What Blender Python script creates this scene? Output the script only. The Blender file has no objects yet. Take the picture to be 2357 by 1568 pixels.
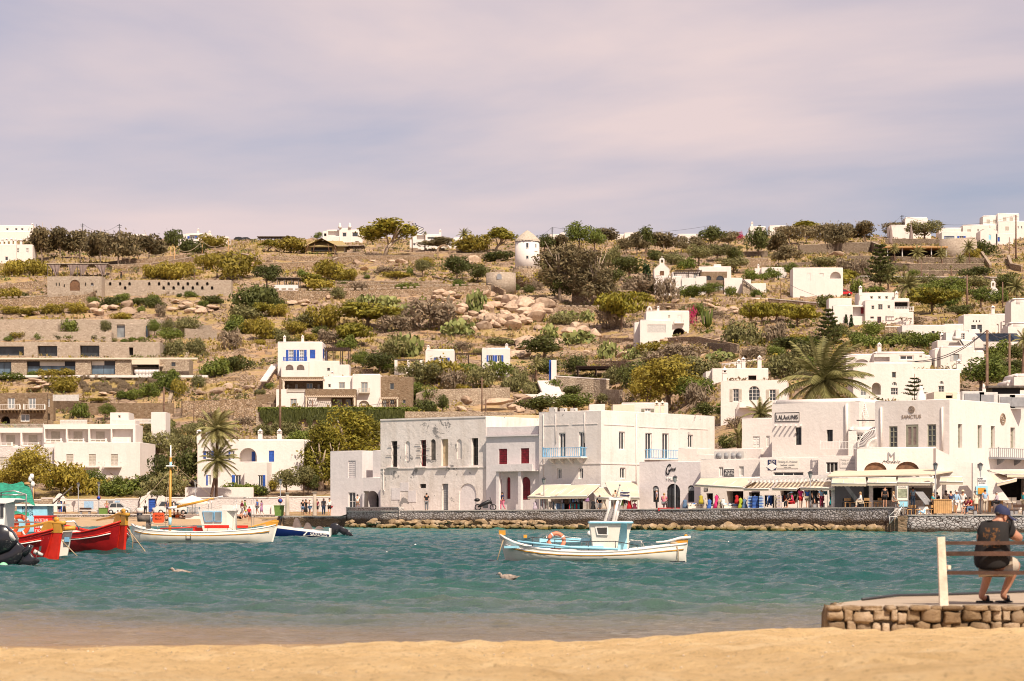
import bpy,bmesh,math,random
from math import cos,sin,pi
import numpy as np
from mathutils import Vector as Vc,Matrix
R=math.radians
rng=random.Random(7)
rU=rng.uniform
dC=dict
def U_(z): return Vc((0,0,z))
sc=bpy.context.scene
col=sc.collection
DO=bpy.data.objects
newo=DO.new
lnk=col.objects.link
# camera, sky, sun, exposure
F,CX,HY,CH=5565.0,1178.5,1180.0,1.6
cam_d=bpy.data.cameras.new('camera');cam=newo('camera',cam_d);lnk(cam)
cam.location=(0,0,CH);cam.rotation_euler=(R(90),0,0)
cam_d.sensor_width=36;cam_d.lens=85;cam_d.shift_y=(HY-784)/2357
cam_d.clip_start=0.5;cam_d.clip_end=6000
cam_d.dof.use_dof=True;cam_d.dof.focus_distance=230;cam_d.dof.aperture_fstop=4.5
sc.camera=cam
sc.view_settings.view_transform='Standard';sc.view_settings.look='None'
sc.cycles.filter_width=1.05;sc.view_settings.gamma=1.0;sc.view_settings.exposure=0.66
SUN=Vc((0.31,-0.65,0.80)).normalized()
wd=bpy.data.worlds.new('World');sc.world=wd;wd.use_nodes=True
def world():
 nt=wd.node_tree;N=nt.nodes;L=nt.links;N.clear()
 out=N.new('ShaderNodeOutputWorld');bg=N.new('ShaderNodeBackground');bg.inputs[1].default_value=0.1
 sky=N.new('ShaderNodeTexSky');sky.sky_type='NISHITA';sky.sun_disc=False
 sky.sun_elevation=math.asin(SUN.z);sky.sun_rotation=math.atan2(SUN.x,SUN.y)
 sky.dust_density=2.0;sky.air_density=1.0;sky.ozone_density=1.5
 tc=N.new('ShaderNodeTexCoord');sp=N.new('ShaderNodeSeparateXYZ');L.new(tc.outputs['Generated'],sp.inputs[0])
 ad=N.new('ShaderNodeMath');ad.operation='MAXIMUM';ad.inputs[1].default_value=0.02;L.new(sp.outputs[2],ad.inputs[0])
 a2=N.new('ShaderNodeMath');a2.operation='ADD';a2.inputs[1].default_value=0.10;L.new(ad.outputs[0],a2.inputs[0])
 dx=N.new('ShaderNodeMath');dx.operation='DIVIDE';L.new(sp.outputs[0],dx.inputs[0]);L.new(a2.outputs[0],dx.inputs[1])
 dy=N.new('ShaderNodeMath');dy.operation='DIVIDE';L.new(sp.outputs[1],dy.inputs[0]);L.new(a2.outputs[0],dy.inputs[1])
 cb=N.new('ShaderNodeCombineXYZ');L.new(dx.outputs[0],cb.inputs[0]);L.new(dy.outputs[0],cb.inputs[1])
 mp=N.new('ShaderNodeMapping');mp.inputs['Scale'].default_value=(1.0,1.25,1);mp.inputs['Location'].default_value=(3.1,2.6,0.4)
 mp.inputs['Rotation'].default_value=(0,0,R(-38));L.new(cb.outputs[0],mp.inputs[0])
 no=N.new('ShaderNodeTexNoise');no.inputs['Scale'].default_value=0.56;no.inputs['Detail'].default_value=9;no.inputs['Roughness'].default_value=0.50
 no.inputs['Distortion'].default_value=0.35;L.new(mp.outputs[0],no.inputs['Vector'])
 rp=N.new('ShaderNodeValToRGB');rp.color_ramp.elements[0].position=0.35;rp.color_ramp.elements[1].position=0.59
 rp.color_ramp.elements[0].color=(0.22,0.22,0.22,1);L.new(no.outputs[0],rp.inputs[0])
 mx=N.new('ShaderNodeMixRGB');L.new(rp.outputs[0],mx.inputs[0])
 tn=N.new('ShaderNodeMixRGB');tn.blend_type='MULTIPLY';tn.inputs[0].default_value=1;tn.inputs[2].default_value=SKYT
 L.new(sky.outputs[0],tn.inputs[1]);L.new(tn.outputs[0],mx.inputs[1]);mx.inputs[2].default_value=CLOUD
 L.new(mx.outputs[0],bg.inputs[0]);L.new(bg.outputs[0],out.inputs[0])
SKYT=(0.60,0.575,0.66,1);CLOUD=(5.15,4.2,4.15,1)
world()
sd=bpy.data.lights.new('sun','SUN');sd.energy=4.0;sd.angle=R(0.6);sd.color=(1.0,0.865,0.70)
sun=newo('sun',sd);lnk(sun);sun.rotation_euler=SUN.to_track_quat('Z','Y').to_euler()
sun.location=(60,-40,120)
# node materials
MATS={}
def nd_(nt,k): return nt.nodes.new(k)
def nl(nt,a,b): return nt.links.new(a,b)
def newmat(name):
 m=bpy.data.materials.new(name);m.use_nodes=True
 nt=m.node_tree;b=nt.nodes.get('Principled BSDF');return m,nt,b
def c4(c):return(c[0],c[1],c[2],1)
def noise(nt,scale,detail=4,rough=.55,vec=None,dist=0):
 n=nd_(nt,'ShaderNodeTexNoise');n.inputs['Scale'].default_value=scale
 n.inputs['Detail'].default_value=detail;n.inputs['Roughness'].default_value=rough;n.inputs['Distortion'].default_value=dist
 if vec is None:vec=pos(nt)
 nl(nt,vec,n.inputs['Vector']);return n.outputs[0]
def pos(nt):
 g=nd_(nt,'ShaderNodeNewGeometry');return g.outputs['Position']
def obco(nt):
 g=nd_(nt,'ShaderNodeTexCoord');return g.outputs['Object']
def ramp(nt,fac,stops):
 r=nd_(nt,'ShaderNodeValToRGB');cr=r.color_ramp
 while len(cr.elements)<len(stops):cr.elements.new(0.5)
 for e,(p,c)in zip(cr.elements,stops):
  e.position=p;e.color=c4(c)if isinstance(c,(tuple,list))else(c,c,c,1)
 nl(nt,fac,r.inputs[0]);return r.outputs[0]
def mix(nt,f,a,b,mode='MIX'):
 m=nd_(nt,'ShaderNodeMixRGB');m.blend_type=mode
 for i,v in((0,f),(1,a),(2,b)):
  if isinstance(v,(int,float)):m.inputs[i].default_value=v if i==0 else(v,v,v,1)
  elif isinstance(v,tuple):m.inputs[i].default_value=c4(v)
  else:nl(nt,v,m.inputs[i])
 return m.outputs[0]
def math2(nt,op,a,b=0.5):
 m=nd_(nt,'ShaderNodeMath');m.operation=op
 for i,v in((0,a),(1,b)):
  if isinstance(v,(int,float)):m.inputs[i].default_value=v
  else:nl(nt,v,m.inputs[i])
 return m.outputs[0]
def mapping(nt,vec,s=(1,1,1),r=(0,0,0)):
 m=nd_(nt,'ShaderNodeMapping');m.inputs['Scale'].default_value=s;m.inputs['Rotation'].default_value=r
 nl(nt,vec,m.inputs[0]);return m.outputs[0]
def bump(nt,b,h,strength=.5,dist=.05):
 n=nd_(nt,'ShaderNodeBump');n.inputs['Strength'].default_value=strength;n.inputs['Distance'].default_value=dist
 nl(nt,h,n.inputs['Height']);nl(nt,n.outputs[0],b.inputs['Normal'])
def setc(nt,b,v):
 if isinstance(v,tuple):b.inputs['Base Color'].default_value=c4(v)
 else:nl(nt,v,b.inputs['Base Color'])
def paint(name,c,rough=.5,var=.12,metal=0,scale=3.0,spec=.4,bmp=0,bs=20):
 if name in MATS:return MATS[name]
 m,nt,b=newmat(name);b.inputs['Roughness'].default_value=rough;b.inputs['Metallic'].default_value=metal
 b.inputs['Specular IOR Level'].default_value=spec
 n=noise(nt,scale,5,.6,obco(nt))
 lo=tuple(max(0,x*(1-var*1.6))for x in c);hi=tuple(min(1,x*(1+var))for x in c)
 setc(nt,b,ramp(nt,n,[(.3,lo),(.7,hi)]))
 if bmp:bump(nt,b,noise(nt,bs,4,.6,obco(nt)),bmp,.03)
 MATS[name]=m;return m
def plaster(name,c,stain=(.55,.45,.38),amt=.25,peel=0,peelc=(.3,.27,.25),bs=.35):
 m,nt,b=newmat(name);b.inputs['Roughness'].default_value=.85;b.inputs['Specular IOR Level'].default_value=.2
 p=pos(nt)
 big=ramp(nt,noise(nt,.35,6,.65,p),[(.35,0.0),(.75,1.0)])
 streak=ramp(nt,noise(nt,1.0,5,.6,mapping(nt,p,(1.6,1.6,.22))),[(.48,0.0),(.78,1.0)])
 st=math2(nt,'MULTIPLY',math2(nt,'ADD',big,streak),amt*.5)
 cc=mix(nt,st,c,stain)
 fine=noise(nt,6,4,.6,p)
 cc=mix(nt,.5,cc,ramp(nt,fine,[(.3,.86),(.7,1.0)]),'MULTIPLY')
 if peel:
  pf=ramp(nt,noise(nt,.55,9,.72,p,.4),[(peel,0.0),(peel+.012,1.0)])
  cc=mix(nt,pf,cc,peelc)
 setc(nt,b,cc)
 bump(nt,b,noise(nt,2.2,7,.65,p),bs,.12)
 MATS[name]=m;return m
def stonewall(name,cols,mortar,scale=2.6,mw=.07,flat=1.5,wet=None,bs=.8,white=None):
 m,nt,b=newmat(name);b.inputs['Roughness'].default_value=.9;b.inputs['Specular IOR Level'].default_value=.15
 p=pos(nt);v=mapping(nt,p,(1,1,flat))
 wob=nd_(nt,'ShaderNodeVectorMath');wob.operation='ADD'
 nz=nd_(nt,'ShaderNodeTexNoise');nz.inputs['Scale'].default_value=scale*1.3;nz.inputs['Detail'].default_value=3
 sv=nd_(nt,'ShaderNodeVectorMath');sv.operation='SCALE';sv.inputs['Scale'].default_value=.28/scale
 nl(nt,v,nz.inputs['Vector']);nl(nt,nz.outputs[1],sv.inputs[0])
 nl(nt,v,wob.inputs[0]);nl(nt,sv.outputs[0],wob.inputs[1])
 vo=nd_(nt,'ShaderNodeTexVoronoi');vo.inputs['Scale'].default_value=scale;nl(nt,wob.outputs[0],vo.inputs['Vector'])
 ve=nd_(nt,'ShaderNodeTexVoronoi');ve.feature='DISTANCE_TO_EDGE';ve.inputs['Scale'].default_value=scale;nl(nt,wob.outputs[0],ve.inputs['Vector'])
 sp=nd_(nt,'ShaderNodeSeparateXYZ');nl(nt,vo.outputs['Color'],sp.inputs[0])
 n=len(cols);cc=ramp(nt,sp.outputs[0],[(i/(n-1)if n>1 else 0,c)for i,c in enumerate(cols)])
 cc=mix(nt,.55,cc,ramp(nt,noise(nt,5,5,.7,p),[(.25,.55),(.75,1.0)]),'MULTIPLY')
 edge=ramp(nt,ve.outputs['Distance'],[(mw*.4,0.0),(mw,1.0)])
 if white is not None:
  wf=ramp(nt,noise(nt,.9,6,.7,p),[(.36,1.0),(.60,0.0)])
  cc=mix(nt,wf,cc,white)
 cc=mix(nt,edge,mortar,cc)
 if wet is not None:
  sz=nd_(nt,'ShaderNodeSeparateXYZ');nl(nt,p,sz.inputs[0])
  h=math2(nt,'ADD',sz.outputs[2],math2(nt,'MULTIPLY',math2(nt,'SUBTRACT',noise(nt,.35,5,.7,p),.5),wet[3]))
  wetf=ramp(nt,math2(nt,'DIVIDE',h,2.0),[(wet[1]/2,1.0),(wet[2]/2,0.0)])
  dark=mix(nt,.4,cc,wet[0],'MULTIPLY')
  dk=mix(nt,.9,dark,mix(nt,ramp(nt,noise(nt,2.5,6,.7,p),[(.35,0.0),(.7,1.0)]),wet[0],tuple(x*2.6 for x in wet[0])))
  cc=mix(nt,wetf,cc,dk)
 setc(nt,b,cc);bump(nt,b,ve.outputs['Distance'],bs,.35/scale)
 MATS[name]=m;return m
def foliage(name,dark,light,rough=.6,tr=.25):
 m,nt,b=newmat(name);b.inputs['Roughness'].default_value=rough;b.inputs['Specular IOR Level'].default_value=.25
 g=nd_(nt,'ShaderNodeNewGeometry');oi=nd_(nt,'ShaderNodeObjectInfo')
 f=math2(nt,'ADD',math2(nt,'MULTIPLY',g.outputs['Random Per Island'],.65),math2(nt,'MULTIPLY',oi.outputs['Random'],.35))
 cc=ramp(nt,f,[(.05,dark),(.6,tuple((a+c)/2 for a,c in zip(dark,light))),(.95,light)])
 setc(nt,b,cc)
 t=nd_(nt,'ShaderNodeBsdfTranslucent');nl(nt,cc,t.inputs[0])
 ms=nd_(nt,'ShaderNodeMixShader');ms.inputs[0].default_value=tr
 out=nt.nodes.get('Material Output')
 nl(nt,b.outputs[0],ms.inputs[1]);nl(nt,t.outputs[0],ms.inputs[2]);nl(nt,ms.outputs[0],out.inputs[0])
 MATS[name]=m;return m
def glassmat(name,c,rough=.08):
 m,nt,b=newmat(name);setc(nt,b,ramp(nt,noise(nt,.8,2,.5),[(.35,tuple(x*.6 for x in c)),(.7,c)]))
 b.inputs['Roughness'].default_value=rough;b.inputs['Specular IOR Level'].default_value=.6
 MATS[name]=m;return m
plaster('white',(.74,.675,.63),stain=(.50,.42,.36),amt=.38)
plaster('cream',(.72,.60,.47),amt=.4)
plaster('gwh',(.73,.67,.66),stain=(.40,.36,.34),amt=.35)
plaster('old',(.80,.725,.68),stain=(.46,.38,.31),amt=.85,peel=.60,peelc=(.27,.25,.24),bs=.5)
plaster('old2',(.77,.70,.66),stain=(.46,.38,.32),amt=.6,peel=.64,peelc=(.33,.31,.30))
plaster('yellowold',(.66,.52,.34),stain=(.30,.19,.09),amt=.9)
plaster('concrete',(.42,.36,.29),amt=.3)
plaster('paving',(.40,.34,.28),stain=(.22,.18,.15),amt=.5)
plaster('roof',(.50,.45,.40),amt=.5)
stonewall('stone',[(.25,.17,.10),(.42,.30,.20),(.33,.235,.15),(.50,.39,.28),(.30,.225,.16)],(.12,.075,.045),2.3,.09)
stonewall('stg',[(.33,.26,.20),(.45,.37,.29),(.38,.305,.235),(.52,.43,.345)],(.38,.31,.24),2.6,.05)
stonewall('std',[(.17,.125,.09),(.27,.21,.155),(.22,.165,.12),(.33,.265,.20)],(.07,.05,.035),2.6,.07)
stonewall('stb',[(.17,.115,.07),(.26,.18,.115),(.21,.145,.09),(.31,.235,.16)],(.22,.16,.11),2.6,.05)
stonewall('stl',[(.40,.32,.24),(.50,.41,.31),(.34,.26,.19),(.46,.37,.28)],(.22,.16,.11),2.2,.07)
stonewall('limewash',[(.62,.57,.54),(.68,.62,.58),(.58,.53,.51)],(.55,.50,.47),2.6,.06,bs=.5)
stonewall('quaystone',[(.20,.165,.14),(.42,.38,.35),(.50,.46,.43),(.34,.30,.27),(.46,.43,.41)],(.10,.08,.065),3.3,.10,wet=((.045,.028,.015),.92,1.22,.7),white=(.47,.44,.43))
stonewall('plazastone',[(.40,.37,.36),(.52,.49,.48),(.46,.43,.42),(.34,.31,.30)],(.06,.045,.04),3.4,.11,wet=((.03,.02,.012),.22,.55,.5))
# projection and ground
def W(px,py,Y):return Vc(((px-CX)/F*Y,Y,CH+(HY-py)/F*Y))
def SX(v):return CX+F*v[0]/v[1]
def SY(v):return HY-F*(v[2]-CH)/v[1]
PL=[(150,1190),(255,1190),(300,1184),(308,1176),(330,1128),(400,1010),(445,940),(475,862),(525,785),(570,705),(612,640),(680,600),(740,566),(790,552),(850,566),(1000,640)]
PR=[(150,1190),(205,1176),(225,1155),(260,1082),(330,960),(390,880),(450,800),(510,745),(560,700),(612,648),(680,596),(740,566),(790,548),(850,562),(1000,640)]
REG={'A1':(0,483.4,4),'A2':(589.3,483.4,4),'A3':(1178.5,483.4,4),'A4':(1767.8,460.4,4),'B1':(0,805.6,4),'B2':(589.3,805.6,4),'B3':(1178.5,805.6,4),'B4':(1767.8,776.8,4),'C1':(0,1012.8,4.781),'C2':(402.8,1012.8,4.781),'C3':(1093.3,1122.1,4.096),'C4':(1864.4,1122.1,4.192),'D1':(1196.9,1081.8,5.851),'D2':(1553.7,1064.6,5.851),'D3':(1945,1064.6,5.721),'D4':(748.1,1064.6,5.12),'D5':(0,1093.3,6.812),'D6':(230.2,1116.4,5.689),'D7':(2071.6,679,6.489),'D8':(2175.2,1139.4,5.923),'P':(0,0,1)}
def P(r,x,y):o=REG[r];return o[0]+x/o[2],o[1]+y/o[2]
def sst(t):t=np.clip(t,0,1);return t*t*(3-2*t)
def coast(px):return np.interp(px,[-800,640,650,700,795,800,880,2050,2078,2090,3200],[263,263,254,254,248,243,234,193,191.5,190,183])
VN={}
def vnoise(x,y,s,seed=0):
 if seed not in VN:VN[seed]=np.random.RandomState(seed).rand(64,64)
 T=VN[seed]
 x=np.asarray(x,float)/s;y=np.asarray(y,float)/s
 xi=np.floor(x).astype(int);yi=np.floor(y).astype(int);fx=x-xi;fy=y-yi
 fx=fx*fx*(3-2*fx);fy=fy*fy*(3-2*fy)
 g=lambda a,b:T[a%64,b%64]
 return(g(xi,yi)*(1-fx)+g(xi+1,yi)*fx)*(1-fy)+(g(xi,yi+1)*(1-fx)+g(xi+1,yi+1)*fx)*fy-.5
def pyprof(px,Y):
 t=sst((px-1350)/350.)
 a=np.interp(Y,[q[0]for q in PL],[q[1]for q in PL]);b=np.interp(Y,[q[0]for q in PR],[q[1]for q in PR])
 return a*(1-t)+b*t
def gz(X,Y):
 X=np.asarray(X,float);Y=np.asarray(Y,float)
 px=CX+F*X/Y;z=CH+(HY-pyprof(px,Y))/F*Y
 hill=sst((Y-330)/80)
 z=z+hill*(vnoise(X,Y,17,1)*1.2+vnoise(X,Y,6,2)*.7+vnoise(X,Y,2.4,3)*.35)
 yc=coast(px)
 sand=(px<648)
 beach=np.clip(-.25+(Y-262)*.06,-1.5,1.0)
 z=np.where(sand&(Y<290),np.minimum(z,beach),z)
 z=np.where(~sand&(Y<yc+1.0),-1.5,np.where(~sand&(Y<yc+26),np.minimum(z,1.0),z))
 return z
GC={};GY=np.linspace(262,792,1060)
def G(px,py):
 """ground point seen at photo position (px, py)"""
 k=round(px);Ys=GY
 if k not in GC:GC[k]=pyprof(k,Ys)
 p=GC[k]
 i=int(np.argmax(p<=py))if(p<=py).any()else len(Ys)-1
 Y=float(Ys[i]);X=(px-CX)/F*Y
 return Vc((X,Y,float(gz(X,Y))))
# mesh building
class MB:
 def __init__(s):s.v=[];s.f=[];s.m=[];s.mats=[];s.sm=[]
 def mi(s,mat):
  if isinstance(mat,str):mat=MATS[mat]
  if mat not in s.mats:s.mats.append(mat)
  return s.mats.index(mat)
 def add(s,vs,fs,mat,smooth=False):
  o=len(s.v);k=s.mi(mat);s.v+=[tuple(v)for v in vs]
  for f in fs:s.f.append([i+o for i in f]);s.m.append(k);s.sm.append(smooth)
 def obox(s,o,a,b,c,mat):
  o,a,b,c=Vc(o),Vc(a),Vc(b),Vc(c)
  vs=[o,o+a,o+a+b,o+b,o+c,o+a+c,o+a+b+c,o+b+c]
  fs=[(0,3,2,1),(4,5,6,7),(0,1,5,4),(1,2,6,5),(2,3,7,6),(3,0,4,7)]
  if a.cross(b).dot(c)<0:fs=[f[::-1]for f in fs]
  s.add(vs,fs,mat)
 def box(s,c,sz,mat,rz=0):
  c=Vc(c);m=Matrix.Rotation(rz,3,'Z')
  a,b,d=m@Vc((sz[0],0,0)),m@Vc((0,sz[1],0)),U_(sz[2])
  s.obox(c-a/2-b/2-d/2,a,b,d,mat)
 def tube(s,pts,r,mat,n=6,cap=True,smooth=True):
  pts=[Vc(p)for p in pts];rr=r if isinstance(r,(list,tuple))else[r]*len(pts)
  rings=[];up=U_(1)
  for i,p in enumerate(pts):
   d=(pts[min(i+1,len(pts)-1)]-pts[max(i-1,0)]).normalized()
   u=d.cross(up);u=u.normalized()if u.length>.05 else d.cross(Vc((1,0,0))).normalized()
   w=u.cross(d).normalized()
   rings.append([p+(u*cos(2*pi*k/n)+w*sin(2*pi*k/n))*rr[i]for k in range(n)])
  vs=[v for ring in rings for v in ring];fs=[]
  for i in range(len(pts)-1):
   for k in range(n):fs.append((i*n+k,i*n+(k+1)%n,(i+1)*n+(k+1)%n,(i+1)*n+k))
  if cap:fs.append(tuple(range(n))[::-1]);fs.append(tuple(range((len(pts)-1)*n,len(pts)*n)))
  s.add(vs,fs,mat,smooth)
 def lathe(s,c,prof,mat,n=16,smooth=True,sx=1,sy=1,rz=0):
  c=Vc(c);vs=[];fs=[]
  for(r,z)in prof:
   for k in range(n):
    a=2*pi*k/n+rz;vs.append(c+Vc((r*sx*cos(a),r*sy*sin(a),z)))
  for i in range(len(prof)-1):
   for k in range(n):fs.append((i*n+k,i*n+(k+1)%n,(i+1)*n+(k+1)%n,(i+1)*n+k))
  fs.append(tuple(range(n))[::-1]);fs.append(tuple(range((len(prof)-1)*n,len(prof)*n)))
  s.add(vs,fs,mat,smooth)
 def prism(s,poly,off,mat):
  poly=[Vc(p)for p in poly];off=Vc(off);n=len(poly)
  s.add(poly+[p+off for p in poly],[tuple(range(n))[::-1],tuple(range(n,2*n))]+[(i,(i+1)%n,(i+1)%n+n,i+n)for i in range(n)],mat)
 def quad(s,a,b,c,d,mat):s.add([a,b,c,d],[(0,1,2,3)],mat)
 def loft(s,rings,mat,closed=False,capped=False,smooth=True):
  n=len(rings[0]);vs=[v for r in rings for v in r];fs=[]
  for i in range(len(rings)-1):
   for k in range(n if closed else n-1):fs.append((i*n+k,i*n+(k+1)%n,(i+1)*n+(k+1)%n,(i+1)*n+k))
  if capped:fs.append(tuple(range(n))[::-1]);fs.append(tuple(range((len(rings)-1)*n,len(rings)*n)))
  s.add(vs,fs,mat,smooth)
 def ball(s,c,r,mat,n=10,m=6):
  r=Vc((r,r,r))if isinstance(r,(int,float))else Vc(r);c=Vc(c)
  prof=[(max(.02,sin(pi*i/m)),-cos(pi*i/m))for i in range(m+1)]
  vs=[];fs=[]
  for(q,z)in prof:
   for k in range(n):a=2*pi*k/n;vs.append(c+Vc((q*r.x*cos(a),q*r.y*sin(a),z*r.z)))
  for i in range(m):
   for k in range(n):fs.append((i*n+k,i*n+(k+1)%n,(i+1)*n+(k+1)%n,(i+1)*n+k))
  fs.append(tuple(range(n))[::-1]);fs.append(tuple(range(m*n,(m+1)*n)));s.add(vs,fs,mat,True)
 def build(s,name,parent=None,recalc=False):
  me=bpy.data.meshes.new(name);me.from_pydata(s.v,[],s.f)
  for m in s.mats:me.materials.append(m)
  me.polygons.foreach_set('material_index',s.m);me.polygons.foreach_set('use_smooth',s.sm)
  me.update()
  if recalc:
   b=bmesh.new();b.from_mesh(me);bmesh.ops.recalc_face_normals(b,faces=b.faces);b.to_mesh(me);b.free()
  o=newo(name,me);lnk(o)
  if parent is not None:
   o.parent=parent;o.matrix_parent_inverse=Matrix.Translation(-Vc(parent.location))if parent.type=='EMPTY' and not parent.parent else Matrix.Identity(4)
  return o
def tag(o,label=None,cat=None,group=None,kind=None):
 if label:o['label']=label
 if cat:o['category']=cat
 if group:o['group']=group
 if kind:o['kind']=kind
 return o
def empty(name,loc,label,cat,group=None):
 o=newo(name,None);lnk(o);o.location=loc;o.empty_display_size=.3
 return tag(o,label,cat,group)
def sub(mb,name,parent,label=None):
 """part or sub-part built in world space; all parents are unrotated so only the thing's location is undone"""
 root=parent
 while root.parent:root=root.parent
 o=mb.build(name);o.parent=parent
 if root.type=='EMPTY' and parent is root:o.matrix_parent_inverse=Matrix.Translation(-Vc(root.location))
 if label:o['label']=label
 return o
def sB_(m,n,h): sub(m,n,h); return MB()
def arr_mesh(name,V,Fq,mat,smooth=False):
 me=bpy.data.meshes.new(name);V=np.asarray(V,np.float32);Fq=np.asarray(Fq,np.int32);k=Fq.shape[1]
 me.vertices.add(len(V));me.vertices.foreach_set('co',V.ravel());me.loops.add(Fq.size);me.loops.foreach_set('vertex_index',Fq.ravel())
 me.polygons.add(len(Fq));me.polygons.foreach_set('loop_start',np.arange(0,Fq.size,k,dtype=np.int32));me.polygons.foreach_set('loop_total',np.full(len(Fq),k,np.int32))
 me.polygons.foreach_set('use_smooth',np.full(len(Fq),smooth));me.materials.append(mat);me.update(calc_edges=True);me.validate();return me
def grid_obj(name,Vg,mat,smooth=True,parent=None):
 h,w=Vg.shape[:2];idx=np.arange(h*w).reshape(h,w)
 Fq=np.stack([idx[:-1,:-1],idx[:-1,1:],idx[1:,1:],idx[1:,:-1]],-1).reshape(-1,4)
 o=newo(name,arr_mesh(name,Vg.reshape(-1,3),Fq,mat,smooth));lnk(o);return o
# terrain, water, sand, quay
def m_terrain():
 m,nt,b=newmat('dry_hill');b.inputs['Roughness'].default_value=.95;b.inputs['Specular IOR Level'].default_value=.1
 p=pos(nt)
 earth=ramp(nt,noise(nt,.10,8,.7,p),[(.25,(.28,.16,.085)),(.45,(.42,.265,.155)),(.6,(.51,.345,.215)),(.8,(.57,.42,.28))])
 grass=ramp(nt,noise(nt,1.6,6,.75,p),[(.3,(.20,.155,.055)),(.6,(.42,.31,.12)),(.8,(.52,.38,.18))])
 c=mix(nt,ramp(nt,noise(nt,.06,8,.75,p),[(.40,0.0),(.56,.9)]),earth,grass)
 vo=nd_(nt,'ShaderNodeTexVoronoi');vo.feature='DISTANCE_TO_EDGE';vo.inputs['Scale'].default_value=.75
 nl(nt,mapping(nt,p,(1,1,2.2)),vo.inputs['Vector'])
 rock=mix(nt,ramp(nt,vo.outputs['Distance'],[(.02,0.0),(.12,1.0)]),(.13,.08,.05),ramp(nt,noise(nt,2,5,.7,p),[(.3,(.30,.21,.14)),(.7,(.46,.34,.245))]))
 c=mix(nt,ramp(nt,noise(nt,.13,6,.7,mapping(nt,p,(1,1,1),(0,0,.5))),[(.46,0.0),(.52,1.0)]),c,rock)
 c=mix(nt,ramp(nt,noise(nt,2.6,8,.8,p),[(.55,0.0),(.66,.85)]),c,(.13,.10,.045))
 setc(nt,b,c);bump(nt,b,noise(nt,1.3,8,.75,p),.9,.5)
 MATS['hill']=m
m_terrain()
ys=np.concatenate([np.arange(186,330,3.0),np.arange(330,860,1.25),np.arange(860,1000,10)])
aa=np.linspace(-.34,.34,420)
YY,AA=np.meshgrid(ys,aa,indexing='ij');XX=YY*AA
hills=grid_obj('hillside',np.stack([XX,YY,gz(XX,YY)],-1),MATS['hill']);tag(hills,kind='structure')
def m_water():
 m,nt,b=newmat('sea_water');p=pos(nt)
 sx=nd_(nt,'ShaderNodeSeparateXYZ');nl(nt,p,sx.inputs[0])
 wy=math2(nt,'ADD',sx.outputs[1],math2(nt,'MULTIPLY',math2(nt,'SUBTRACT',noise(nt,.05,4,.6,p),.5),26))
 f=math2(nt,'DIVIDE',wy,300)
 body=ramp(nt,f,[(.10,(.36,.21,.09)),(.114,(.20,.145,.08)),(.138,(.05,.11,.08)),(.20,(.008,.070,.058)),(.42,(.003,.068,.058)),(.62,(.006,.115,.092)),(.80,(.010,.150,.115))])
 body=mix(nt,ramp(nt,noise(nt,.07,5,.6,mapping(nt,p,(.5,1,1))),[(.38,.55),(.65,0.0)]),body,(.006,.045,.052))
 g2=noise(nt,.9,6,.72,mapping(nt,p,(.35,1,1)))
 foam=math2(nt,'MULTIPLY',ramp(nt,g2,[(.735,0.0),(.76,1.0)]),ramp(nt,sx.outputs[2],[(.05,0.0),(.09,1.0)]))
 body=mix(nt,foam,body,(.72,.70,.66))
 setc(nt,b,body);b.inputs['IOR'].default_value=1.33;b.inputs['Roughness'].default_value=.12
 b.inputs['Specular IOR Level'].default_value=.36
 h=math2(nt,'ADD',noise(nt,2.2,5,.6,mapping(nt,p,(.6,1,1))),math2(nt,'MULTIPLY',noise(nt,9,3,.6,p),.25))
 bump(nt,b,h,.85,.14);MATS['water']=m
m_water()
rs=np.random.RandomState(5)
def waves(X,Y):
 z=np.zeros_like(X);damp=np.clip((Y-29)/14,.16,1)
 for i in range(60):
  lam=.34*(5.0/.34)**(rs.rand()**1.1);th=rs.normal(-1.75,.6);k=2*pi/lam
  ph=k*(X*cos(th)+Y*sin(th))+rs.rand()*6.28+1.3*np.sin(X*.13*rs.rand()+Y*.11*rs.rand())
  a=.0078*lam**.60
  fade=np.clip(lam/(Y*.0040),0,1)
  z+=a*fade*(1-np.abs(np.sin(ph/2+.3)))*2.0-a*fade*.7
 return z*damp*WAVE
WAVE=1.15
yl=[24.0]
while yl[-1]<275:yl.append(yl[-1]+max(.07,.0021*yl[-1]))
yl=np.array(yl);aw=np.linspace(-.27,.27,560);YW,AW=np.meshgrid(yl,aw,indexing='ij');XW=YW*AW
water=grid_obj('sea',np.stack([XW,YW,waves(XW,YW)],-1),MATS['water']);tag(water,kind='structure')
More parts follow.
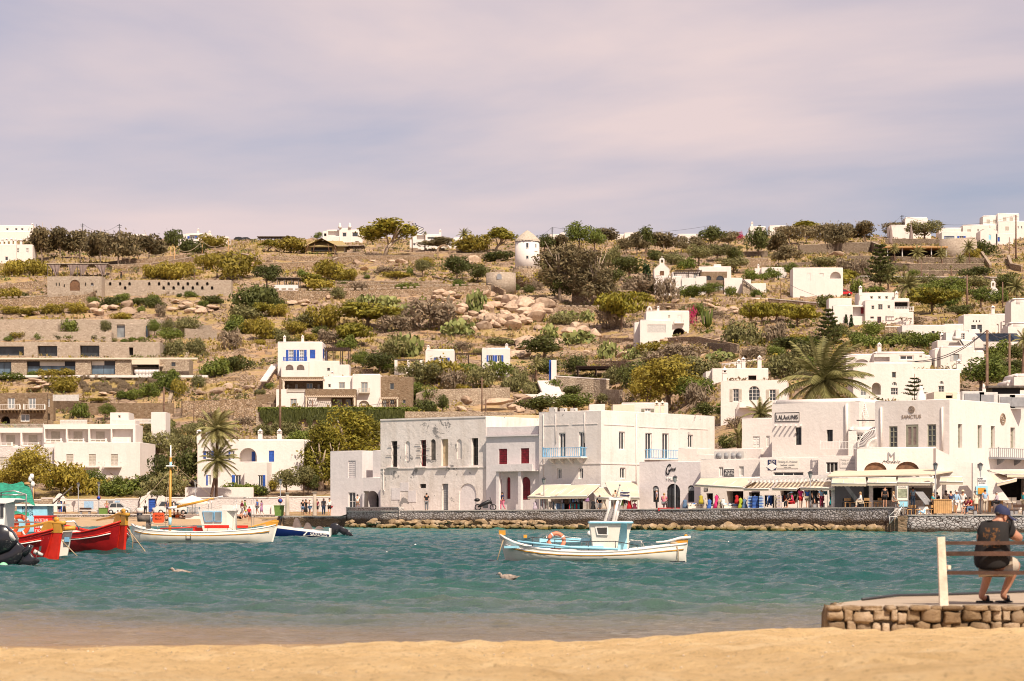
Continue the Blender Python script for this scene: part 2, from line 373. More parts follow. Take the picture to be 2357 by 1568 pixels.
def m_sand():
 m,nt,b=newmat('beach_sand');p=pos(nt);b.inputs['Roughness'].default_value=.9;b.inputs['Specular IOR Level'].default_value=.15
 c=ramp(nt,noise(nt,1.2,8,.7,p),[(.3,(.70,.47,.22)),(.5,(.86,.60,.30)),(.7,(.93,.70,.40))])
 c=mix(nt,ramp(nt,noise(nt,16,5,.8,p),[(.54,0.0),(.64,.75)]),c,(.36,.225,.11))
 c=mix(nt,ramp(nt,noise(nt,24,4,.8,mapping(nt,p,(1,1,1),(0,0,1))),[(.62,0.0),(.70,.8)]),c,(.82,.70,.52))
 sz=nd_(nt,'ShaderNodeSeparateXYZ');nl(nt,p,sz.inputs[0])
 wet=ramp(nt,math2(nt,'ADD',sz.outputs[2],math2(nt,'MULTIPLY',noise(nt,.6,4,.6,p),.08)),[(.05,1.0),(.10,0.0)])
 setc(nt,b,mix(nt,wet,c,mix(nt,.8,c,(.52,.42,.34),'MULTIPLY')))
 rr=nd_(nt,'ShaderNodeMapRange');nl(nt,wet,rr.inputs[0]);rr.inputs[3].default_value=.9;rr.inputs[4].default_value=.35
 nl(nt,rr.outputs[0],b.inputs['Roughness'])
 bump(nt,b,noise(nt,6,9,.8,p),1.0,.12);MATS['sand']=m
m_sand()
def shoreY(X):return 29.0+np.interp(X,[-9,-3,1,3.4,9],[-.3,.3,1.1,3.4,4.2])
xs=np.linspace(-12,14,300);yb=np.linspace(4,46,420);YB,XB=np.meshgrid(yb,xs,indexing='ij')
dd=shoreY(XB)-YB
zb=np.where(dd>0,dd*.036+.0,dd*.045);zb=zb+(vnoise(XB,YB,1.3,11)*.08+vnoise(XB,YB,.45,12)*.10+vnoise(XB,YB,.2,13)*.05)*np.clip(dd/2,0,1)
beach=grid_obj('sand_beach',np.stack([XB,YB,zb],-1),MATS['sand']);tag(beach,kind='structure')
mb=MB();paint('pebble',(.55,.44,.32),.8,.35,scale=.8)
for i in range(450):
 X=rU(-6.5,7.5);Y=rU(16,28.6);d=float(shoreY(np.array(X)))-Y
 if d<.3:continue
 mb.ball((X,Y,d*.036+.008),(rU(.005,.017),rU(.005,.017),rU(.005,.010)),'pebble',5,3)
tag(mb.build('pebbles'),'pale shell grit and small pebbles scattered on the near sand','pebbles',kind='stuff')
xs=np.linspace(CX-F*.30,652,150);yb=np.linspace(250,291,60)
PXg,Yg=np.meshgrid(xs,yb);Xg=(PXg-CX)/F*Yg
Zg=np.clip(-.15+(Yg-261)*.05,-1,1.0)+.04+vnoise(Xg,Yg,1.5,5)*.12
plaster('farsand',(.46,.33,.20),stain=(.28,.19,.11),amt=.7)
far=grid_obj('far_beach',np.stack([Xg,Yg,Zg],-1),MATS['farsand']);tag(far,kind='structure')
def qz(px):return np.interp(px,[640,795,800,2071,2079,2600],[1.2,1.22,1.70,1.98,1.38,1.38])
def strip(name,pxs,fn,mat,nz=None):
 Vg=np.array([[fn(p,t)for p in pxs]for t in(nz or[0,1])]);return grid_obj(name,Vg,MATS[mat],False)
def edgept(px,d=0.0):
 Y=float(coast(px));return Vc(((px-CX)/F*Y,Y,0))
def promen(p,t):
 Y=float(coast(p))+t*30;z=float(qz(p))
 if p>2079:z+=min(1,max(0,(t-.12)/.35))*.42
 return((p-CX)/F*Y,Y,z)
def frange(a,b,n):return list(np.linspace(a,b,n))
tag(strip('promenade_pavement',frange(640,797,12)+frange(800,2073,60)+frange(2078,2560,20),promen,'paving',frange(0,1,12)),kind='structure')
def road(p,t):
 Y=288+t*19;return((p-CX)/F*Y,Y,1.33)
tag(strip('coast_road',frange(-600,800,20),road,'paving',frange(0,1,4)),kind='structure')
def qwall(name,label,a,b,n,zt,zb,mat,capm='concrete',cap=.10,batter=.25,dY=0,ccat='quay wall'):
 root=empty(name,edgept((a+b)/2),label,ccat)
 pts=[edgept(p)+Vc((0,dY,0))for p in frange(a,b,n)]
 Vg=[]
 for t in frange(0,1,7):
  row=[]
  for i,q in enumerate(pts):
   z=zt(SX(q))if callable(zt)else zt
   zz=z+(zb-z)*t;bul=(vnoise(q.x*1.0,zz*1.7,.7,21))*.14
   row.append((q.x,q.y-batter*t-float(bul),zz))
  Vg.append(row)
 m=MB();n2=len(pts);vs=[v for r in Vg for v in r]
 m.add(vs,[((i+1)*n2+k,(i+1)*n2+k+1,i*n2+k+1,i*n2+k)for i in range(6)for k in range(n2-1)],mat,True)
 sub(m,'stone_face',root)
 m=MB()
 for i in range(n2-1):
  p0,p1=pts[i],pts[i+1];z0=zt(SX(p0))if callable(zt)else zt;z1=zt(SX(p1))if callable(zt)else zt
  bk=Vc((0,.55,0));fr=Vc((0,-.08,0))
  a0,a1=Vc((p0.x,p0.y,z0-.02))+fr,Vc((p1.x,p1.y,z1-.02))+fr
  b0,b1=a0+bk,a1+bk;up=Vc((0,0,cap+rU(-.012,.012)))
  m.add([a0,a1,b1,b0,a0+up,a1+up,b1+up,b0+up],[(0,1,5,4),(4,5,6,7),(3,2,1,0),(2,3,7,6)],capm)
 sub(m,'coping',root);return root
paint('coping',(.50,.46,.42),.8,.15)
qwall('quay_wall','long harbour wall with whitewashed stones above and brown tide-stained stones below',800,2072,150,lambda p:float(qz(p)),-.8,'quaystone','coping')
qwall('quay_wall','whitewashed rubble wall under the right plaza behind the sitting man',2079,2560,50,1.38,-.8,'plazastone','coping',.07,.15)
qwall('quay_wall','low grey stone wall under the four column shafts',646,797,24,1.20,-.8,'quaystone','coping',.08,.1)
st=empty('stone_steps',edgept(2060),'worn stone steps leading from the quay down to the water','steps')
for k in range(8):
 m=MB();p=2077-k*8.5;q=edgept(p);zt=1.35-k*.2
 m.box((q.x,q.y-.75-k*.03,zt/2-.4),(.95,1.3,zt+.8),'stb',-.15);sub(m,'step',st)
m=MB();q=edgept(2070);m.box((q.x+.2,q.y+1.5,.6),(1.6,3.2,2.72),'quaystone',.1)
tag(m.build('masonry_pier'),'stone corner block joining the harbour wall to the plaza','stone block')
def lowwall(name,label,cat,pts,zs,th,mat,capm,cap=.08,slab=.1,group=None):
 """free standing or retaining wall through world points pts with top heights zs (absolute) """
 root=empty(name,pts[0],label,cat,group);m=MB();c=MB()
 for i in range(len(pts)-1):
  a,b=Vc(pts[i]),Vc(pts[i+1]);za,zb=zs[i],zs[i+1]
  d=(b-a);d.z=0;d.normalize();n=Vc((-d.y,d.x,0))*th
  a0,b0=Vc((a.x,a.y,a.z)),Vc((b.x,b.y,b.z));a1,b1=Vc((a.x,a.y,za)),Vc((b.x,b.y,zb))
  m.add([a0,b0,b1,a1,a0+n,b0+n,b1+n,a1+n],[(0,1,2,3),(5,4,7,6),(3,2,6,7),(4,0,3,7),(1,5,6,2)],mat)
  if capm:
   e=n.normalized()*.05;up=U_(slab);lo=U_(.003)
   q=[a1-e+lo,b1-e+lo,b1+n+e+lo,a1+n+e+lo]
   c.add(q+[v+up for v in q],[(0,1,5,4),(4,5,6,7),(1,2,6,5),(2,3,7,6),(3,0,4,7),(3,2,1,0)],capm)
 sub(m,'stonework',root)
 if capm:sub(c,'coping',root)
 return root
def at(px,Y,z):return Vc(((px-CX)/F*Y,Y,z))
lowwall('terrace_wall','raised grey rubble wall with white coping before the arched porch','wall',[at(797,247,-.3),at(918,232.5,-.3)],[2.05,2.05],.5,'quaystone','coping')
def rockmesh(seed,squash=.7,mat='rock',sub_=2,amp=.32):
 r=random.Random(seed);b=bmesh.new();bmesh.ops.create_icosphere(b,subdivisions=sub_,radius=1)
 pl=[(Vc((r.gauss(0,1),r.gauss(0,1),r.gauss(0,1))).normalized(),r.uniform(.42,.85))for _ in range(12)]
 for v in b.verts:
  for n,d in pl:
   t=v.co.dot(n)
   if t>d:v.co-=n*(t-d)*.92
  v.co*=1+r.uniform(-.035,.035);v.co.z*=squash
 me=bpy.data.meshes.new('boulder');b.to_mesh(me);b.free();me.materials.append(MATS[mat])
 for p in me.polygons:p.use_smooth=False
 return me
def m_rock(name,c0,c1,c2,moss=None):
 m,nt,b=newmat(name);p=pos(nt);b.inputs['Roughness'].default_value=.9;b.inputs['Specular IOR Level'].default_value=.15
 oi=nd_(nt,'ShaderNodeObjectInfo')
 c=ramp(nt,noise(nt,.9,8,.7,p),[(.28,c0),(.5,c1),(.72,c2)])
 gi=nd_(nt,'ShaderNodeNewGeometry');c=mix(nt,1.0,c,ramp(nt,math2(nt,'MULTIPLY',math2(nt,'ADD',oi.outputs['Random'],gi.outputs['Random Per Island']),.5),[(0.22,.42),(.78,1.0)]),'MULTIPLY')
 c=mix(nt,ramp(nt,noise(nt,.6,6,.75,mapping(nt,p,(1,1,.5))),[(.56,0.0),(.66,.5)]),c,tuple(x*.45 for x in c0))
 if moss:
  sz=nd_(nt,'ShaderNodeSeparateXYZ');nl(nt,p,sz.inputs[0])
  h=math2(nt,'ADD',sz.outputs[2],math2(nt,'MULTIPLY',noise(nt,1.4,4,.6,p),.5))
  c=mix(nt,ramp(nt,h,[(.40,1.0),(.75,0.0)]),c,mix(nt,ramp(nt,sz.outputs[2],[(.05,0.0),(.16,1.0)]),(.025,.018,.01),(.13,.10,.025)))
 setc(nt,b,c);bump(nt,b,noise(nt,3.2,8,.75,p),.75,.15);MATS[name]=m
m_rock('rock',(.30,.20,.135),(.49,.355,.255),(.62,.48,.36))
m_rock('searock',(.17,.11,.06),(.36,.255,.15),(.52,.42,.31),moss=True)
SR=[rockmesh(100+i,.72,'searock')for i in range(9)]
HR=[rockmesh(200+i,rU(.6,.85),'rock')for i in range(12)]
def rock(me,loc,s,label,group,name='boulder',rz=None,cat='rock'):
 o=newo(name,me);lnk(o);o.location=loc;o.scale=s
 o.rotation_euler=(rU(-.25,.25),rU(-.25,.25),rU(0,6.28)if rz is None else rz)
 tag(o,label,cat,group);return o
segs=[(800,1000,'tan rubble rock on the breakwater below the small white house and its porch'),(1000,1250,'tan rubble rock on the breakwater below the peeling old building'),(1250,1480,'brown boulder at the foot of the harbour wall below the clothes shop awnings'),(1480,1740,'mossy boulder at the foot of the harbour wall below the black arched doors'),(1740,2035,'mossy boulder at the foot of the harbour wall below the souvenir shops')]
for(a,b,lab)in segs:
 dense=a<1250
 n=int((b-a)/(3.4 if dense else 5.6))
 for i in range(n):
  px=a+(b-a)*(i+rng.random())/n;q=edgept(px);row=rng.random()
  s=rU(.24,.58)if dense else rU(.22,.66)
  rock(rng.choice(SR),(q.x,q.y-.7-row*1.9,rU(.16,.34)+(.42 if(dense and row<.45)else .0)+(0 if dense else .12*(row<.5))),(s*rU(.9,1.3),s,s*rU(.75,1.05)),lab,'rocks along the foot of the harbour wall','breakwater_rock')
lowwall('road_wall','low rough retaining wall along the coast road above the far beach','wall',[at(x,287.5,-.2)for x in(-500,150,300,450,655)],[1.30]*5,.5,'quaystone','coping',slab=.12)
# kit for buildings
paint('wfr',(.74,.70,.66),.5);paint('blue',(.028,.095,.40),.5,.25);paint('ltblue',(.20,.46,.70),.45,.2);paint('skb',(.30,.60,.74),.45)
paint('red',(.20,.012,.02),.5,.3);paint('olive',(.26,.25,.19),.55);paint('bsh',(.47,.42,.35),.6,.1);paint('dbr',(.055,.030,.020),.6,.3)
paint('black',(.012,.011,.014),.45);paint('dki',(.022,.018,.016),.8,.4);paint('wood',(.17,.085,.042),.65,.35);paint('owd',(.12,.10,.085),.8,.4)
paint('wdl',(.50,.29,.12),.55,.18);paint('grey',(.26,.26,.27),.5);paint('steel',(.45,.43,.41),.3,.1,.8);paint('iron',(.04,.04,.045),.45)
paint('thatch',(.46,.39,.31),.95,.3,scale=5,bmp=.8,bs=14);paint('canvas',(.64,.53,.40),.8,.07,scale=.8,bmp=.2,bs=4);paint('cvw',(.72,.66,.58),.8,.07,scale=.8)
paint('khaki',(.34,.26,.12),.85,.15);paint('drape',(.24,.18,.16),.9,.2);paint('terracotta',(.42,.20,.09),.8,.2);paint('wpt',(.78,.75,.71),.35,.05)
paint('acg',(.55,.53,.50),.5);paint('solar',(.03,.04,.06),.2);paint('navy',(.016,.022,.075),.4);paint('ochre',(.55,.27,.035),.45,.12)
paint('pink',(.60,.16,.24),.8);paint('pole',(.17,.10,.065),.85,.3,scale=2);paint('grassgreen',(.06,.12,.02),.8);paint('gold',(.28,.20,.14),.6)
glassmat('glass',(.050,.056,.062));glassmat('glb',(.13,.19,.25));glassmat('glp',(.30,.32,.33))
CAMP=U_(CH)
class Face:
 def __init__(s,p0,p1):
  s.o=Vc((p0[0],p0[1],0));q=Vc((p1[0],p1[1],0));s.d=(q-s.o).normalized();s.len=(q-s.o).length
  s.n=Vc((s.d.y,-s.d.x,0))
 def hit(s,px,py,off=0):
  dr=Vc(((px-CX)/F,1,(HY-py)/F));o=s.o+s.n*off;t=(o-CAMP).dot(s.n)/dr.dot(s.n);return CAMP+dr*t
 def uz(s,px,py):h=s.hit(px,py);return(h-s.o).dot(s.d),h.z
 def pt(s,u,z,off=0):v=s.o+s.d*u+s.n*off;return Vc((v.x,v.y,z))
def wfc(mb,f,z0,z1,holes,mat,u0=0,u1=None):
 u1=f.len if u1 is None else u1
 hs=[]
 for h in holes:
  a,b,c,d=max(h[0],u0+.02),max(h[1],z0+.02),min(h[2],u1-.02),min(h[3],z1-.02)
  if c-a>.03 and d-b>.03:hs.append((a,b,c,d)+tuple(h[4:]))
 us=sorted(set([u0,u1]+[h[0]for h in hs]+[h[2]for h in hs]));zs=sorted(set([z0,z1]+[h[1]for h in hs]+[h[3]for h in hs]))
 for i in range(len(us)-1):
  for j in range(len(zs)-1):
   cu,cz=(us[i]+us[i+1])/2,(zs[j]+zs[j+1])/2
   if any(h[0]<cu<h[2]and h[1]<cz<h[3]for h in hs):continue
   mb.quad(f.pt(us[i],zs[j]),f.pt(us[i+1],zs[j]),f.pt(us[i+1],zs[j+1]),f.pt(us[i],zs[j+1]),mat)
 for h in hs:
  a,b,c,d,arch,dep=h[:6];rm=h[6]if len(h)>6 and h[6]else mat;D=-dep
  if arch:
   r=(c-a)/2;zc=max(b,d-r*arch);rz=d-zc;N=10
   arc=[(a+r-r*cos(pi*k/N),zc+rz*sin(pi*k/N))for k in range(N+1)]
   for k in range(N):
    (ua,za),(ub,zb)=arc[k],arc[k+1]
    mb.quad(f.pt(ua,za),f.pt(ub,zb),f.pt(ub,d+.0001),f.pt(ua,d+.0001),mat)
    mb.quad(f.pt(ub,zb),f.pt(ua,za),f.pt(ua,za,D),f.pt(ub,zb,D),rm)
  else:
   zc=d;mb.quad(f.pt(a,d),f.pt(a,d,D),f.pt(c,d,D),f.pt(c,d),rm)
  mb.quad(f.pt(a,b),f.pt(a,b,D),f.pt(a,zc,D),f.pt(a,zc),rm)
  mb.quad(f.pt(c,b,D),f.pt(c,b),f.pt(c,zc),f.pt(c,zc,D),rm)
  mb.quad(f.pt(c,b),f.pt(c,b,D),f.pt(a,b,D),f.pt(a,b),rm)
def fan(f,a,b,c,d,arch,off):
 if not arch:return[f.pt(a,b,off),f.pt(c,b,off),f.pt(c,d,off),f.pt(a,d,off)]
 r=(c-a)/2;zc=max(b,d-r*arch);rz=d-zc
 return[f.pt(a,b,off),f.pt(c,b,off)]+[f.pt(a+r+r*cos(pi*k/10),zc+rz*sin(pi*k/10),off)for k in range(11)]
def bar(mb,f,u0,z0,u1,z1,off,t,mat):mb.obox(f.pt(u0,z0,off),f.d*(u1-u0),U_(z1-z0),f.n*t,mat)
def window(root,f,a,b,c,d,arch=0,dep=.2,fr='wfr',gl='glass',nx=2,nz=2,t=.07,shut=None,single=False,kind='window',lab=None):
 m=MB();off=-dep+.01;poly=fan(f,a,b,c,d,arch,off);m.add(poly,[tuple(range(len(poly)))],gl);w=sub(m,kind,root,lab)
 if fr:
  m=MB();o=off+.005
  bar(m,f,a,b,a+t,d-(0 if not arch else(c-a)/2*arch),o,.05,fr);bar(m,f,c-t,b,c,d-(0 if not arch else(c-a)/2*arch),o,.05,fr);bar(m,f,a+t,b,c-t,b+t,o,.05,fr)
  if not arch:bar(m,f,a+t,d-t,c-t,d,o,.05,fr)
  else:
   r=(c-a)/2;zc=d-r*arch;m.tube([f.pt(a+r-r*.96*cos(pi*k/10),zc+(d-zc)*.96*sin(pi*k/10),o+.02)for k in range(11)],t*.55,fr,4)
  for i in range(1,nx):
   u=a+(c-a)*i/nx;bar(m,f,u-t*.4,b+t,u+t*.4,d-t,o,.045,fr)
  for j in range(1,nz):
   z=b+(d-b)*j/nz;bar(m,f,a+t,z-t*.3,c-t,z+t*.3,o,.042,fr)
  sub(m,'frame',w)
 if shut:
  wd_=(c-a)/2
  for s in((-1,1)if not single else(single,)):
   m=MB();u0=a-wd_-.02 if s<0 else c+.02
   bar(m,f,u0,b,u0+wd_,d,.003,.05,shut)
   k=int((d-b)/.16)
   for i in range(k):bar(m,f,u0+.06,b+.06+i*(d-b-.12)/k,u0+wd_-.06,b+.06+(i+.55)*(d-b-.12)/k,.053,.02,shut)
   sub(m,'shutter',w)
 return w
def panel(root,f,a,b,c,d,mat,arch=0,dep=.12,kind='shutter',leaves=2,fr=None,lab=None,slats=True):
 m=MB();off=-dep;poly=fan(f,a,b,c,d,arch,off);m.add(poly,[tuple(range(len(poly)))],mat)
 top=d-((c-a)/2*arch if arch else 0)
 for i in range(leaves):
  u0=a+(c-a)*i/leaves;u1=a+(c-a)*(i+1)/leaves;k=max(2,int((top-b)/.22))if slats else 2
  for j in range(k):bar(m,f,u0+.05,b+.05+j*(top-b-.1)/k,u1-.05,b+.05+(j+.6)*(top-b-.1)/k,off+.002,.03,mat)
 p=sub(m,kind,root,lab)
 if fr:
  m=MB();bar(m,f,a-.05,b,a,d,.002,.04,fr);bar(m,f,c,b,c+.05,d,.002,.04,fr)
  if not arch:bar(m,f,a-.05,d,c+.05,d+.05,.002,.04,fr)
  sub(m,'frame',p)
 return p
def openings(root,f,r,ops):
 """ops: (kind, x0, ytop, x1, ybot, {...}) -> holes; parts are built at once"""
 holes=[]
 for op in ops:
  k,x0,y0,x1,y1=op[:5];o=dC(op[5])if len(op)>5 else{}
  ua,zt=f.uz(*P(r,x0,y0));uc,_=f.uz(*P(r,x1,y0));um,zb=f.uz(*P(r,(x0+x1)/2,y1));zt=f.uz(*P(r,(x0+x1)/2,y0))[1]
  a,c=min(ua,uc),max(ua,uc);a=max(a,.03);c=min(c,f.len-.03);b,d=zb,zt
  if c-a<.05 or d-b<.05:continue
  arch=o.pop('arch',0);dep=o.pop('dep',None);rm=o.pop('rm',None)
  if k=='win':dep=dep or .18;window(root,f,a,b,c,d,arch,dep,**o)
  elif k=='open':dep=dep or .15;window(root,f,a,b,c,d,arch,dep,**o)
  elif k=='shut':dep=dep or .1;panel(root,f,a,b,c,d,o.pop('mat','bsh'),arch,dep,**o)
  elif k=='door':dep=dep or .15;panel(root,f,a,b,c,d,o.pop('mat','wood'),arch,dep,kind='door',**o)
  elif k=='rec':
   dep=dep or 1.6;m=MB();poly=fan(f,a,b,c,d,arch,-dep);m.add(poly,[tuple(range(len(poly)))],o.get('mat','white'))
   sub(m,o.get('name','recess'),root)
  holes.append((a,b,c,d,arch,dep,rm))
 return holes
def blk(root,r,x0,yt,x1,yb,Y,rot=0,D=6,mat='white',front=(),right=(),left=(),down=3,cap=.13,part='wall',roof='roof',ztop=None,zbot=None):
 """one rendered box of a building: its front wall runs from photo column x0 to x1; rot>0 brings the right end nearer"""
 Y+=YO[0];down+=3 if YO[0]else 0;pa,pb=P(r,x0,yt),P(r,x1,yb);p0=Vc(((pa[0]-CX)/F*Y,Y,0));d=Vc((cos(R(rot)),-sin(R(rot)),0))
 k=(pb[0]-CX)/F;t=(k*p0.y-p0.x)/(d.x-k*d.y);p1=p0+d*t;nb=Vc((-d.y,d.x,0))
 zt=ztop if ztop is not None else CH+(HY-pa[1])/F*Y;zb=zbot if zbot is not None else CH+(HY-pb[1])/F*Y;z0=zb-down
 q0,q1=p0+nb*D,p1+nb*D
 ff,fr,fl,fb=Face(p0,p1),Face(p1,q1),Face(q0,p0),Face(q1,q0)
 m=MB();zw=zt-cap
 wfc(m,ff,z0,zw,openings(root,ff,r,front),mat);wfc(m,fr,z0,zw,openings(root,fr,r,right),mat)
 wfc(m,fl,z0,zw,openings(root,fl,r,left),mat);wfc(m,fb,z0,zw,[],mat)
 zr=zt-.32
 m.quad(*[Vc((q.x,q.y,zr))for q in(p0,p1,q1,q0)],roof)
 if cap:
  c=[p0+nb*cap+d*cap,p1+nb*cap-d*cap,q1-nb*cap-d*cap,q0-nb*cap+d*cap];c=[Vc((v.x,v.y,zt-cap))for v in c]
  for i in range(4):m.tube([c[i],c[(i+1)%4]],cap*1.01,mat,10)
  for v in c:m.ball(v,cap*1.01,mat,8,6)
  for i in range(4):
   a,b=c[i],c[(i+1)%4];m.quad(Vc((b.x,b.y,zr)),Vc((a.x,a.y,zr)),a+U_(.02),b+U_(.02),mat)
 sub(m,part,root)
 return dC(f=ff,r=fr,l=fl,zt=zt,zb=zb,p0=p0,p1=p1,nb=nb,d=d,D=D)
def gt(r,x,y,Y):return W(*P(r,x,y),Y+YO[0])
YO=[0.0];AUTO=[False]
def rail(root,f,r,x0,yt,x1,yb,off=0,mat='wfr',n=14,name='railing',t=.045,sides=0,posts=(0,1),label=None):
 m=MB();u0,zt=f.uz(*P(r,x0,yt));u1,_=f.uz(*P(r,x1,yt));zb=f.uz(*P(r,x0,yb))[1]
 if u1<u0:u0,u1=u1,u0
 bar(m,f,u0,zt-t,u1,zt,off,t,mat);bar(m,f,u0,zb,u1,zb+t,off,t,mat)
 for i in range(n+1):
  u=u0+(u1-u0)*i/n;bar(m,f,u-t*.3,zb,u+t*.3,zt-t,off+.005,t*.7,mat)
 for s in posts:u=u0+(u1-u0)*s;bar(m,f,u-t,zb-.02,u+t,zt+.08,off-.006,t*1.4,mat)
 if sides:
  for u in(u0,u1):
   m.obox(f.pt(u-t/2,zt-t,.02),f.d*t,U_(t),f.n*(off-.02),mat);m.obox(f.pt(u-t/2,zb,.02),f.d*t,U_(t),f.n*(off-.02),mat)
   k=max(2,int(off/.16))
   for j in range(1,k):m.obox(f.pt(u-t*.3,zb,off*j/k),f.d*t*.6,U_(zt-zb),f.n*t*.6,mat)
 return sub(m,name,root,label)
def balcony(root,f,r,x0,yt,x1,yb,off=.9,mat='wfr',slab='white',n=14,brackets=0,th=.14,sides=1):
 b=MB();u0,zt=f.uz(*P(r,x0,yt));u1,_=f.uz(*P(r,x1,yt));zb=f.uz(*P(r,x0,yb))[1]
 if u1<u0:u0,u1=u1,u0
 b.obox(f.pt(u0-.06,zb-th,.003),f.d*(u1-u0+.12),U_(th),f.n*(off+.08),slab)
 for i in range(brackets):
  u=u0+(u1-u0)*(i+.5)/brackets
  b.prism([f.pt(u-.1,zb-th-.002,.004),f.pt(u-.1,zb-th-.002,off*.8),f.pt(u-.1,zb-th-.25,off*.55),f.pt(u-.1,zb-th-.5,.004)],f.d*.2,slab)
 o=sub(b,'balcony',root);rail(o,f,r,x0,yt,x1,yb,off,mat,n,'railing',.05,sides);return o
def chimney(root,base,w=.5,h=1.1,mat='white',pot=True):
 m=MB();b=Vc(base);h*=.62;w*=.8
 m.box(b+U_(h*.35-.3),(w,w,h*.7+.6),mat);m.box(b+U_(h*.72),(w*1.25,w*1.25,h*.06),mat)
 for sx in(-1,1):
  for sy in(-1,1):m.box(b+Vc((sx*w*.36,sy*w*.36,h*.83)),(w*.2,w*.2,h*.16),mat)
 m.box(b+U_(h*.83),(w*.5,w*.5,h*.15),'dki')
 m.lathe(b+U_(h*.91),[(w*.82,0),(w*.80,.03*h),(w*.42,.17*h),(w*.12,.28*h),(w*.10,.33*h),(.01,.36*h)],mat,4,False,rz=pi/4)
 return sub(m,'chimney',root)
def txt(root,f,s,px0,py0,px1,py1,mat,off=.03,name='lettering',depth=.012,r='P',shear=0,keep=False):
 """lettering fitted in a photo rectangle on a wall face"""
 cu=bpy.data.curves.new('lettering','FONT');cu.body=s;cu.extrude=depth;cu.align_x='LEFT';cu.resolution_u=3;cu.shear=shear
 o=newo('lettering',cu);lnk(o);bpy.context.view_layer.update()
 me=bpy.data.meshes.new_from_object(o.evaluated_get(bpy.context.evaluated_depsgraph_get()));DO.remove(o)
 co=np.zeros(len(me.vertices)*3);me.vertices.foreach_get('co',co);co=co.reshape(-1,3)
 lo,hi=co.min(0),co.max(0);a=f.uz(*P(r,px0,py1));b=f.uz(*P(r,px1,py0));sx=(b[0]-a[0])/(hi[0]-lo[0]);sz=(b[1]-a[1])/(hi[1]-lo[1])
 if keep:sx=sz=min(sx,sz)
 q=[f.pt(a[0]+(v[0]-lo[0])*sx,a[1]+(v[1]-lo[1])*sz,off+v[2])for v in co]
 me.vertices.foreach_set('co',[x for v in q for x in v]);me.materials.clear();me.materials.append(MATS[mat]);me.update()
 t=newo(name,me);lnk(t);t.parent=root
 rt=root
 while rt.parent:rt=rt.parent
 if rt.type=='EMPTY' and root is rt:t.matrix_parent_inverse=Matrix.Translation(-Vc(rt.location))
 return t
def board(root,f,r,x0,y0,x1,y1,mat,off=.01,th=.04,name='sign_board',edge=None):
 m=MB();a=f.uz(*P(r,x0,y1));b=f.uz(*P(r,x1,y0));bar(m,f,a[0],a[1],b[0],b[1],off,th,mat);o=sub(m,name,root)
 if edge:
  m=MB();e=.05*max(1,(b[1]-a[1])/1.0)
  for q in((a[0],a[1],b[0],a[1]+e),(a[0],b[1]-e,b[0],b[1]),(a[0],a[1]+e,a[0]+e,b[1]-e),(b[0]-e,a[1]+e,b[0],b[1]-e)):bar(m,f,*q,off+th+.002,.02,edge)
  sub(m,'border',o)
 return o
def hsr(name,r,x,y,Y,label,cat='house',group=None,auto=True):
 YO[0]=G(*P(r,x,y)).y-Y-(12 if 'dark arched' in label else 5)if AUTO[0]and auto else 0.0
 return empty(name,W(*P(r,x,y),Y+YO[0]),label,cat,group)
def pergola(root,r,x0,yt,x1,yb,Y,D=3.5,mat='dbr',nposts=3,slats=12,pr=.09,th=.14,name='pergola',thatch=None):
 a=gt(r,x0,yt,Y);b=gt(r,x1,yt,Y);z=a.z;zb=gt(r,x0,yb,Y).z-.3;m=MB()
 for k in(0,D):
  m.obox((a.x-.2,a.y+k-.07,z-th),(b.x-a.x+.4,0,0),(0,.14,0),(0,0,th),mat)
  for i in range(nposts):
   x=a.x+(b.x-a.x)*i/(nposts-1);m.box((x,a.y+k,(z-th+zb)/2),(pr*2,pr*2,z-th-zb-.004),mat)
 for i in range(slats+1):
  x=a.x-.2+(b.x-a.x+.3)*i/slats;m.box((x,a.y+D/2,z+.05),(.1,D+.7,.09),mat)
 if thatch:m.box((a.x/2+b.x/2,a.y+D/2,z+.16),(b.x-a.x+.8,D+.9,.12),thatch)
 return sub(m,name,root)
# waterfront buildings (front walls turned about 40 degrees to the camera)
B=lambda m,**k:dC(mat=m,**k)
h=hsr('white_house','B2',690,1380,243,'small plain grey-white house with a closed louvred shutter, left neighbour of the peeling old building')
b1=blk(h,'B2',685,932,978,1500,254,35,8,mat='gwh',front=[('shut',848,1020,917,1178,B('gwh',leaves=2)),('win',850,1312,915,1480,dC(shut=None))],zbot=1.25,down=.3,cap=.05)
b2=blk(h,'B2',979,1176,1148,1500,249.6,35,8,mat='gwh',front=[('rec',1010,1296,1130,1500,dC(arch=1,dep=1.8,mat='dki',rm='gwh'))],zbot=1.6,down=.3,cap=.05)
blk(h,'B2',1075,928,1150,1180,250.5,35,5,mat='gwh',ztop=b1['zt']-.02,zbot=b2['zt'],down=.2,cap=.05)
h=hsr('old_building','B2',1145,1380,240,'large derelict two-storey building with peeling plaster and boarded tall windows')
nar=lambda x0,y0,x1,y1,**k:('rec',x0,y0,x1,y1,dC(arch=1,dep=.12,name='blind_niche',**k))
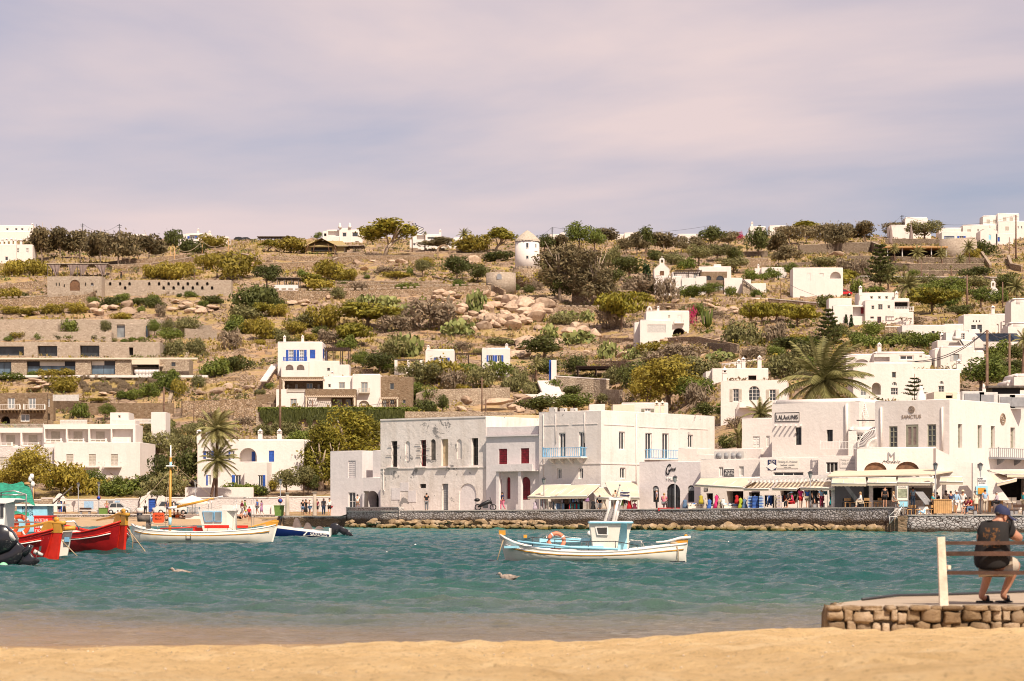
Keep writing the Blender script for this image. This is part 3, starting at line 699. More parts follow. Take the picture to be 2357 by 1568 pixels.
ru=blk(h,'B2',1146,640,2117,1500,240,39,14,mat='old',front=[('win',1245,840,1300,1078,dC(fr='owd',gl='dki',nx=2,nz=1,dep=.35)),nar(1374,840,1418,1020,mat='old2'),('win',1512,830,1565,1072,dC(fr='red',gl='dki',nx=2,nz=1,dep=.35)),nar(1607,822,1654,1016,mat='owd'),('shut',1706,822,1768,1068,B('yellowold',leaves=1,slats=False,dep=.3)),nar(1848,822,1894,1006,mat='old2'),('win',1984,812,2044,1062,dC(fr='owd',gl='dki',nx=2,nz=3,dep=.35)),('rec',1506,1234,1565,1272,dC(dep=.25,mat='dki',name='vent_opening')),('door',1712,1232,1768,1490,B('grey',leaves=1,dep=.25)),('rec',1870,1228,2028,1490,dC(arch=1,dep=.1,mat='gwh',name='walled_up_arch'))],zbot=1.6,down=.3,cap=.04)
m=MB();f=ru['f']
for(x,w)in((1262,105),(1522,108),(1738,100),(2002,110)):
 a=f.uz(*P('B2',x-w/2,1086));c=f.uz(*P('B2',x+w/2,1078));bar(m,f,a[0],a[1],c[0],c[1],.003,.28,'old2')
sub(m,'window_sill',h)
m=MB();a=f.uz(*P('B2',1147,1098));bar(m,f,.003,a[1],f.len-.003,a[1]+.09,.003,.07,'old2');bar(m,f,.002,ru['zt']-.14,f.len,ru['zt']+.02,.004,.06,'old2');sub(m,'string_course',h)
m=MB()
for(x0,y0,x1)in((1222,886,1330),(1204,972,1310),(1468,872,1585),(1488,910,1605),(1482,975,1588)):
 a=f.uz(*P('B2',x0,y0));c=f.uz(*P('B2',x1,y0-5));bar(m,f,a[0],a[1],c[0],c[1],.06,.05,'owd')
sub(m,'nailed_plank',h)
for(x0,y0,x1,y1)in((1250,1270,1330,1380),(1330,1220,1408,1300),(1404,1295,1476,1400)):
 m=MB();a=f.uz(*P('B2',x0,y1));c=f.uz(*P('B2',x1,y0));bar(m,f,a[0],a[1],c[0],c[1],.01,.03,'gwh');sub(m,'repair_board',h)
m=MB();a=f.uz(*P('B2',1178,1100));c=f.uz(*P('B2',1178,1285));m.tube([f.pt(a[0],a[1],.06),f.pt(c[0],c[1],.06),f.pt(c[0]+.25,c[1]-.2,.12)],.035,'old2');sub(m,'drain_pipe',h)
h=hsr('red_shutter_building','B2',2120,1380,231,'white building with dark red shutters and a small concrete balcony on two posts')
rs_=blk(h,'B2',2119,800,2640,1500,231.0,39,12,mat='gwh',front=[('shut',2234,910,2312,1052,B('red')),('shut',2436,905,2514,1046,B('red')),('door',2212,1172,2260,1370,B('red',arch=1,leaves=1)),('door',2306,1170,2342,1372,B('red',arch=1,leaves=1)),('door',2438,1168,2526,1380,B('red',arch=1))],zbot=1.6,down=.3,cap=.04,ztop=None)
f=rs_['f'];m=MB();bar(m,f,0,rs_['zt']-.02,f.len,rs_['zt']+.1,.005,.22,'gwh');sub(m,'cornice',h)
blk(h,'B2',2119,712,2600,800,231.5,39,3,mat='gwh',zbot=rs_['zt']+.1,down=.02,cap=.04,part='parapet')
m=MB();a=f.uz(*P('B2',2232,1122));c=f.uz(*P('B2',2615,1052));m.obox(f.pt(a[0],a[1],.004),f.d*(c[0]-a[0]),(0,0,.12),f.n*1.2,'gwh');m.obox(f.pt(a[0],a[1]+.12,1.1),f.d*(c[0]-a[0]),(0,0,c[1]-a[1]-.12),f.n*.1,'gwh')
o=sub(m,'balcony',h)
for x in(2285,2487):m=MB();u=f.uz(*P('B2',x,1122))[0];m.box(f.pt(u,(a[1]+1.6)/2,.85),(.34,.34,a[1]-1.6-.004),'gwh',-R(39));sub(m,'porch_post',h)
h=hsr('stained_building','B2',2119,700,246,'plain yellow-stained upper wall rising behind the red-shuttered building')
blk(h,'B2',2119,605,2640,760,246,12,6,mat='yellowold',cap=.04,down=6)
h=hsr('corner_building','B3',250,1380,226.5,'big white three-storey corner building with two light blue balconies')
fw=dC(fr='wfr',gl='glass',nx=2,nz=1,t=.10)
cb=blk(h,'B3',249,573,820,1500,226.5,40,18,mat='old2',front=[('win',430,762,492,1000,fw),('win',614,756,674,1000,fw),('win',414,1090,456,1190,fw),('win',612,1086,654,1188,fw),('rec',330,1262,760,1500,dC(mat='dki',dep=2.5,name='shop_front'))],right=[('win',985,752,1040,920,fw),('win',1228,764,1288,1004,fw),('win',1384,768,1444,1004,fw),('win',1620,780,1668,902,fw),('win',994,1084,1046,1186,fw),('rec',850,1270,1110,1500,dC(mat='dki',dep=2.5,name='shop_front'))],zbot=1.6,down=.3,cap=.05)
balcony(h,cb['f'],'B3',345,906,690,990,.9,'ltblue','old2',18,4)
balcony(h,cb['r'],'B3',1222,916,1530,1000,.6,'ltblue','old2',20,0)
m=MB();f=cb['f']
for x in(290,405,672):u=f.uz(*P('B3',x,600))[0];m.tube([f.pt(u,cb['zt']-.2,.05),f.pt(u,8 if x>300 else 3,.05)],.03,'old2')
f=cb['r'];u=f.uz(*P('B3',1140,600))[0];m.tube([f.pt(u,cb['zt']-.2,.05),f.pt(u,3,.05)],.05,'old2');sub(m,'drain_pipe',h)
m=MB()
for(ff,xa,xb,y)in((cb['f'],285,525,700),(cb['f'],556,790,690),(cb['r'],845,1125,690),(cb['r'],1165,1525,712),(cb['r'],1550,1805,725)):
 a=ff.uz(*P('B3',xa,y));c=ff.uz(*P('B3',xb,y));bar(m,ff,a[0],a[1],c[0],a[1]+.08,.004,.04,'old2')
bar(m,cb['f'],0,6.05,cb['f'].len,6.15,.004,.05,'old2');bar(m,cb['r'],0,6.05,17,6.15,.004,.05,'old2');sub(m,'moulding',h)
for(x,y,w)in((380,555,60),(475,560,50),(570,560,50)):
 m=MB();q=gt('B3',x,y,229);m.box(q-U_(.1),(w/100,.5,.7),'acg',-.7);m.box(q+Vc((.0,-.28,-.1)),(.3,.03,.4),'black',-.7);sub(m,'air_conditioner',h)
h=hsr('roof_house','B3',930,560,246,'low white roof rooms with two chimneys behind the building with blue balconies')
blk(h,'B3',930,502,1128,600,240,0,4,mat='cream',cap=.06);blk(h,'B3',1010,484,1438,640,250,0,5,front=[('open',1222,540,1278,570,dC(shut='olive'))])
blk(h,'B3',712,500,858,600,243,0,3,cap=.05)
for x in(1332,1385):chimney(h,gt('B3',x,570,238),.42,1.5,'cream')
h=hsr('shop_building','B3',1172,1380,217,'grey-white building with three black arched doors and black script lettering')
ad=dC(fr='black',gl='glass',nx=2,nz=1,arch=1,t=.09,dep=.2)
gz_=blk(h,'B3',1173,1030,1735,1500,218.5,32,12,mat='gwh',front=[('door',1294,1250,1352,1400,B('black',arch=1)),('win',1422,1232,1548,1500,dC(ad,nx=3,kind='door')),('door',1618,1246,1678,1400,B('black',arch=1))],zbot=1.6,down=.3,cap=.05)
f=gz_['f']
for(x0,x1)in((1294,1352),(1618,1678)):
 m=MB();a=f.uz(*P('B3',x0+6,1296));c=f.uz(*P('B3',x1-6,1258));m.add(fan(f,a[0],a[1],c[0],c[1],1,-.08),[tuple(range(13))],'glp');sub(m,'fanlight',h)
txt(h,f,'G',1418,1050,1466,1152,'black',.04,r='B3',shear=.5,depth=.03);txt(h,f,'üzel',1460,1080,1512,1112,'black',.04,r='B3',shear=.35,depth=.03)
txt(h,f,'9 MUSES',1424,1172,1524,1202,'wpt',.04,r='B3',depth=.03)
blk(h,'B3',1700,965,1870,1040,222,30,4,mat='white',cap=.05);blk(h,'B3',1530,905,1700,1040,224,30,5,mat='white',cap=.05)
blk(h,'B3',1908,910,2290,1010,222,30,5,mat='white',cap=.05)
for i,x in enumerate((1915,1978,2040,2098)):
 m=MB();q=gt('B3',x,978,216.5-i*.3);m.box(q,(1.0,.4,.85),'acg',-.6);n=Vc((-.56,-.82,0));m.lathe(q,[(.3,-.02),(.3,.02)],'grey',12);m.tube([q+n*.18,q+n*.26],.3,'grey',12);sub(m,'air_conditioner',h)
h=hsr('shop_building','B3',1736,1380,210,'low white shop row with a framed two-line sign between two small windows')
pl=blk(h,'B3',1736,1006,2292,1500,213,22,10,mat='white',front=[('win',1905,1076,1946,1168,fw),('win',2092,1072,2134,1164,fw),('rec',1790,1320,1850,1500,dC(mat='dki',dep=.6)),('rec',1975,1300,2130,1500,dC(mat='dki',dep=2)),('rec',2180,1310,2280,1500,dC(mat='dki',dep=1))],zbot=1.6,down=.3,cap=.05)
f=pl['f'];sg=board(h,f,'B3',1956,1098,2048,1162,'wfr',edge='black');txt(sg,f,'PLOUSI\'A',1962,1108,2042,1130,'black',.08,r='B3');txt(sg,f,'EST 1962',1970,1136,2036,1152,'black',.08,r='B3')
sg=board(h,f,'B3',1770,1262,1804,1300,'black');txt(sg,f,'LINEN\n1963',1773,1265,1801,1297,'wfr',.07,r='B3')
h=hsr('souvenir_shop','B4',0,1380,205,'low white souvenir shop with a cash machine sign, a painted sign and a strip window')
so=blk(h,'B4',-75,1103,465,1500,210,16,10,mat='white',front=[('win',50,1240,326,1276,dC(fr='wfr',nx=3,nz=1)),('rec',110,1385,300,1500,dC(mat='dki',dep=2)),('rec',330,1390,450,1500,dC(mat='dki',dep=2))],zbot=1.6,down=.3,cap=.05)
f=so['f'];sg=board(h,f,'B4',0,1126,74,1220,'navy');txt(sg,f,'ATM',10,1134,62,1158,'wfr',.07,r='B4')
m=MB();a=f.uz(*P('B4',37,1190));m.add([f.pt(a[0]-.5,a[1],.055),f.pt(a[0],a[1]-.35,.055),f.pt(a[0]+.5,a[1],.055),f.pt(a[0],a[1]+.35,.055)],[(0,1,2,3)],'wfr');sub(m,'emblem',sg)
sg=board(h,f,'B4',84,1124,280,1208,'cvw',edge=None);txt(sg,f,'Thinking of... Mykonos',90,1134,272,1160,'grey',.06,r='B4',shear=.2);txt(sg,f,'beachwear . souvenirs',118,1166,245,1182,'grey',.06,r='B4')
txt(sg,f,'mykonos . greece',148,1190,212,1200,'grey',.06,r='B4')
h=hsr('souvenir_shop','B4',465,1380,204,'low white shop between the souvenir shop and the arch-windowed restaurant, with one casement')
s2=blk(h,'B4',462,1090,822,1500,207.5,14,9,mat='white',front=[('win',535,1148,642,1248,dC(fr='wfr',nx=3,nz=1,gl='dki')),('rec',560,1385,800,1500,dC(mat='dki',dep=2))],zbot=1.6,down=.3,cap=.05)
f=s2['f'];sg=board(h,f,'B4',664,1112,818,1200,'white');txt(sg,f,'Thinking of... Mykonos',670,1120,812,1140,'acg',.06,r='B4',shear=.2);txt(sg,f,'GREEK SOUVENIRS',680,1150,805,1168,'acg',.06,r='B4')
rail(h,s2['f'],'B4',483,958,835,1030,0,'wfr',26,'terrace_railing',posts=(0,.5,1))
h=hsr('jewellery_house','B4',40,1100,214,'plain white house with a black framed name sign and two black windows')
la=blk(h,'B4',36,575,838,1105,214,30,8,mat='white',front=[('win',250,828,308,990,dC(fr='black',nx=2,nz=3,dep=.3)),('win',538,850,596,962,dC(fr='black',nx=2,nz=2,dep=.3))],cap=.35,down=2)
f=la['f'];sg=board(h,f,'B4',68,688,292,778,'white',edge='black');txt(sg,f,'LALAoUNIS',82,712,278,758,'black',.09,r='B4')
m=MB()
for i in range(6):a=f.uz(*P('B4',78+i*46,808));m.box(f.pt(a[0],a[1],.25),(.08,.5,.14),'gwh',-.5)
sub(m,'spotlight',h)
m=MB();u=f.uz(*P('B4',728,700));m.tube([f.pt(u[0],la['zt']-.5,.1),f.pt(u[0],u[1]-3,.08)],.14,'white',8);sub(m,'drain_pipe',h)
blk(h,'B3',2118,628,2560,1005,221,20,6,mat='white',front=[('shut',2218,796,2280,898,B('wfr')),('win',2340,790,2372,896,fw)],cap=.08,down=2)
h=hsr('terrace_room','B4',840,1000,212,'recessed white roof room with a white ladder between the framed-sign house and the emblem building')
blk(h,'B4',838,590,1010,800,214,5,5,front=[('win',925,652,985,756,dC(fr='wfr',gl='glass'))]);blk(h,'B4',740,820,1020,1040,209,5,4,front=[('win',815,860,880,960,dC(fr='wfr',gl='dki'))],cap=.4)
m=MB();a,b=gt('B4',848,600,211),gt('B4',900,785,210)
for k in(0,.38):m.tube([a+Vc((k,0,0)),b+Vc((k,0,0))],.035,'wfr',5)
for i in range(10):q=a+(b-a)*(i+.5)/10;m.tube([q,q+Vc((.38,0,0))],.025,'wfr',5)
sub(m,'ladder',h)
m=MB();a,b=gt('B4',815,764,209),gt('B4',982,764,209);m.tube([a,b],.05,'black');sub(m,'handrail',h)
h=hsr('fan_screen','B4',1000,1020,202,'white sunburst fan of metal bars beside the terrace railing','screen')
m=MB();c=gt('B4',1005,1022,202)
for i in range(17):
 a=R(95+i*5.4);m.tube([c,c+Vc((cos(a),0,sin(a)))*1.75*(1 if i%2 else .98)],.022,'wfr',4)
for rr in(1.6,.88,.8):m.tube([c+Vc((cos(R(92+k*8)),0,sin(R(92+k*8))))*rr for k in range(12)],.045,'wfr',4)
sub(m,'bars',h)
h=hsr('restaurant','B4',820,1380,199,'white restaurant front with two half-moon brown windows and a mosaic letter above its awnings','restaurant')
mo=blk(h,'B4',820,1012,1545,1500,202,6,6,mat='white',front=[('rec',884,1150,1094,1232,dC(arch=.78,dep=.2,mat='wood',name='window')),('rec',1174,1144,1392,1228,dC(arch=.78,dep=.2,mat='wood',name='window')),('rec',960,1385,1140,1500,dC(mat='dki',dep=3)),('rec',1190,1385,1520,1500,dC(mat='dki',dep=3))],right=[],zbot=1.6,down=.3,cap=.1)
f=mo['f'];txt(h,f,'M',1104,1058,1168,1128,'grey',.04,r='B4',depth=.04);txt(h,f,'Mosaic',1050,1132,1220,1158,'iron',.03,r='B4',shear=.4)
h=hsr('emblem_building','B4',985,1380,206,'tall white corner building with round brown emblems, brown lettering and grey-green windows')
sa=blk(h,'B4',985,588,1670,1500,206,38,26,mat='white',front=[('win',1114,818,1192,1016,dC(fr='olive',nx=2,nz=4,t=.1,dep=.12)),('win',1268,802,1384,1010,dC(fr='olive',gl='drape',nx=2,nz=1,t=.2,dep=.1,kind='door')),('win',1466,800,1548,1006,dC(fr='olive',nx=2,nz=4,t=.1,dep=.12))],right=[('win',1750,798,1788,1016,dC(fr='olive',gl='bsh',nx=2,nz=4,t=.13,dep=.3)),('win',1930,808,1968,1022,dC(fr='olive',gl='bsh',nx=2,nz=4,t=.13,dep=.3)),('win',2052,816,2090,1018,dC(fr='olive',gl='bsh',nx=2,nz=4,t=.13,dep=.3)),('win',2232,830,2276,1020,dC(fr='olive',gl='bsh',nx=2,nz=3,t=.13,dep=.3))],zbot=1.6,down=.3,cap=.06)
f=sa['f'];txt(h,f,'SANCTUS',1232,710,1410,748,'gold',.03,r='B4')
def emblem(root,f,r,x,y,rad):
 m=MB();a=f.uz(*P(r,x,y));R_=f.uz(*P(r,x,y-rad))[1]-a[1]
 ring=lambda q,cu=0,cz=0,n=20:[f.pt(a[0]+cu+q*cos(2*pi*k/n),a[1]+cz+q*sin(2*pi*k/n),.03)for k in range(n+1)]
 m.tube(ring(R_),R_*.07,'gold',4);m.tube(ring(R_*.82),R_*.05,'gold',4)
 for k in range(5):m.tube(ring(R_*.28,R_*.38*cos(R(90+72*k)),R_*.38*sin(R(90+72*k)),12),R_*.07,'gold',4)
 m.tube(ring(R_*.14,n=8),R_*.09,'gold',4);return sub(m,'emblem',root)
emblem(h,sa['f'],'B4',1322,666,32);emblem(h,sa['r'],'B4',2160,753,52)
m=MB()
for x in(1044,1606):u=f.uz(*P('B4',x,640));z=f.uz(*P('B4',x,1040));m.tube([f.pt(u[0],u[1],.05),f.pt(u[0],z[1],.05)],.09,'white',8)
sub(m,'drain_pipe',h);balcony(h,sa['r'],'B4',2032,1018,2500,1106,.9,'grey','grey',26,3,.12)
h=hsr('stair_wall','B4',1640,1380,197,'sloping white stair wall with a money exchange sign beside the lamp post','wall')
m=MB();Yw=197
q=[gt('B4',x,y,Yw)for x,y in((1545,1020),(1790,1146),(1870,1152),(1895,1500),(1545,1500))];m.prism([Vc((v.x,v.y,v.z))for v in q],(0,1.2,0),'white');sub(m,'buttress',h)
m=MB();q=[gt('B4',x,y,195)for x,y in((1885,1156),(1960,1150),(2225,1500),(1885,1500))];m.prism(q,(0,.5,0),'white');sub(m,'stair_flank',h)
fx=Face((q[0].x,195),(q[0].x+10,195));sg=board(h,fx,'B4',1928,1288,2010,1366,'wfr',off=.02);txt(sg,fx,'MONEY\nEXCHANGE',1932,1294,2004,1328,'navy',.07,r='B4');txt(sg,fx,'NO COMMISSION',1940,1336,2000,1346,'navy',.07,r='B4')
m=MB();m.box(gt('D3',1800,365,194.9),(.95,.1,.7),'skb');m.box(gt('D3',1800,375,194.85),(.6,.12,.5),'ochre');sub(m,'kiosk_window',h)
h=hsr('white_shop','B4',2030,1380,201,'white ground floor with dark openings at the right edge behind cafe stools')
blk(h,'B4',2030,1215,2700,1500,200,0,8,front=[('rec',2110,1300,2400,1500,dC(mat='dki',dep=3))],zbot=1.6,down=.3,cap=.05)
# awnings
def awning(r,pts,val,label,mat='canvas',ribs=3,group=None):
 """pts: back-left, back-right, front-right, front-left as (x, y, Y) in photo units; val: valance drop in m"""
 q=[gt(r,p[0],p[1],max(p[2],float(coast(P(r,p[0],0)[0]))+(4.0 if i<2 else .5))if r in('D1','D2')else p[2])for i,p in enumerate(pts)];root=empty('awning',q[3],label,'awning',group);m=MB();n=8
 ring=lambda t:[q[0].lerp(q[1],t),q[3].lerp(q[2],t)]
 rows=[]
 for j in range(6):
  s=j/5;rows.append([q[0].lerp(q[1],i/n).lerp(q[3].lerp(q[2],i/n),s)-Vc((0,0,.10*sin(pi*s)+.03*sin(i*2.2)*s))for i in range(n+1)])
 m.loft([[v+U_(.03)for v in rw]for rw in rows],mat);m.loft([[v for v in rw]for rw in rows][::-1],mat);sub(m,'canopy',root)
 m=MB();k=26
 for i in range(k):
  a=q[3].lerp(q[2],i/k);b=q[3].lerp(q[2],(i+1)/k);md=(a+b)/2;e=Vc((0,-.02,0))
  m.add([a+e,b+e,b+e-U_(val*.8),md+e-U_(val),a+e-U_(val*.8)],[(4,3,2,1,0)],mat)
 sub(m,'valance',root)
 m=MB();m.tube([q[3],q[2]],.05,'wfr',6);m.tube([q[0],q[1]],.07,'wfr',6)
 for i in range(ribs+1):a,b=ring(i/ribs);m.tube([a-U_(.06),b-U_(.06)],.03,'wfr',4)
 sub(m,'frame',root);return root
ga='cream awnings along the waterfront shops'
awning('D1',[(290,205,222.5),(690,203,217.5),(470,360,213.5),(105,362,218.5)],.25,'faded cream awning at the left end of the clothes shop under the light blue balcony',group=ga)
awning('D1',[(690,203,217.5),(1075,200,213.5),(905,352,209),(405,360,214)],.25,'cream awning of the clothes shop in front of the corner building, second from the left',group=ga)
awning('D1',[(935,240,213),(1165,240,211),(1262,372,207),(1050,372,208.5)],.2,'small yellowish awning hanging between the two big awnings of the corner building',group=ga)
awning('D1',[(1145,165,216),(1570,165,220),(1612,370,213.5),(1255,370,210)],.25,'steep cream awning right against the grey building with black arched doors',group=ga)
awning('D2',[(340,215,207),(1140,205,203),(920,335,199),(262,300,204)],.2,'long cream awning under the framed two-line sign',group=ga)
awning('D2',[(1000,275,203),(1345,275,202),(1262,355,199.5),(925,355,200.5)],.2,'cream awning left of two under the wooden lattice of the souvenir shop',group=ga)
awning('D2',[(1385,275,202),(1750,268,201),(1640,355,198.5),(1310,350,199.5)],.2,'cream awning under the right half of the wooden lattice',group=ga)
awning('D2',[(1760,265,201),(2140,265,200),(2150,345,197.5),(1690,345,198.5)],.2,'cream awning behind the lamp post with a small flag',group=ga)
h=empty('wooden_lattice',gt('D2',1000,230,201),'white wooden lattice canopy above the souvenir shop awnings','pergola')
m=MB()
for i in range(22):
 a=gt('D2',980+i*55,272-i*1.6,205-i*.25);b=gt('D2',1075+i*53,222-i*.8,209-i*.25);m.obox(a,(.14,0,0),(0,0,.12),b-a,'wfr')
for k in range(3):a=gt('D2',985+k*45,270-k*20,205.4+k*1.4);b=gt('D2',2120,240-k*18,200+k*1.4);m.obox(a+U_(.13),b-a,(0,.12,0),(0,0,.12),'wfr')
sub(m,'slats',h)
h=empty('restaurant_canopy',gt('D3',0,190,196),'long cream fabric roof over the restaurant terrace on white posts','canopy');m=MB()
q=[gt('B4',610,1240,203.4),gt('B4',1860,1212,199.5),gt('B4',1500,1272,193.8),gt('B4',545,1288,199.2)]
m.add([v+U_(.1)for v in q]+q,[(0,3,2,1),(4,5,6,7),(3,7,6,2),(1,2,6,5),(0,4,7,3)],'canvas');sub(m,'canopy',h)
m=MB()
for x in(610,770,925,1070,1225,1385,1520):a=gt('B4',x,1286,199-(x-600)*.0056);m.tube([a,a+Vc((.2,4,.4))],.09,'wfr',8)
sub(m,'rafter',h)
for(x,y0)in((600,1300),(948,1300),(1236,1300),(1532,1300),(1620,1300)):
 m=MB();zf=1.9 if x<1250 else 1.38;a=gt('B4',x,y0,198.9-(x-600)*.0056);m.box((a.x,a.y,(a.z+zf)/2),(.3,.3,a.z-zf),'wfr');sub(m,'post',h)
for i,(x0,x1,y0,y1)in enumerate(((585,905,1300,1345),(915,1185,1300,1340),(1190,1530,1295,1338),(1580,1795,1290,1330))):
 awning('B4',[(x0+8,y0-4,198.6-(x0-600)*.0056),(x1-8,y0-4,198.6-(x1-600)*.0056),(x1,y1,197.6-(x1-600)*.0056),(x0,y1,197.6-(x0-600)*.0056)],.25,['rolled cream drop awning of the restaurant, leftmost of four','rolled cream drop awning with faint script below the left half-moon window','rolled cream drop awning below the right half-moon window','short cream awning beside the round straw disc'][i],group=ga)
m=MB();a=gt('B4',600,1345,198.4);b=gt('B4',945,1500,198.4);m.box(((a.x+b.x)/2,a.y+.06,(a.z+1.95)/2),(b.x-a.x-.3,.04,a.z-1.95),'glass')
tag(m.build('terrace_windscreen'),'grey transparent windscreen at the left end of the restaurant terrace','windscreen')
awning('B4',[(2030,1225,199.6),(2500,1225,199.6),(2500,1260,195),(2200,1262,195)],.25,'cream awning at the right edge above the cafe stools',group=ga)
awning('B4',[(2040,1262,198),(2200,1262,198),(2290,1300,194.5),(2110,1345,194.5)],.25,'sagging cream awning just right of the money exchange wall',group=ga)
AUTO[0]=True
# houses on the hillside
bw=dC(fr='wfr',gl='glass',nx=2,nz=2,t=.09);bs=dC(fr='wfr',gl='glass',nx=2,nz=1,t=.09,shut='blue')
gw=dC(fr='bsh',gl='glb',nx=2,nz=1,t=.1)
def Yat(r,x,y):return G(*P(r,x,y)).y
h=hsr('hotel','B1',600,1150,344,'long white hotel with four upper loggias and three railed balconies, behind the trees at left','hotel')
lg=[('rec',x,728,x+192,856,dC(dep=1.4,mat='white',name='loggia'))for x in(414,620,827,1032)]
hu=blk(h,'B1',402,684,1247,870,346,0,7,front=lg,cap=.05,down=3)
f5=Face((hu['p0'].x,hu['p0'].y+1.38),(hu['p1'].x,hu['p1'].y+1.38))
for x in(472,678,883,1087):panel(h,f5,*(lambda a,c:(a[0],a[1],c[0],c[1]))(f5.uz(*P('B1',x,852)),f5.uz(*P('B1',x+80,752))),'bsh',dep=-.03)
for x in(416,622,829,1034):rail(h,hu['f'],'B1',x,820,x+148,852,.02,'wfr',3,'railing',.1)
h2=blk(h,'B1',-400,716,401,890,346.5,0,7,front=[('rec',x,762,x+188,886,dC(dep=1.4,mat='white',name='loggia'))for x in(-210,0,204)],cap=.05)
f5=Face((h2['p0'].x,h2['p0'].y+1.38),(h2['p1'].x,h2['p1'].y+1.38))
for x in(58,264):panel(h,f5,*(lambda a,c:(a[0],a[1],c[0],c[1]))(f5.uz(*P('B1',x,884)),f5.uz(*P('B1',x+80,785))),'bsh',dep=-.03)
for x in(-40,204):rail(h,h2['f'],'B1',x,854,x+152,888,.02,'wfr',3,'railing',.1)
hb=blk(h,'B1',500,852,1290,1300,342,4,10,front=[('shut',x,960,x+64,1065,B('bsh'))for x in(611,818,1022)],right=[('win',1205,940,1215,1120)],cap=.05)
for x in(560,765,968):balcony(h,hb['f'],'B1',x,1032,x+150,1074,.8,'wfr','white',12)
hc=blk(h,'B1',-400,896,500,1300,343,0,9,mat='limewash',front=[('shut',x,984,x+64,1065,B('bsh'))for x in(-4,200,404)],cap=.05)
for x in(-40,400):balcony(h,hc['f'],'B1',x,1062,x+100,1104,.8,'wfr','white',8)
h=hsr('roof_shed','B1',1100,660,352,'small white boxy room with a tiny window on the hotel roof','shed',auto=False)
blk(h,'B1',1014,576,1184,700,352,0,5,front=[('win',1088,602,1110,626,dC(fr='bsh',nx=1,nz=1))],cap=.04);blk(h,'B1',1030,645,1246,720,349,0,4,cap=.04)
h=hsr('roof_shed','B1',1450,640,370,'plain white shed with a sloping slab roof beside the tall brown pole','shed',auto=False);blk(h,'B1',1392,572,1525,645,366,0,5,cap=.04,down=4)
YO[0]=0.0
def fence(r,x0,yt,x1,yb,Y,n,label,mat='wfr',w=.07):
 root=empty('picket_fence',gt(r,x0,yb,Y),label,'fence');a=gt(r,x0,yt,Y);c=gt(r,x1,yb,Y);m=MB()
 for i in range(n):x=a.x+(c.x-a.x)*i/(n-1);m.box((x,Y,(a.z+c.z)/2),(w,.04,a.z-c.z),mat)
 sub(m,'pickets',root);m=MB()
 for z in(a.z-.15,c.z+.15):m.box(((a.x+c.x)/2,Y+.05,z),(c.x-a.x,.05,.08),mat)
 sub(m,'rail',root)
fence('B1',555,642,800,686,345,34,'white picket fence on the hotel roof left of the flowering shrub');fence('B1',1190,634,1390,680,362,28,'white picket fence between the two roof sheds');fence('B1',490,412,722,470,385,30,'pale grey wooden fence beside the stone hotel','acg',.12)
h=hsr('stone_hotel','B1',240,680,372,'brown stone hotel with two white railed balconies at the left edge','hotel')
sh=blk(h,'B1',-300,395,432,700,372,0,8,mat='stb',front=[('win',70,442,138,540,dC(fr='wfr',gl='glp',t=.12,nz=1)),('win',262,442,330,540,dC(fr='wfr',gl='glp',t=.12,nz=1)),('rec',8,610,92,700,dC(arch=1,dep=1.5,mat='dki')),('win',190,592,272,660,dC(fr='wfr',gl='glp',t=.12,nz=1))],cap=.08)
blk(h,'B1',432,397,492,700,373,-20,7,mat='stb',front=[('win',442,452,460,524),('rec',436,585,458,645,dC(dep=.3,mat='dki'))],cap=.08)
for x in(0,228):balcony(h,sh['f'],'B1',x,504,x+192,550,1.1,'wfr','stl',10,6)
rail(h,Face((sh['p0'].x,360+YO[0]),(sh['p1'].x,360+YO[0])),'B1',-100,682,402,712,0,'wfr',60,'terrace_railing')
h=hsr('modern_villa','B1',700,235,470,'lowest level of the long stone villa, with wide dark glass openings','villa')
gd=dC(fr='iron',gl='glb',nx=4,nz=1,t=.12,dep=.9)
v1=blk(h,'B1',-300,86,1206,240,470,0,12,mat='stl',front=[('win',-120,108,104,234,dC(gd,nx=3)),('win',246,104,694,232,gd),('win',838,100,1060,226,dC(gd,nx=2))],cap=.05)
m=MB();f=v1['f']
for(x0,x1,y0,y1,mt)in((360,590,104,145,'cvw'),(840,955,98,140,'cvw'),(250,360,106,148,'black'),(592,692,104,145,'black'),(956,1058,100,140,'iron')):
 m=MB();a=f.uz(*P('B1',x0,y1));c=f.uz(*P('B1',x1,y0));bar(m,f,a[0],a[1],c[0],c[1],-.75,.06,mt);sub(m,'roller_blind',h)
m=MB();bar(m,f,-.5,v1['zt']-.05,f.len+13,v1['zt']+.28,.02,.5,'cream');bar(m,f,f.len-29,v1['zb']-.35,f.len+15,v1['zb']+.1,.01,1.2,'white');sub(m,'roof_slab',h)
v1b=blk(h,'B1',1207,88,1466,240,471,0,8,mat='cream',front=[('rec',1215,134,1462,236,dC(dep=3.5,mat='bsh',name='terrace_recess'))],cap=.05)
blk(h,'B1',1467,86,1740,240,472,0,6,mat='stl',front=[('win',1578,114,1616,150,dC(fr='iron',nx=1,nz=1))],cap=.05)
m=MB();f=v1b['f']
for i in range(6):a=f.uz(*P('B1',1222+i*40,150));m.obox(f.pt(a[0],a[1],-.3),f.d*1.6,(0,0,.12),f.n*-3,'cream')
sub(m,'pergola_slat',h)
for i in range(7):m=MB();q=gt('B1',1262+i*30,240,470.4);m.lathe(q,[(.5,0),(.5,.1),(.3,.12),(.32,.5),(.55,.55),(.55,1.1),(.5,1.2)],'wfr',10);tag(m.build('chair'),'round white chair in the row under the villa pergola','chair','white chairs on the villa terrace')
h=hsr('modern_villa','A1',500,1350,486,'middle level of the modern stone villa with three dark recessed openings','villa')
dk=dC(fr='iron',gl='glass',nx=3,nz=1,t=.12,dep=1.2)
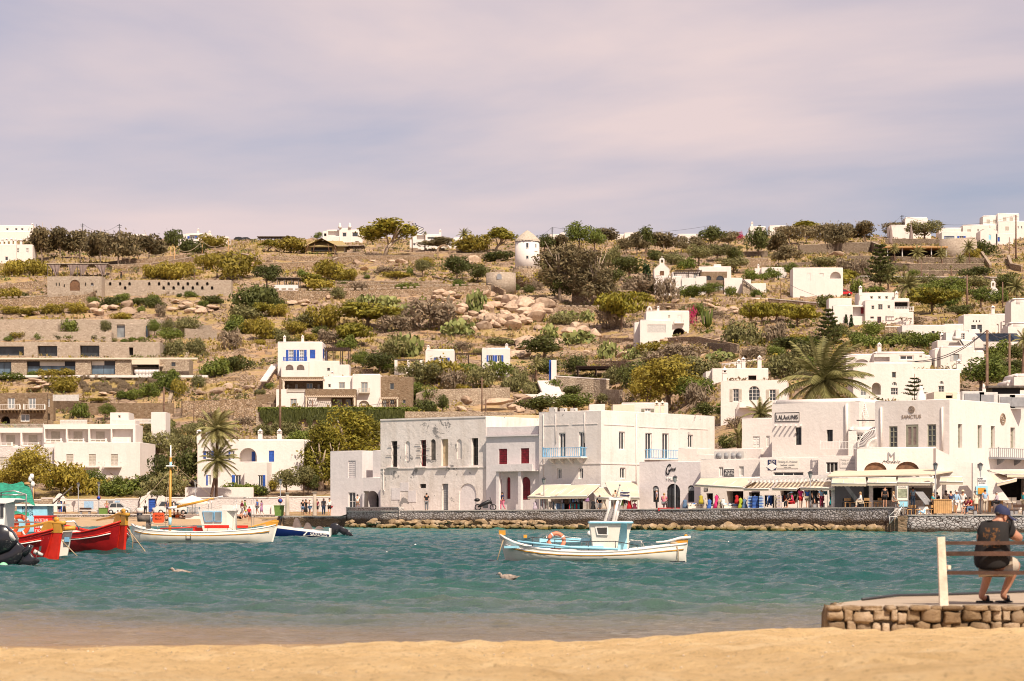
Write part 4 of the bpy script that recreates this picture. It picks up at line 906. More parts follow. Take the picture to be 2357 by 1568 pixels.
v2=blk(h,'A1',-300,1216,1470,1350,486,0,12,mat='stg',front=[('win',-60,1256,220,1340,dk),('win',346,1252,527,1345,dk),('win',736,1248,915,1350,dk),('rec',1188,1265,1226,1338,dC(mat='dki',dep=1))],cap=.08)
h=hsr('modern_villa','A1',500,1180,500,'top level of the modern stone villa with one pale blue window','villa')
blk(h,'A1',-300,1008,1480,1215,512,0,8,mat='stg',cap=.08);blk(h,'A1',1028,1048,1362,1215,505,0,8,mat='stg',front=[('rec',1076,1052,1150,1174,dC(mat='glp',dep=.5,name='window')),('rec',1343,1068,1361,1170,dC(mat='glb',dep=.3,name='window'))],cap=.08)
blk(h,'A1',396,1048,530,1120,508,0,4,mat='stg',cap=.05);blk(h,'A1',-300,1122,1026,1180,500,0,3,mat='stg',cap=.08)
h=hsr('white_villa','B1',2100,1260,318,'white villa with blue shutters and a round arch balcony behind the two palms','villa')
bo=dC(bs,single=-1);ARC=('rec',2204,902,2480,1028,dC(arch=1,dep=1.6,mat='white',name='arch_loggia'))
va=blk(h,'B1',1818,822,2800,1262,318,0,9,front=[('win',1915,1152,1944,1246,bo),('win',2165,1152,2220,1258,bo),('win',1898,930,1945,1000,bs),('win',2124,930,2160,1010,bo),('rec',2204,902,2356+8,1028,dC(arch=1,dep=1.6,mat='white',name='arch_loggia')),('shut',2476,927,2524,1030,B('blue'))],cap=.22)
f5=Face((va['p0'].x,va['p0'].y+1.58),(va['p1'].x,va['p1'].y+1.58));a=f5.uz(*P('B1',2318,1028));c=f5.uz(*P('B1',2350,936));panel(h,f5,a[0],a[1],c[0],c[1],'blue',dep=-.04)
blk(h,'B2',260,824,500,1262,319,-12,8,front=[('win',324,928,342,1030,dC(bs,single=1)),('win',464,934,484,990,bo),('rec',300,1122,372,1250,dC(arch=1,dep=1.2,mat='white',name='arch_recess'))],cap=.22)
blk(h,'B1',2250,1030,2456,1262,315,6,4,front=[('win',2376,1152,2420,1256,dC(bs,single=1))],cap=.1)
for x,r in((1834,'B1'),(1915,'B1'),(40,'B2'),(217,'B2')):chimney(h,gt(r,x,822,321),.75,1.9)
h=hsr('garden_wall','B1',1704,1330,312,'low plain white garden wall below the villa with blue shutters','wall',auto=False);blk(h,'B1',1704,1266,2330,1350,312,0,1,cap=.1,down=1)
wz=CH+(HY-1146)/F*306
def roadwall(x0,x1,yt,label,mat='limewash',ym=None):
 a,c=at(x0,306,1.2),at(x1,306,1.2);z=CH+(HY-yt)/F*306;lowwall('road_wall',label,'wall',[a,c],[z,z],.5,mat,'white',slab=.14)
roadwall(152,265,1151,'white rendered wall between the two blue doors, with panels and a bench in front');roadwall(265,322,1150,'short white wall left of the wider blue gate')
roadwall(383,640,1147,'white rendered wall behind the parked grey car and the walkers');roadwall(640,772,1145,'white wall behind the stone columns')
roadwall(95,122,1148,'rough stone garden wall left of the small blue door','stl');roadwall(-300,95,1152,'rough wall behind the green net at the left edge','stl')
def gate(x0,x1,xs0,xs1,yt,ys,dx0,dx1,dy,label):
 h=empty('gateway',at((x0+x1)/2,305.5,1.3),label,'gate');f=Face(at(x0,305.4,0),at(x1,305.4,0));m=MB();zt=CH+(HY-yt)/F*305.4;zs=CH+(HY-ys)/F*305.4
 ua,_=f.uz(dx0,1150);uc,zd=f.uz(dx1,dy);wfc(m,f,1.2,zs,[(ua,1.2,uc,zd,0,.3)],'white');L=f.len;N=14
 top=[f.pt(L*.08+L*.84*i/N,zs+(zt-zs)*sin(pi*i/N)**1.4)for i in range(N+1)];poly=[f.pt(0,zs)]+top+[f.pt(L,zs)]
 m.prism([v+f.n*.02 for v in poly],-f.n*.7,'white');m.quad(f.pt(L,1.2),f.pt(L,1.2,-.7),f.pt(L,zs,-.7),f.pt(L,zs),'white');sub(m,'wall',h)
 panel(h,f,ua,1.3,uc,zd,'blue',kind='door',leaves=1,dep=.2);m=MB();m.ball(f.pt((ua+uc)/2,zd+.35,.06),.12,'owd',8,6);sub(m,'lamp',h)
gate(122.4,151,0,0,1136,1147,132,143.6,1153.5,'rounded white gateway with a narrow blue door on the left');gate(320.5,384,0,0,1128.8,1144,341.5,358.5,1147.8,'wide shouldered white gateway with a blue door between two potted olive trees')
h=hsr('white_house','A2',400,1500,462,'two-storey white house with bright blue shutters and blue balcony','house')
ub=blk(h,'A2',200,1212,612,1480,462,0,8,front=[('win',300,1288,345,1395,dC(fr='wfr',gl='glp',nx=2,nz=4,t=.12,shut='blue')),('win',398,1288,443,1395,dC(fr='wfr',gl='glp',nx=2,nz=4,t=.12,shut='blue')),('shut',496,1286,546,1368,B('blue'))],right=[('win',624,1290,640,1376,dC(shut='blue'))],cap=.2)
rail(h,ub['f'],'A2',258,1358,470,1390,.7,'blue',26,'balcony_railing',.1)
blk(h,'B2',232,104,484,215,459,0,4,front=[('rec',272,135,345,186,dC(arch=1,dep=1.4,mat='white')),('rec',374,135,446,186,dC(arch=1,dep=1.4,mat='white'))],cap=.12)
blk(h,'B2',486,100,764,230,461,0,7,front=[('win',656,166,680,192,dC(fr='dbr',nx=1,nz=1))],cap=.1);blk(h,'B2',765,135,860,230,461,0,5,cap=.1)
pergola(h,'A2',640,1268,850,1500,464,5,nposts=4,th=.35);chimney(h,gt('A2',264,1214,465),.6,1.7);chimney(h,gt('A2',430,1212,465),.6,1.7)
h=empty('stairs',G(*P('B2',150,200)),'narrow white stairway climbing left of the blue-shuttered house','stairs')
for i in range(12):m=MB();q=gt('B2',70+i*9,285-i*13,452+i*1.2);m.box(q,(1.3,1.2,.3),'white');sub(m,'step',h)
h=hsr('terraced_house','B2',700,520,444,'wide two-storey white and brown stone house above the ivy wall','house')
ns=dC(fr='bsh',gl='glp',nx=2,nz=1,t=.12)
m1=blk(h,'B2',232,248,622,525,447,0,6,mat='stb',front=[('rec',262,286,618,358,dC(dep=2,mat='stb',name='veranda'))],cap=.06)
f5=Face((m1['p0'].x,m1['p0'].y+1.9),(m1['p1'].x,m1['p1'].y+1.9))
for(x0,x1,y0)in((285,305,320),(362,385,318),(466,524,308),(568,586,318)):a=f5.uz(*P('B2',x0,358 if y0<319 else 348));c=f5.uz(*P('B2',x1,y0));window(h,f5,a[0],a[1],c[0],c[1],0,-.08,'bsh','glb',2,1,.1)
m2=blk(h,'B2',186,360,692,525,443,0,4,front=[('win',315,450,375,522,ns)],cap=.12);rail(h,m2['f'],'B2',290,360,536,390,.02,'bsh',26,'balcony_railing',.1)
m3=blk(h,'B2',622,238,886,440,446,0,6,front=[('win',664,314,688,346,dC(fr='bsh',nx=1,nz=1)),('win',762,298,820,356,ns)],cap=.2)
m4=blk(h,'B2',887,220,1146,528,445,0,7,front=[('win',966,298,1028,400,ns),('rec',944,466,1044,528,dC(arch=1,dep=.4,mat='bsh',name='arched_door'))],cap=.25)
balcony(h,m4['f'],'B2',950,356,1046,394,.9,'bsh','bsh',12)
m5=blk(h,'B2',454,360,920,528,442.5,0,5,mat='stb',front=[('rec',480,440,890,526,dC(dep=1.5,mat='stb',name='veranda'))],cap=.05)
f5=Face((m5['p0'].x,m5['p0'].y+1.4),(m5['p1'].x,m5['p1'].y+1.4))
for(x0,x1)in((634,682),(742,790),(826,872)):a=f5.uz(*P('B2',x0,524));c=f5.uz(*P('B2',x1,455));window(h,f5,a[0],a[1],c[0],c[1],0,-.08,'bsh','glp',2,1,.12)
blk(h,'B2',480,440,560,526,441.8,0,.5,mat='white',front=[('win',488,462,512,498)],cap=0)
m6=blk(h,'B2',1147,248,1448,530,446,0,8,mat='stb',front=[('win',1232,306,1272,364,dC(fr='bsh',nx=1,nz=1)),('win',1168,458,1200,528,ns),('win',1236,458,1272,502,dC(fr='bsh',nx=2,nz=1)),('win',1350,460,1378,492,dC(fr='bsh',nx=1,nz=1))],cap=.05)
pergola(h,'B2',250,272,622,360,444.6,2,'cream',2,22);pergola(h,'B2',462,424,905,526,440.5,2,'cream',2,24);pergola(h,'B2',1150,438,1300,528,443.4,2,'cream',2,10)
chimney(h,gt('B2',702,240,448),.55,1.2)
IVY=1
h=hsr('cottage','A2',1690,1500,500,'small white cube house with two blue-shuttered windows, left of a matching pair','house')
blk(h,'A2',1560,1282,1826,1560,500,0,6,front=[('shut',1640,1358,1680,1440,B('blue')),('win',1722,1360,1762,1428,bs)],cap=.3);chimney(h,gt('A2',1586,1284,503),.7,1.1)
h=hsr('cottage','A2',2210,1500,500,'small white cube house with two pairs of blue shutters, right of a matching pair','house')
blk(h,'A2',2080,1268,2340,1560,500,0,6,front=[('win',2142,1338,2178,1398,bs),('win',2220,1338,2258,1398,bs)],cap=.3);chimney(h,gt('A2',2308,1268,503),.7,1.1)
h=hsr('pergola','A2',1950,1440,503,'brown wooden pergola linking the two little blue-shuttered houses','pergola');pergola(h,'A2',1832,1318,2075,1440,502,4,slats=16)
h=hsr('terrace_shelter','B2',1400,210,478,'white three-pillared shelter with a brown slatted roof','shelter')
m=MB();f=Face(gt('B2',1275,0,478),gt('B2',1540,0,478));wfc(m,f,f.uz(*P('B2',1300,240))[1],f.uz(*P('B2',1300,92))[1],[(f.uz(*P('B2',1302,170))[0],f.uz(*P('B2',1300,168))[1],f.uz(*P('B2',1392,170))[0],f.uz(*P('B2',1300,93.5))[1],0,.5),(f.uz(*P('B2',1418,170))[0],f.uz(*P('B2',1300,168))[1],f.uz(*P('B2',1508,170))[0],f.uz(*P('B2',1300,93.5))[1],0,.5)],'white')
sub(m,'wall',h);pergola(h,'B2',1290,84,1525,170,478.6,4,slats=12)
h=hsr('white_house','A3',1400,1160,548,'white two-storey house with a dark arched cellar opening and red bougainvillea','house')
wh=blk(h,'A3',1236,926,1632,1166,550,0,8,front=[('shut',1438,968,1456,996,B('bsh',leaves=1)),('shut',1522,966,1560,1040,B('wfr')),('rec',1480,1086,1598,1166,dC(arch=1,dep=2.5,mat='dki',name='cellar_arch'))],cap=.25)
blk(h,'A3',1180,1010,1465,1166,545,0,6,front=[('shut',1246,1056,1416,1128,B('acg',leaves=7))],cap=.25);balcony(h,wh['f'],'A3',1496,1010,1582,1042,.9,'wfr','white',9)
chimney(h,gt('A3',1346,928,553),.6,1.3);m=MB();m.tube([gt('A3',1265+18*cos(a),930-36*sin(a),551)for a in np.linspace(0,pi,9)],.2,'white');sub(m,'roof_arch',h)
blk(h,'A3',1128,1035,1180,1140,548,0,4,cap=.1)
def church(r,x0,x1,yb,ys,ypk,Y,label,door=None,bell=None,stepped=True,D=7):
 h=hsr('chapel',r,(x0+x1)/2,yb,Y,label,'church');f=Face(gt(r,x0,yb,Y),gt(r,x1,yb,Y));m=MB()
 zb=gt(r,x0,yb,Y).z-3;zs=gt(r,x0,ys,Y).z;zp=gt(r,x0,ypk,Y).z;L=f.len;N=6;hol=[]
 if door:a=f.uz(*P(r,door[0],door[3]));c=f.uz(*P(r,door[2],door[1]));hol=[(a[0],a[1],c[0],c[1],door[4],.15)]
 wfc(m,f,zb,zs,hol,'white');poly=[f.pt(0,zs)]
 for i in range(N):
  u=L*.42*i/N;u2=L*.42*(i+1)/N;z=zs+(zp-zs)*(i+1)/N
  poly+=[f.pt(u,z),f.pt(u2,z)]if stepped else[f.pt(u2,z)]
 poly+=[f.pt(L-(v-f.o).dot(f.d),v.z)for v in poly[::-1]]
 m.prism([v+f.n*.01 for v in poly],-f.n*.5,'white');m.quad(f.pt(L,zb),f.pt(L,zb,-D),f.pt(L,zs,-D),f.pt(L,zs),'white');m.quad(f.pt(0,zb,-D),f.pt(0,zb),f.pt(0,zs),f.pt(0,zs,-D),'white');m.quad(f.pt(0,zb,-D),f.pt(0,zs,-D),f.pt(L,zs,-D),f.pt(L,zb,-D),'white')
 V=[[f.pt(L/2-L/2*cos(pi*k/8),zs+(zp-zs)*.8*sin(pi*k/8),-dd)for k in range(9)]for dd in(.5,D)];m.loft(V,'white');m.add([f.pt(L/2-L/2*cos(pi*k/8),zs+(zp-zs)*.8*sin(pi*k/8),-D)for k in range(9)],[tuple(range(9))],'white')
 sub(m,'wall',h)
 if door:panel(h,f,hol[0][0],hol[0][1],hol[0][2],hol[0][3],door[5],door[4],.12,kind='door')
 bx0,bx1,byt=bell;m=MB();fb=Face(gt(r,bx0,ypk,Y),gt(r,bx1,ypk,Y));zt=fb.uz(*P(r,bx0,byt))[1];w=fb.len;hh=zt-zp
 wfc(m,fb,zp-.3,zp+hh*.72,[(w*.26,zp+hh*.14,w*.74,zp+hh*.66,1,.35)],'white');m.prism([fb.pt(0,zp+hh*.72,.01),fb.pt(w,zp+hh*.72,.01),fb.pt(w*.8,zp+hh*.86,.01),fb.pt(w*.5,zp+hh*.95,.01),fb.pt(w*.2,zp+hh*.86,.01)],fb.n*-.4,'white')
 m.tube([fb.pt(w/2,zp+hh*.95,-.2),fb.pt(w/2,zt+.35,-.2)],.05,'white',4);m.tube([fb.pt(w/2-.22,zt+.12,-.2),fb.pt(w/2+.22,zt+.12,-.2)],.05,'white',4)
 o=sub(m,'belfry',h);m=MB();m.lathe(fb.pt(w/2,zp+hh*.3,-.2),[(w*.14,0),(w*.12,hh*.08),(w*.05,hh*.2)],'iron',8);sub(m,'bell',o);return h
church('A3',1310,1450,610,548,495,545,'white hillside chapel with stepped gable and a wooden door facing the bay',(1362,562,1400,604,0,'wood'),(1358,1404,436))
h=hsr('stone_house','A3',1700,760,543,'rambling white and brown stone house with pergola beside the hillside chapel','house')
blk(h,'A3',1312,608,1560,690,541,0,4,cap=.15,down=.1);blk(h,'A3',1316,690,1560,760,541.5,0,4,mat='stb',cap=0)
blk(h,'A3',1475,572,1760,640,548,0,6,front=[('win',1670,582,1710,630,ns)],cap=.1);blk(h,'A3',1722,520,2018,640,556,0,7,cap=.2)
blk(h,'A3',1735,568,1980,650,547,0,5,mat='stb',front=[('win',1880,604,1952,648,dC(arch=1,fr='dbr',nx=4,nz=1)),('win',1780,604,1835,648,dC(arch=1,fr='dbr',nx=3,nz=1))],cap=.05)
blk(h,'A3',1560,656,2122,745,541,0,4,mat='stb',front=[('win',1588,676,1626,724,ns),('win',1745,682,1790,712,ns),('win',1865,690,1900,740,ns),('win',1905,690,1950,740,ns),('win',1985,692,2025,744,ns),('win',2036,692,2074,744,ns)],cap=0)
for(x0,x1,y0)in((1563,1690,625),(1695,1790,612),(1955,2122,625)):blk(h,'A3',x0,y0,x1,682,540.5,0,.6,cap=.12,down=0)
pergola(h,'A3',1510,556,1740,620,543,5,slats=12,th=.3);blk(h,'A3',1860,500,1925,550,558,0,4,cap=.05)
h=hsr('stair_house','A3',2200,770,541,'white outbuilding with a black-railed outside stair right of the stone house','house')
blk(h,'A3',2124,640,2200,680,542,0,5,cap=.1);m=MB();q=[gt('A3',x,y,540)for x,y in((2125,645),(2315,790),(2125,790))];m.prism(q,(0,1.5,0),'stl');sub(m,'stair',h)
m=MB();a,b=gt('A3',2125,640,539.8),gt('A3',2312,775,539.8)
m.tube([a,b],.08,'black',4);m.tube([a+U_(-1),b+U_(-.5)],.08,'black',4)
for t in(0,.2,.4,.6,.8,1):q=a+(b-a)*t;m.tube([q,q-U_(1.1)],.06,'black',4)
sub(m,'handrail',h);blk(h,'A3',2160,676,2340,780,545,0,5,front=[('rec',2180,720,2212,770,dC(arch=1,dep=.4,mat='dki'))],cap=.15)
h=hsr('white_house','A3',2290,600,560,'small low white house with one blue window left of the boxy white house','house');blk(h,'A3',2236,536,2480,640,560,0,5,front=[('win',2312,568,2350,598,dC(fr='blue',gl='ltblue'))],cap=.15);chimney(h,gt('A3',2268,538,562),.6,1.5)
h=hsr('windmill','A3',140,545,600,'round white windmill tower with a conical thatched cap on the ridge','windmill',auto=False)
base=gt('A3',141,545,600);m=MB();r0=28/(F/600);HH=(545-290)/4/(F/600)
m.lathe(base-U_(.3),[(r0*1.02,0),(r0*1.01,HH*.4),(r0*.985,HH+.3)],'white',40);sub(m,'tower',h)
m=MB();z0=base.z+HH;rp=[(r0*1.06,-.05),(r0*1.0,.35),(r0*.55,1.65),(r0*.12,2.62),(.02,2.75)];k=48;vs=[]
for(rr,z)in rp:
 for i in range(k):a=2*pi*i/k;q=rr*(1+.05*(rng.random()-.5)*(1 if z<2 else 0));vs.append((base.x+q*cos(a),base.y+q*sin(a),z0+z+(rU(-.22,.08)if z<0 else 0)))
m.add(vs,[(j*k+i,j*k+(i+1)%k,(j+1)*k+(i+1)%k,(j+1)*k+i)for j in range(4)for i in range(k)],'thatch')
m.lathe(base+U_(HH-.02),[(r0*.98,0),(r0*.98,.03)],'dbr',24);sub(m,'thatched_cap',h)
for(x0,y0,x1,y1)in((132,300,150,344),(214,304,224,334),(132,418,150,446),(216,430,224,444)):
 cx=P('A3',(x0+x1)/2,0)[0];X=(cx-CX)/F*600;dxx=X-base.x;yy=base.y-math.sqrt(max(.1,(r0*1.0)**2-dxx**2));n=Vc((dxx,yy-base.y,0)).normalized();t=Vc((-n.y,n.x,0));w=(x1-x0)/4/(F/600)*1.1;ht=(y1-y0)/4/(F/600)
 c=Vc((X,yy,gt('A3',0,y1,596).z));m=MB();m.obox(c-t*w/2-n*.1,t*w,(0,0,ht),n*.13,'glass');w_=sub(m,'window',h);m=MB();m.obox(c-t*(w/2+.06)-n*.1-U_(.1),t*(w+.12),(0,0,.1),n*.17,'wfr');sub(m,'sill',w_)
h=hsr('round_terrace','A3',140,650,598,'round crenellated stone platform under the windmill','terrace wall',auto=False);m=MB();q=gt('A3',141,650,600);hz=(650-548)/4/(F/600);m.lathe(q-U_(2),[(r0*1.25,0),(r0*1.18,hz+2)],'stone',36);sub(m,'wall',h)
for i in range(22):m=MB();a=2*pi*i/22;m.box(q+Vc((r0*1.1*cos(a),r0*1.1*sin(a),hz+.18)),(.7,.5,.55),'stl',a+pi/2);sub(m,'merlon',h)
h=hsr('round_terrace','A2',2240,700,590,'curved stone bastion with an arched niche left of the windmill','terrace wall',auto=False);m=MB();q=gt('A2',2255,705,590);m.lathe(q-U_(2),[(3.7,0),(3.6,5.2)],'stg',36);m=sB_(m,'wall',h);m.prism([q+Vc((-.4+(.6*cos(a)),-3.66,2.2+.6*sin(a)if a<3.2 else 1.5))for a in list(np.linspace(0,pi,8))]+[q+Vc((-1.0,-3.66,1.4)),q+Vc((.2,-3.66,1.4))],(0,.3,0),'grey');sub(m,'niche',h)
def simple(name,label,r,parts,Y,chim=(),cap=.2,mat='white',cat='house'):
 x=sum(p[0]+p[2]for p in parts)/len(parts)/2;h=hsr(name,r,x,max(p[3]for p in parts),Y,label,cat,auto='at the right edge' not in label or Y>300)
 for p in parts:blk(h,r,p[0],p[1],p[2],p[3],Y+(p[5]if len(p)>5 else 0),0,6,mat=mat,front=p[4]if len(p)>4 else(),cap=cap)
 for(cx,cy)in chim:chimney(h,gt(r,cx,cy,Y+3),.8,2)
 return h
dw=dC(fr='wfr',gl='glass',nx=1,nz=1,t=.12)
def wn(*xs,y0,y1,w,k='win',o=None):return[(k,x,y0,x+w,y1,dC(o or dw))for x in xs]
simple('ridge_house','long white house on the skyline at the far left','A1',[(-200,140,305,260,wn(55,137,192,y0=167,y1=189,w=24)+wn(258,y0=172,y1=194,w=12)),(-200,196,320,290,(),-4)],735,[(299,165)])
simple('ornate_house','white house with decorated pinnacled parapet at the left edge','A1',[(-100,314,150,480,wn(45,y0=430,y1=466,w=30)),(150,318,300,440,wn(152,240,y0=352,y1=395,w=24,o=dC(dw,nx=2,nz=2)),1)],690,[(195,318),(22,312),(62,306),(105,306),(142,312)])
simple('ridge_house','low white house peeping between the ridge trees at left','A1',[(1095,224,1345,270)],745)
simple('ridge_house','white ridge house with a blue window and two chimneys','A1',[(1555,226,1710,320),(1708,214,1915,320,[('rec',1745,232,1860,268,dC(dep=.6,mat='white')),('win',1748,242,1792,268,dC(bs))],-1),(1640,266,1850,320,(),-6),(1905,228,1955,300),(1950,246,2105,300)],738,[(1826,215),(1932,235)])
h=simple('ridge_villa','large white villa on the skyline behind the tent pavilion','A2',[(615,194,650,300,[('rec',626,216,648,242,dC(mat='dki',dep=.5))]),(650,182,768,300,[('rec',664,195,764,240,dC(dep=1,mat='white',name='loggia')),('win',672,275,732,294)]),(767,166,872,300,wn(794,y0=208,y1=248,w=40),-1),(872,181,980,300,wn(884,y0=206,y1=248,w=56)),(655,240,765,300,(),-4)],735,cap=.15)
m=MB()
for x in(772,863):m.lathe(gt('A2',x,168,734),[(.6,0),(.5,.7),(.35,.9),(.35,1.2),(.1,1.7)],'white',10)
sub(m,'pinnacle',h)
simple('ridge_house','white stepped house right of the big windswept tree','A2',[(1440,220,1560,300,[('rec',1480,232,1550,272,dC(dep=1,mat='white'))]),(1560,222,1705,300,[('win',1575,248,1645,270,dw)],1),(1415,272,1900,345,wn(1445,y0=305,y1=330,w=24),-4),(1705,252,1780,300),(1820,252,1925,330)],732,[(1696,225)])
simple('ridge_house','white wall house directly right of the windmill cap','A3',[(338,222,490,270),(445,208,490,240)],740);simple('ridge_house','white house with a roof tank between ridge trees right of the windmill','A3',[(730,195,960,260,(),5),(940,222,1180,280),(1036,207,1175,260,(),-1)],742)
simple('ridge_house','plain white cube on the ridge under the power line','A3',[(1530,220,1720,320)],742);simple('ridge_house','tall white ridge house with one brown shuttered window','A3',[(2192,150,2335,270,[('win',2262,190,2290,226,dC(shut='wood'))]),(2165,212,2200,260)],738,[(2210,150)])
simple('ridge_house','low white building left of the isolated pine on the skyline','A4',[(15,234,166,330,[('rec',60,250,160,285,dC(dep=1,mat='white'))])],738,[(95,280)])
simple('ridge_house','white cube house with one small window beside a power pole on the ridge','A4',[(1264,156,1470,300,wn(1305,y0=198,y1=226,w=28,k='shut',o=B('bsh'))),(1120,228,1500,340,(),-4)],740,cap=.5)
simple('ridge_hotel','large stepped white building complex at the top right corner of the hill','A4',[(1980,142,2115,300,wn(2012,2072,y0=182,y1=216,w=32,k='shut',o=B('bsh'))),(2115,120,2312,300,wn(2162,2224,y0=162,y1=196,w=32,k='shut',o=B('bsh')),-1),(1795,226,2125,330,wn(1834,y0=272,y1=302,w=34,k='shut',o=B('bsh'))+wn(1926,y0=268,y1=294,w=16),-3),(2120,192,2600,330,wn(2184,y0=246,y1=282,w=32,k='shut',o=B('bsh'))+wn(2296,2326,y0=240,y1=266,w=14),-4),(1575,255,1800,330,(),-2)],742,cap=.4)
simple('white_house','white single-storey house with blue framed window and blue shutters on the upper right slope','A4',[(1600,292,1868,400,[('win',1622,332,1716,376,dC(fr='blue',gl='glp',nx=1,nz=1,t=.15)),('win',1762,332,1800,364,dC(fr='wfr',shut='blue'))]),(1860,342,1890,400)],690)
church('A4',1955,2112,400,285,260,680,'white chapel with turquoise door on the upper right slope',(2030,318,2054,366,1,'skb'),(2026,2056,236),False)
simple('annex','low white annex with a blue door attached right of the chapel with the turquoise door','A4',[(2100,308,2260,400,[('door',2114,342,2134,384,B('blue',leaves=1))])],682,cap=.1,cat='annex')
h=simple('white_house','boxy white house with a big rounded arch balcony','A4',[(230,622,690,780,[('shut',360,672,390,745,B('wfr')),('shut',474,674,512,704,B('wfr')),('rec',572,660,672,724,dC(arch=1,dep=1.4,mat='white',name='arch_loggia'))]),(232,690,420,880,(),0.3)],520,cap=.2)
simple('white_house','narrow white house at the left of the boxy house with arch balcony','A4',[(-60,620,170,700)],545)
h=simple('white_house','two-storey white house with a dark red door and lattice balcony','A4',[(835,852,1162,960,wn(940,1012,1078,y0=886,y1=912,w=26,o=dC(dw,fr='bsh')),4),(895,920,1160,1140,[('win',952,972,978,1006,dC(fr='bsh',nx=1)),('win',1014,960,1054,1010,dC(fr='bsh',nz=3)),('win',1100,970,1124,1000,dC(fr='bsh',nx=1)),('win',942,1074,974,1092,dC(fr='dbr')),('win',1006,1074,1042,1136,dC(fr='red',nz=3,kind='door'))],0),(766,968,896,1072,[('rec',780,984,890,1070,dC(dep=1.6,mat='gwh',name='porch'))],1),(1160,906,1300,1020,[('rec',1165,936,1295,1000,dC(dep=2,mat='dki',name='veranda'))],2),(1100,1030,1340,1100,(),1)],492,[(850,854),(1182,905)],cap=.12)
fh=Face(gt('A4',900,1000,490.5),gt('A4',1300,1000,490.5));rail(h,fh,'A4',1130,984,1335,1024,0,'wfr',8,'lattice_railing',.12);panel(h,Face(gt('A4',770,1000,494),gt('A4',890,1000,494)),1.9,gt('A4',0,1048,494).z,2.6,gt('A4',0,990,494).z,'red',dep=.1,kind='door');blk(h,'A4',560,905,770,1010,494,0,4,cap=.1);blk(h,'A4',600,970,770,1020,491,0,2,cap=.1)
h=hsr('pavilion','A4',1360,530,640,'long open restaurant pavilion with brown flat roof and dark interior on the right slope','pavilion')
m=MB();a,b=gt('A4',1068,438,640),gt('A4',1648,432,640);m.box(((a.x+b.x)/2,a.y+3,a.z),(b.x-a.x,9,.35),'wdl');sub(m,'roof',h)
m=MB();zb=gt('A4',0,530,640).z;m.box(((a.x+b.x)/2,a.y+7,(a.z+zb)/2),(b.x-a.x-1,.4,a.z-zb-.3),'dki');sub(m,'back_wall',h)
for x in(1100,1236,1370,1504,1640):m=MB();q=gt('A4',x,530,639.5);m.box((q.x,q.y,(a.z+zb)/2),(.25,.25,a.z-zb-.36),'acg');sub(m,'post',h)
m=MB();q=gt('A4',1750,540,645);m.lathe(q-U_(2),[(5.6,0),(5.2,7.2)],'stg',30);tag(m.build('stone_tower'),'squat rounded stone tower at the right end of the hillside pavilion','tower')
church('A4',2030,2148,930,862,806,450,'tiny white chapel with a red rounded door among the greenery at right',(2052,862,2100,915,1,'red'),(2052,2094,738),False,5)
h=simple('white_house','long low white house with sloped parapet and two grey doors','A4',[(1235,1150,1635,1300,[('win',1336,1216,1365,1266,dC(fr='olive',nx=1)),('win',1506,1206,1534,1256,dC(fr='olive',nx=1))]),(1630,1140,1800,1220,(),1.5)],368,cap=.2)
h=simple('white_house','tall white house with three tiny square holes above two grey windows','A4',[(1802,1052,2034,1230,[('win',1870,1152,1914,1200,dC(fr='grey',nx=1)),('win',1926,1148,1970,1222,dC(fr='grey',nx=1))]+wn(1886,1914,1944,y0=1108,y1=1126,w=9,k='rec',o=dC(mat='dki',dep=.2))),(2034,1046,2262,1230,[('rec',2104,1140,2124,1220,dC(arch=1,dep=.2,mat='gwh'))],2)],372,[(2070,1040)],cap=.25)
h=simple('white_house','white dome-shouldered house at the right edge below the pole with crossbar','A4',[(2238,900,2500,1060,[('win',2282,942,2320,962)]),(2210,1120,2500,1280,(),-20)],392,cap=.9)
h=simple('white_house','white stacked house with grey-shuttered windows and chimney pots behind the wires','B4',[(1590,75,1885,290,[('win',1704,152,1758,218,dC(fr='bsh',gl='glp',nz=1,shut='acg'))]),(1885,118,1990,250,(),1),(1536,96,1600,290,(),1)],318,cap=.35)
h2=simple('white_house','white house with panelled glass doors and water tank above the stacked house','A4',[(1640,1210,1850,1300,[('win',1716,1228,1812,1284,dC(fr='wfr',nx=5,nz=3))]),(1730,1192,1780,1280,(),-1),(1850,1190,1950,1300),(1560,1290,1900,1340,(),-6),(1905,1250,2240,1400,[('win',1982,1330,2012,1376)],-2)],340,[(1600,1300),(1860,1290)],cap=.2)
m=MB()
for x in(1905,1985,2065,2135):a=gt('A4',x,1228,336);m.add([a,a+Vc((3,0,0)),a+Vc((4.2,-1.4,-1.6)),a+Vc((1.2,-1.4,-1.6))],[(0,1,2,3)],'solar')
sub(m,'solar_panel',h2);m=MB();q=gt('A4',1700,1275,333);m.tube([q,q+Vc((1.4,0,0))],.38,'acg',12);m.obox(q+Vc((1.2,-.1,-.1)),(2.0,0,-3.2),(0,.9,0),(.1,0,.06),'solar');sub(m,'water_heater',h2)
h=simple('white_house','large white house with arched passage and fanlight windows behind the norfolk pine','B4',[(785,230,1330,560,[('win',850,326,886,376,dC(fr='wfr',nz=2)),('win',1140,318,1178,372,dC(fr='bsh',nx=1,nz=1)),('rec',956,416,1040,528,dC(arch=1,dep=1.3,mat='bsh',name='arched_passage')),('win',1130,464,1196,530,dC(fr='wfr',nx=3,nz=2)),('win',1142,410,1186,446,dC(fr='wfr',nx=3,nz=1,arch=1)),('win',850,466,904,536,dC(fr='wfr',gl='glp'))]),(1325,290,1765,560,[('win',1362,380,1410,420,dC(fr='wfr',arch=1,nx=3,nz=1)),('win',1580,402,1616,432,dC(fr='wfr',arch=1,nx=3,nz=1)),('win',1568,446,1622,520,dC(fr='wfr'))],.6)],292,[(1756,292)],cap=.2)
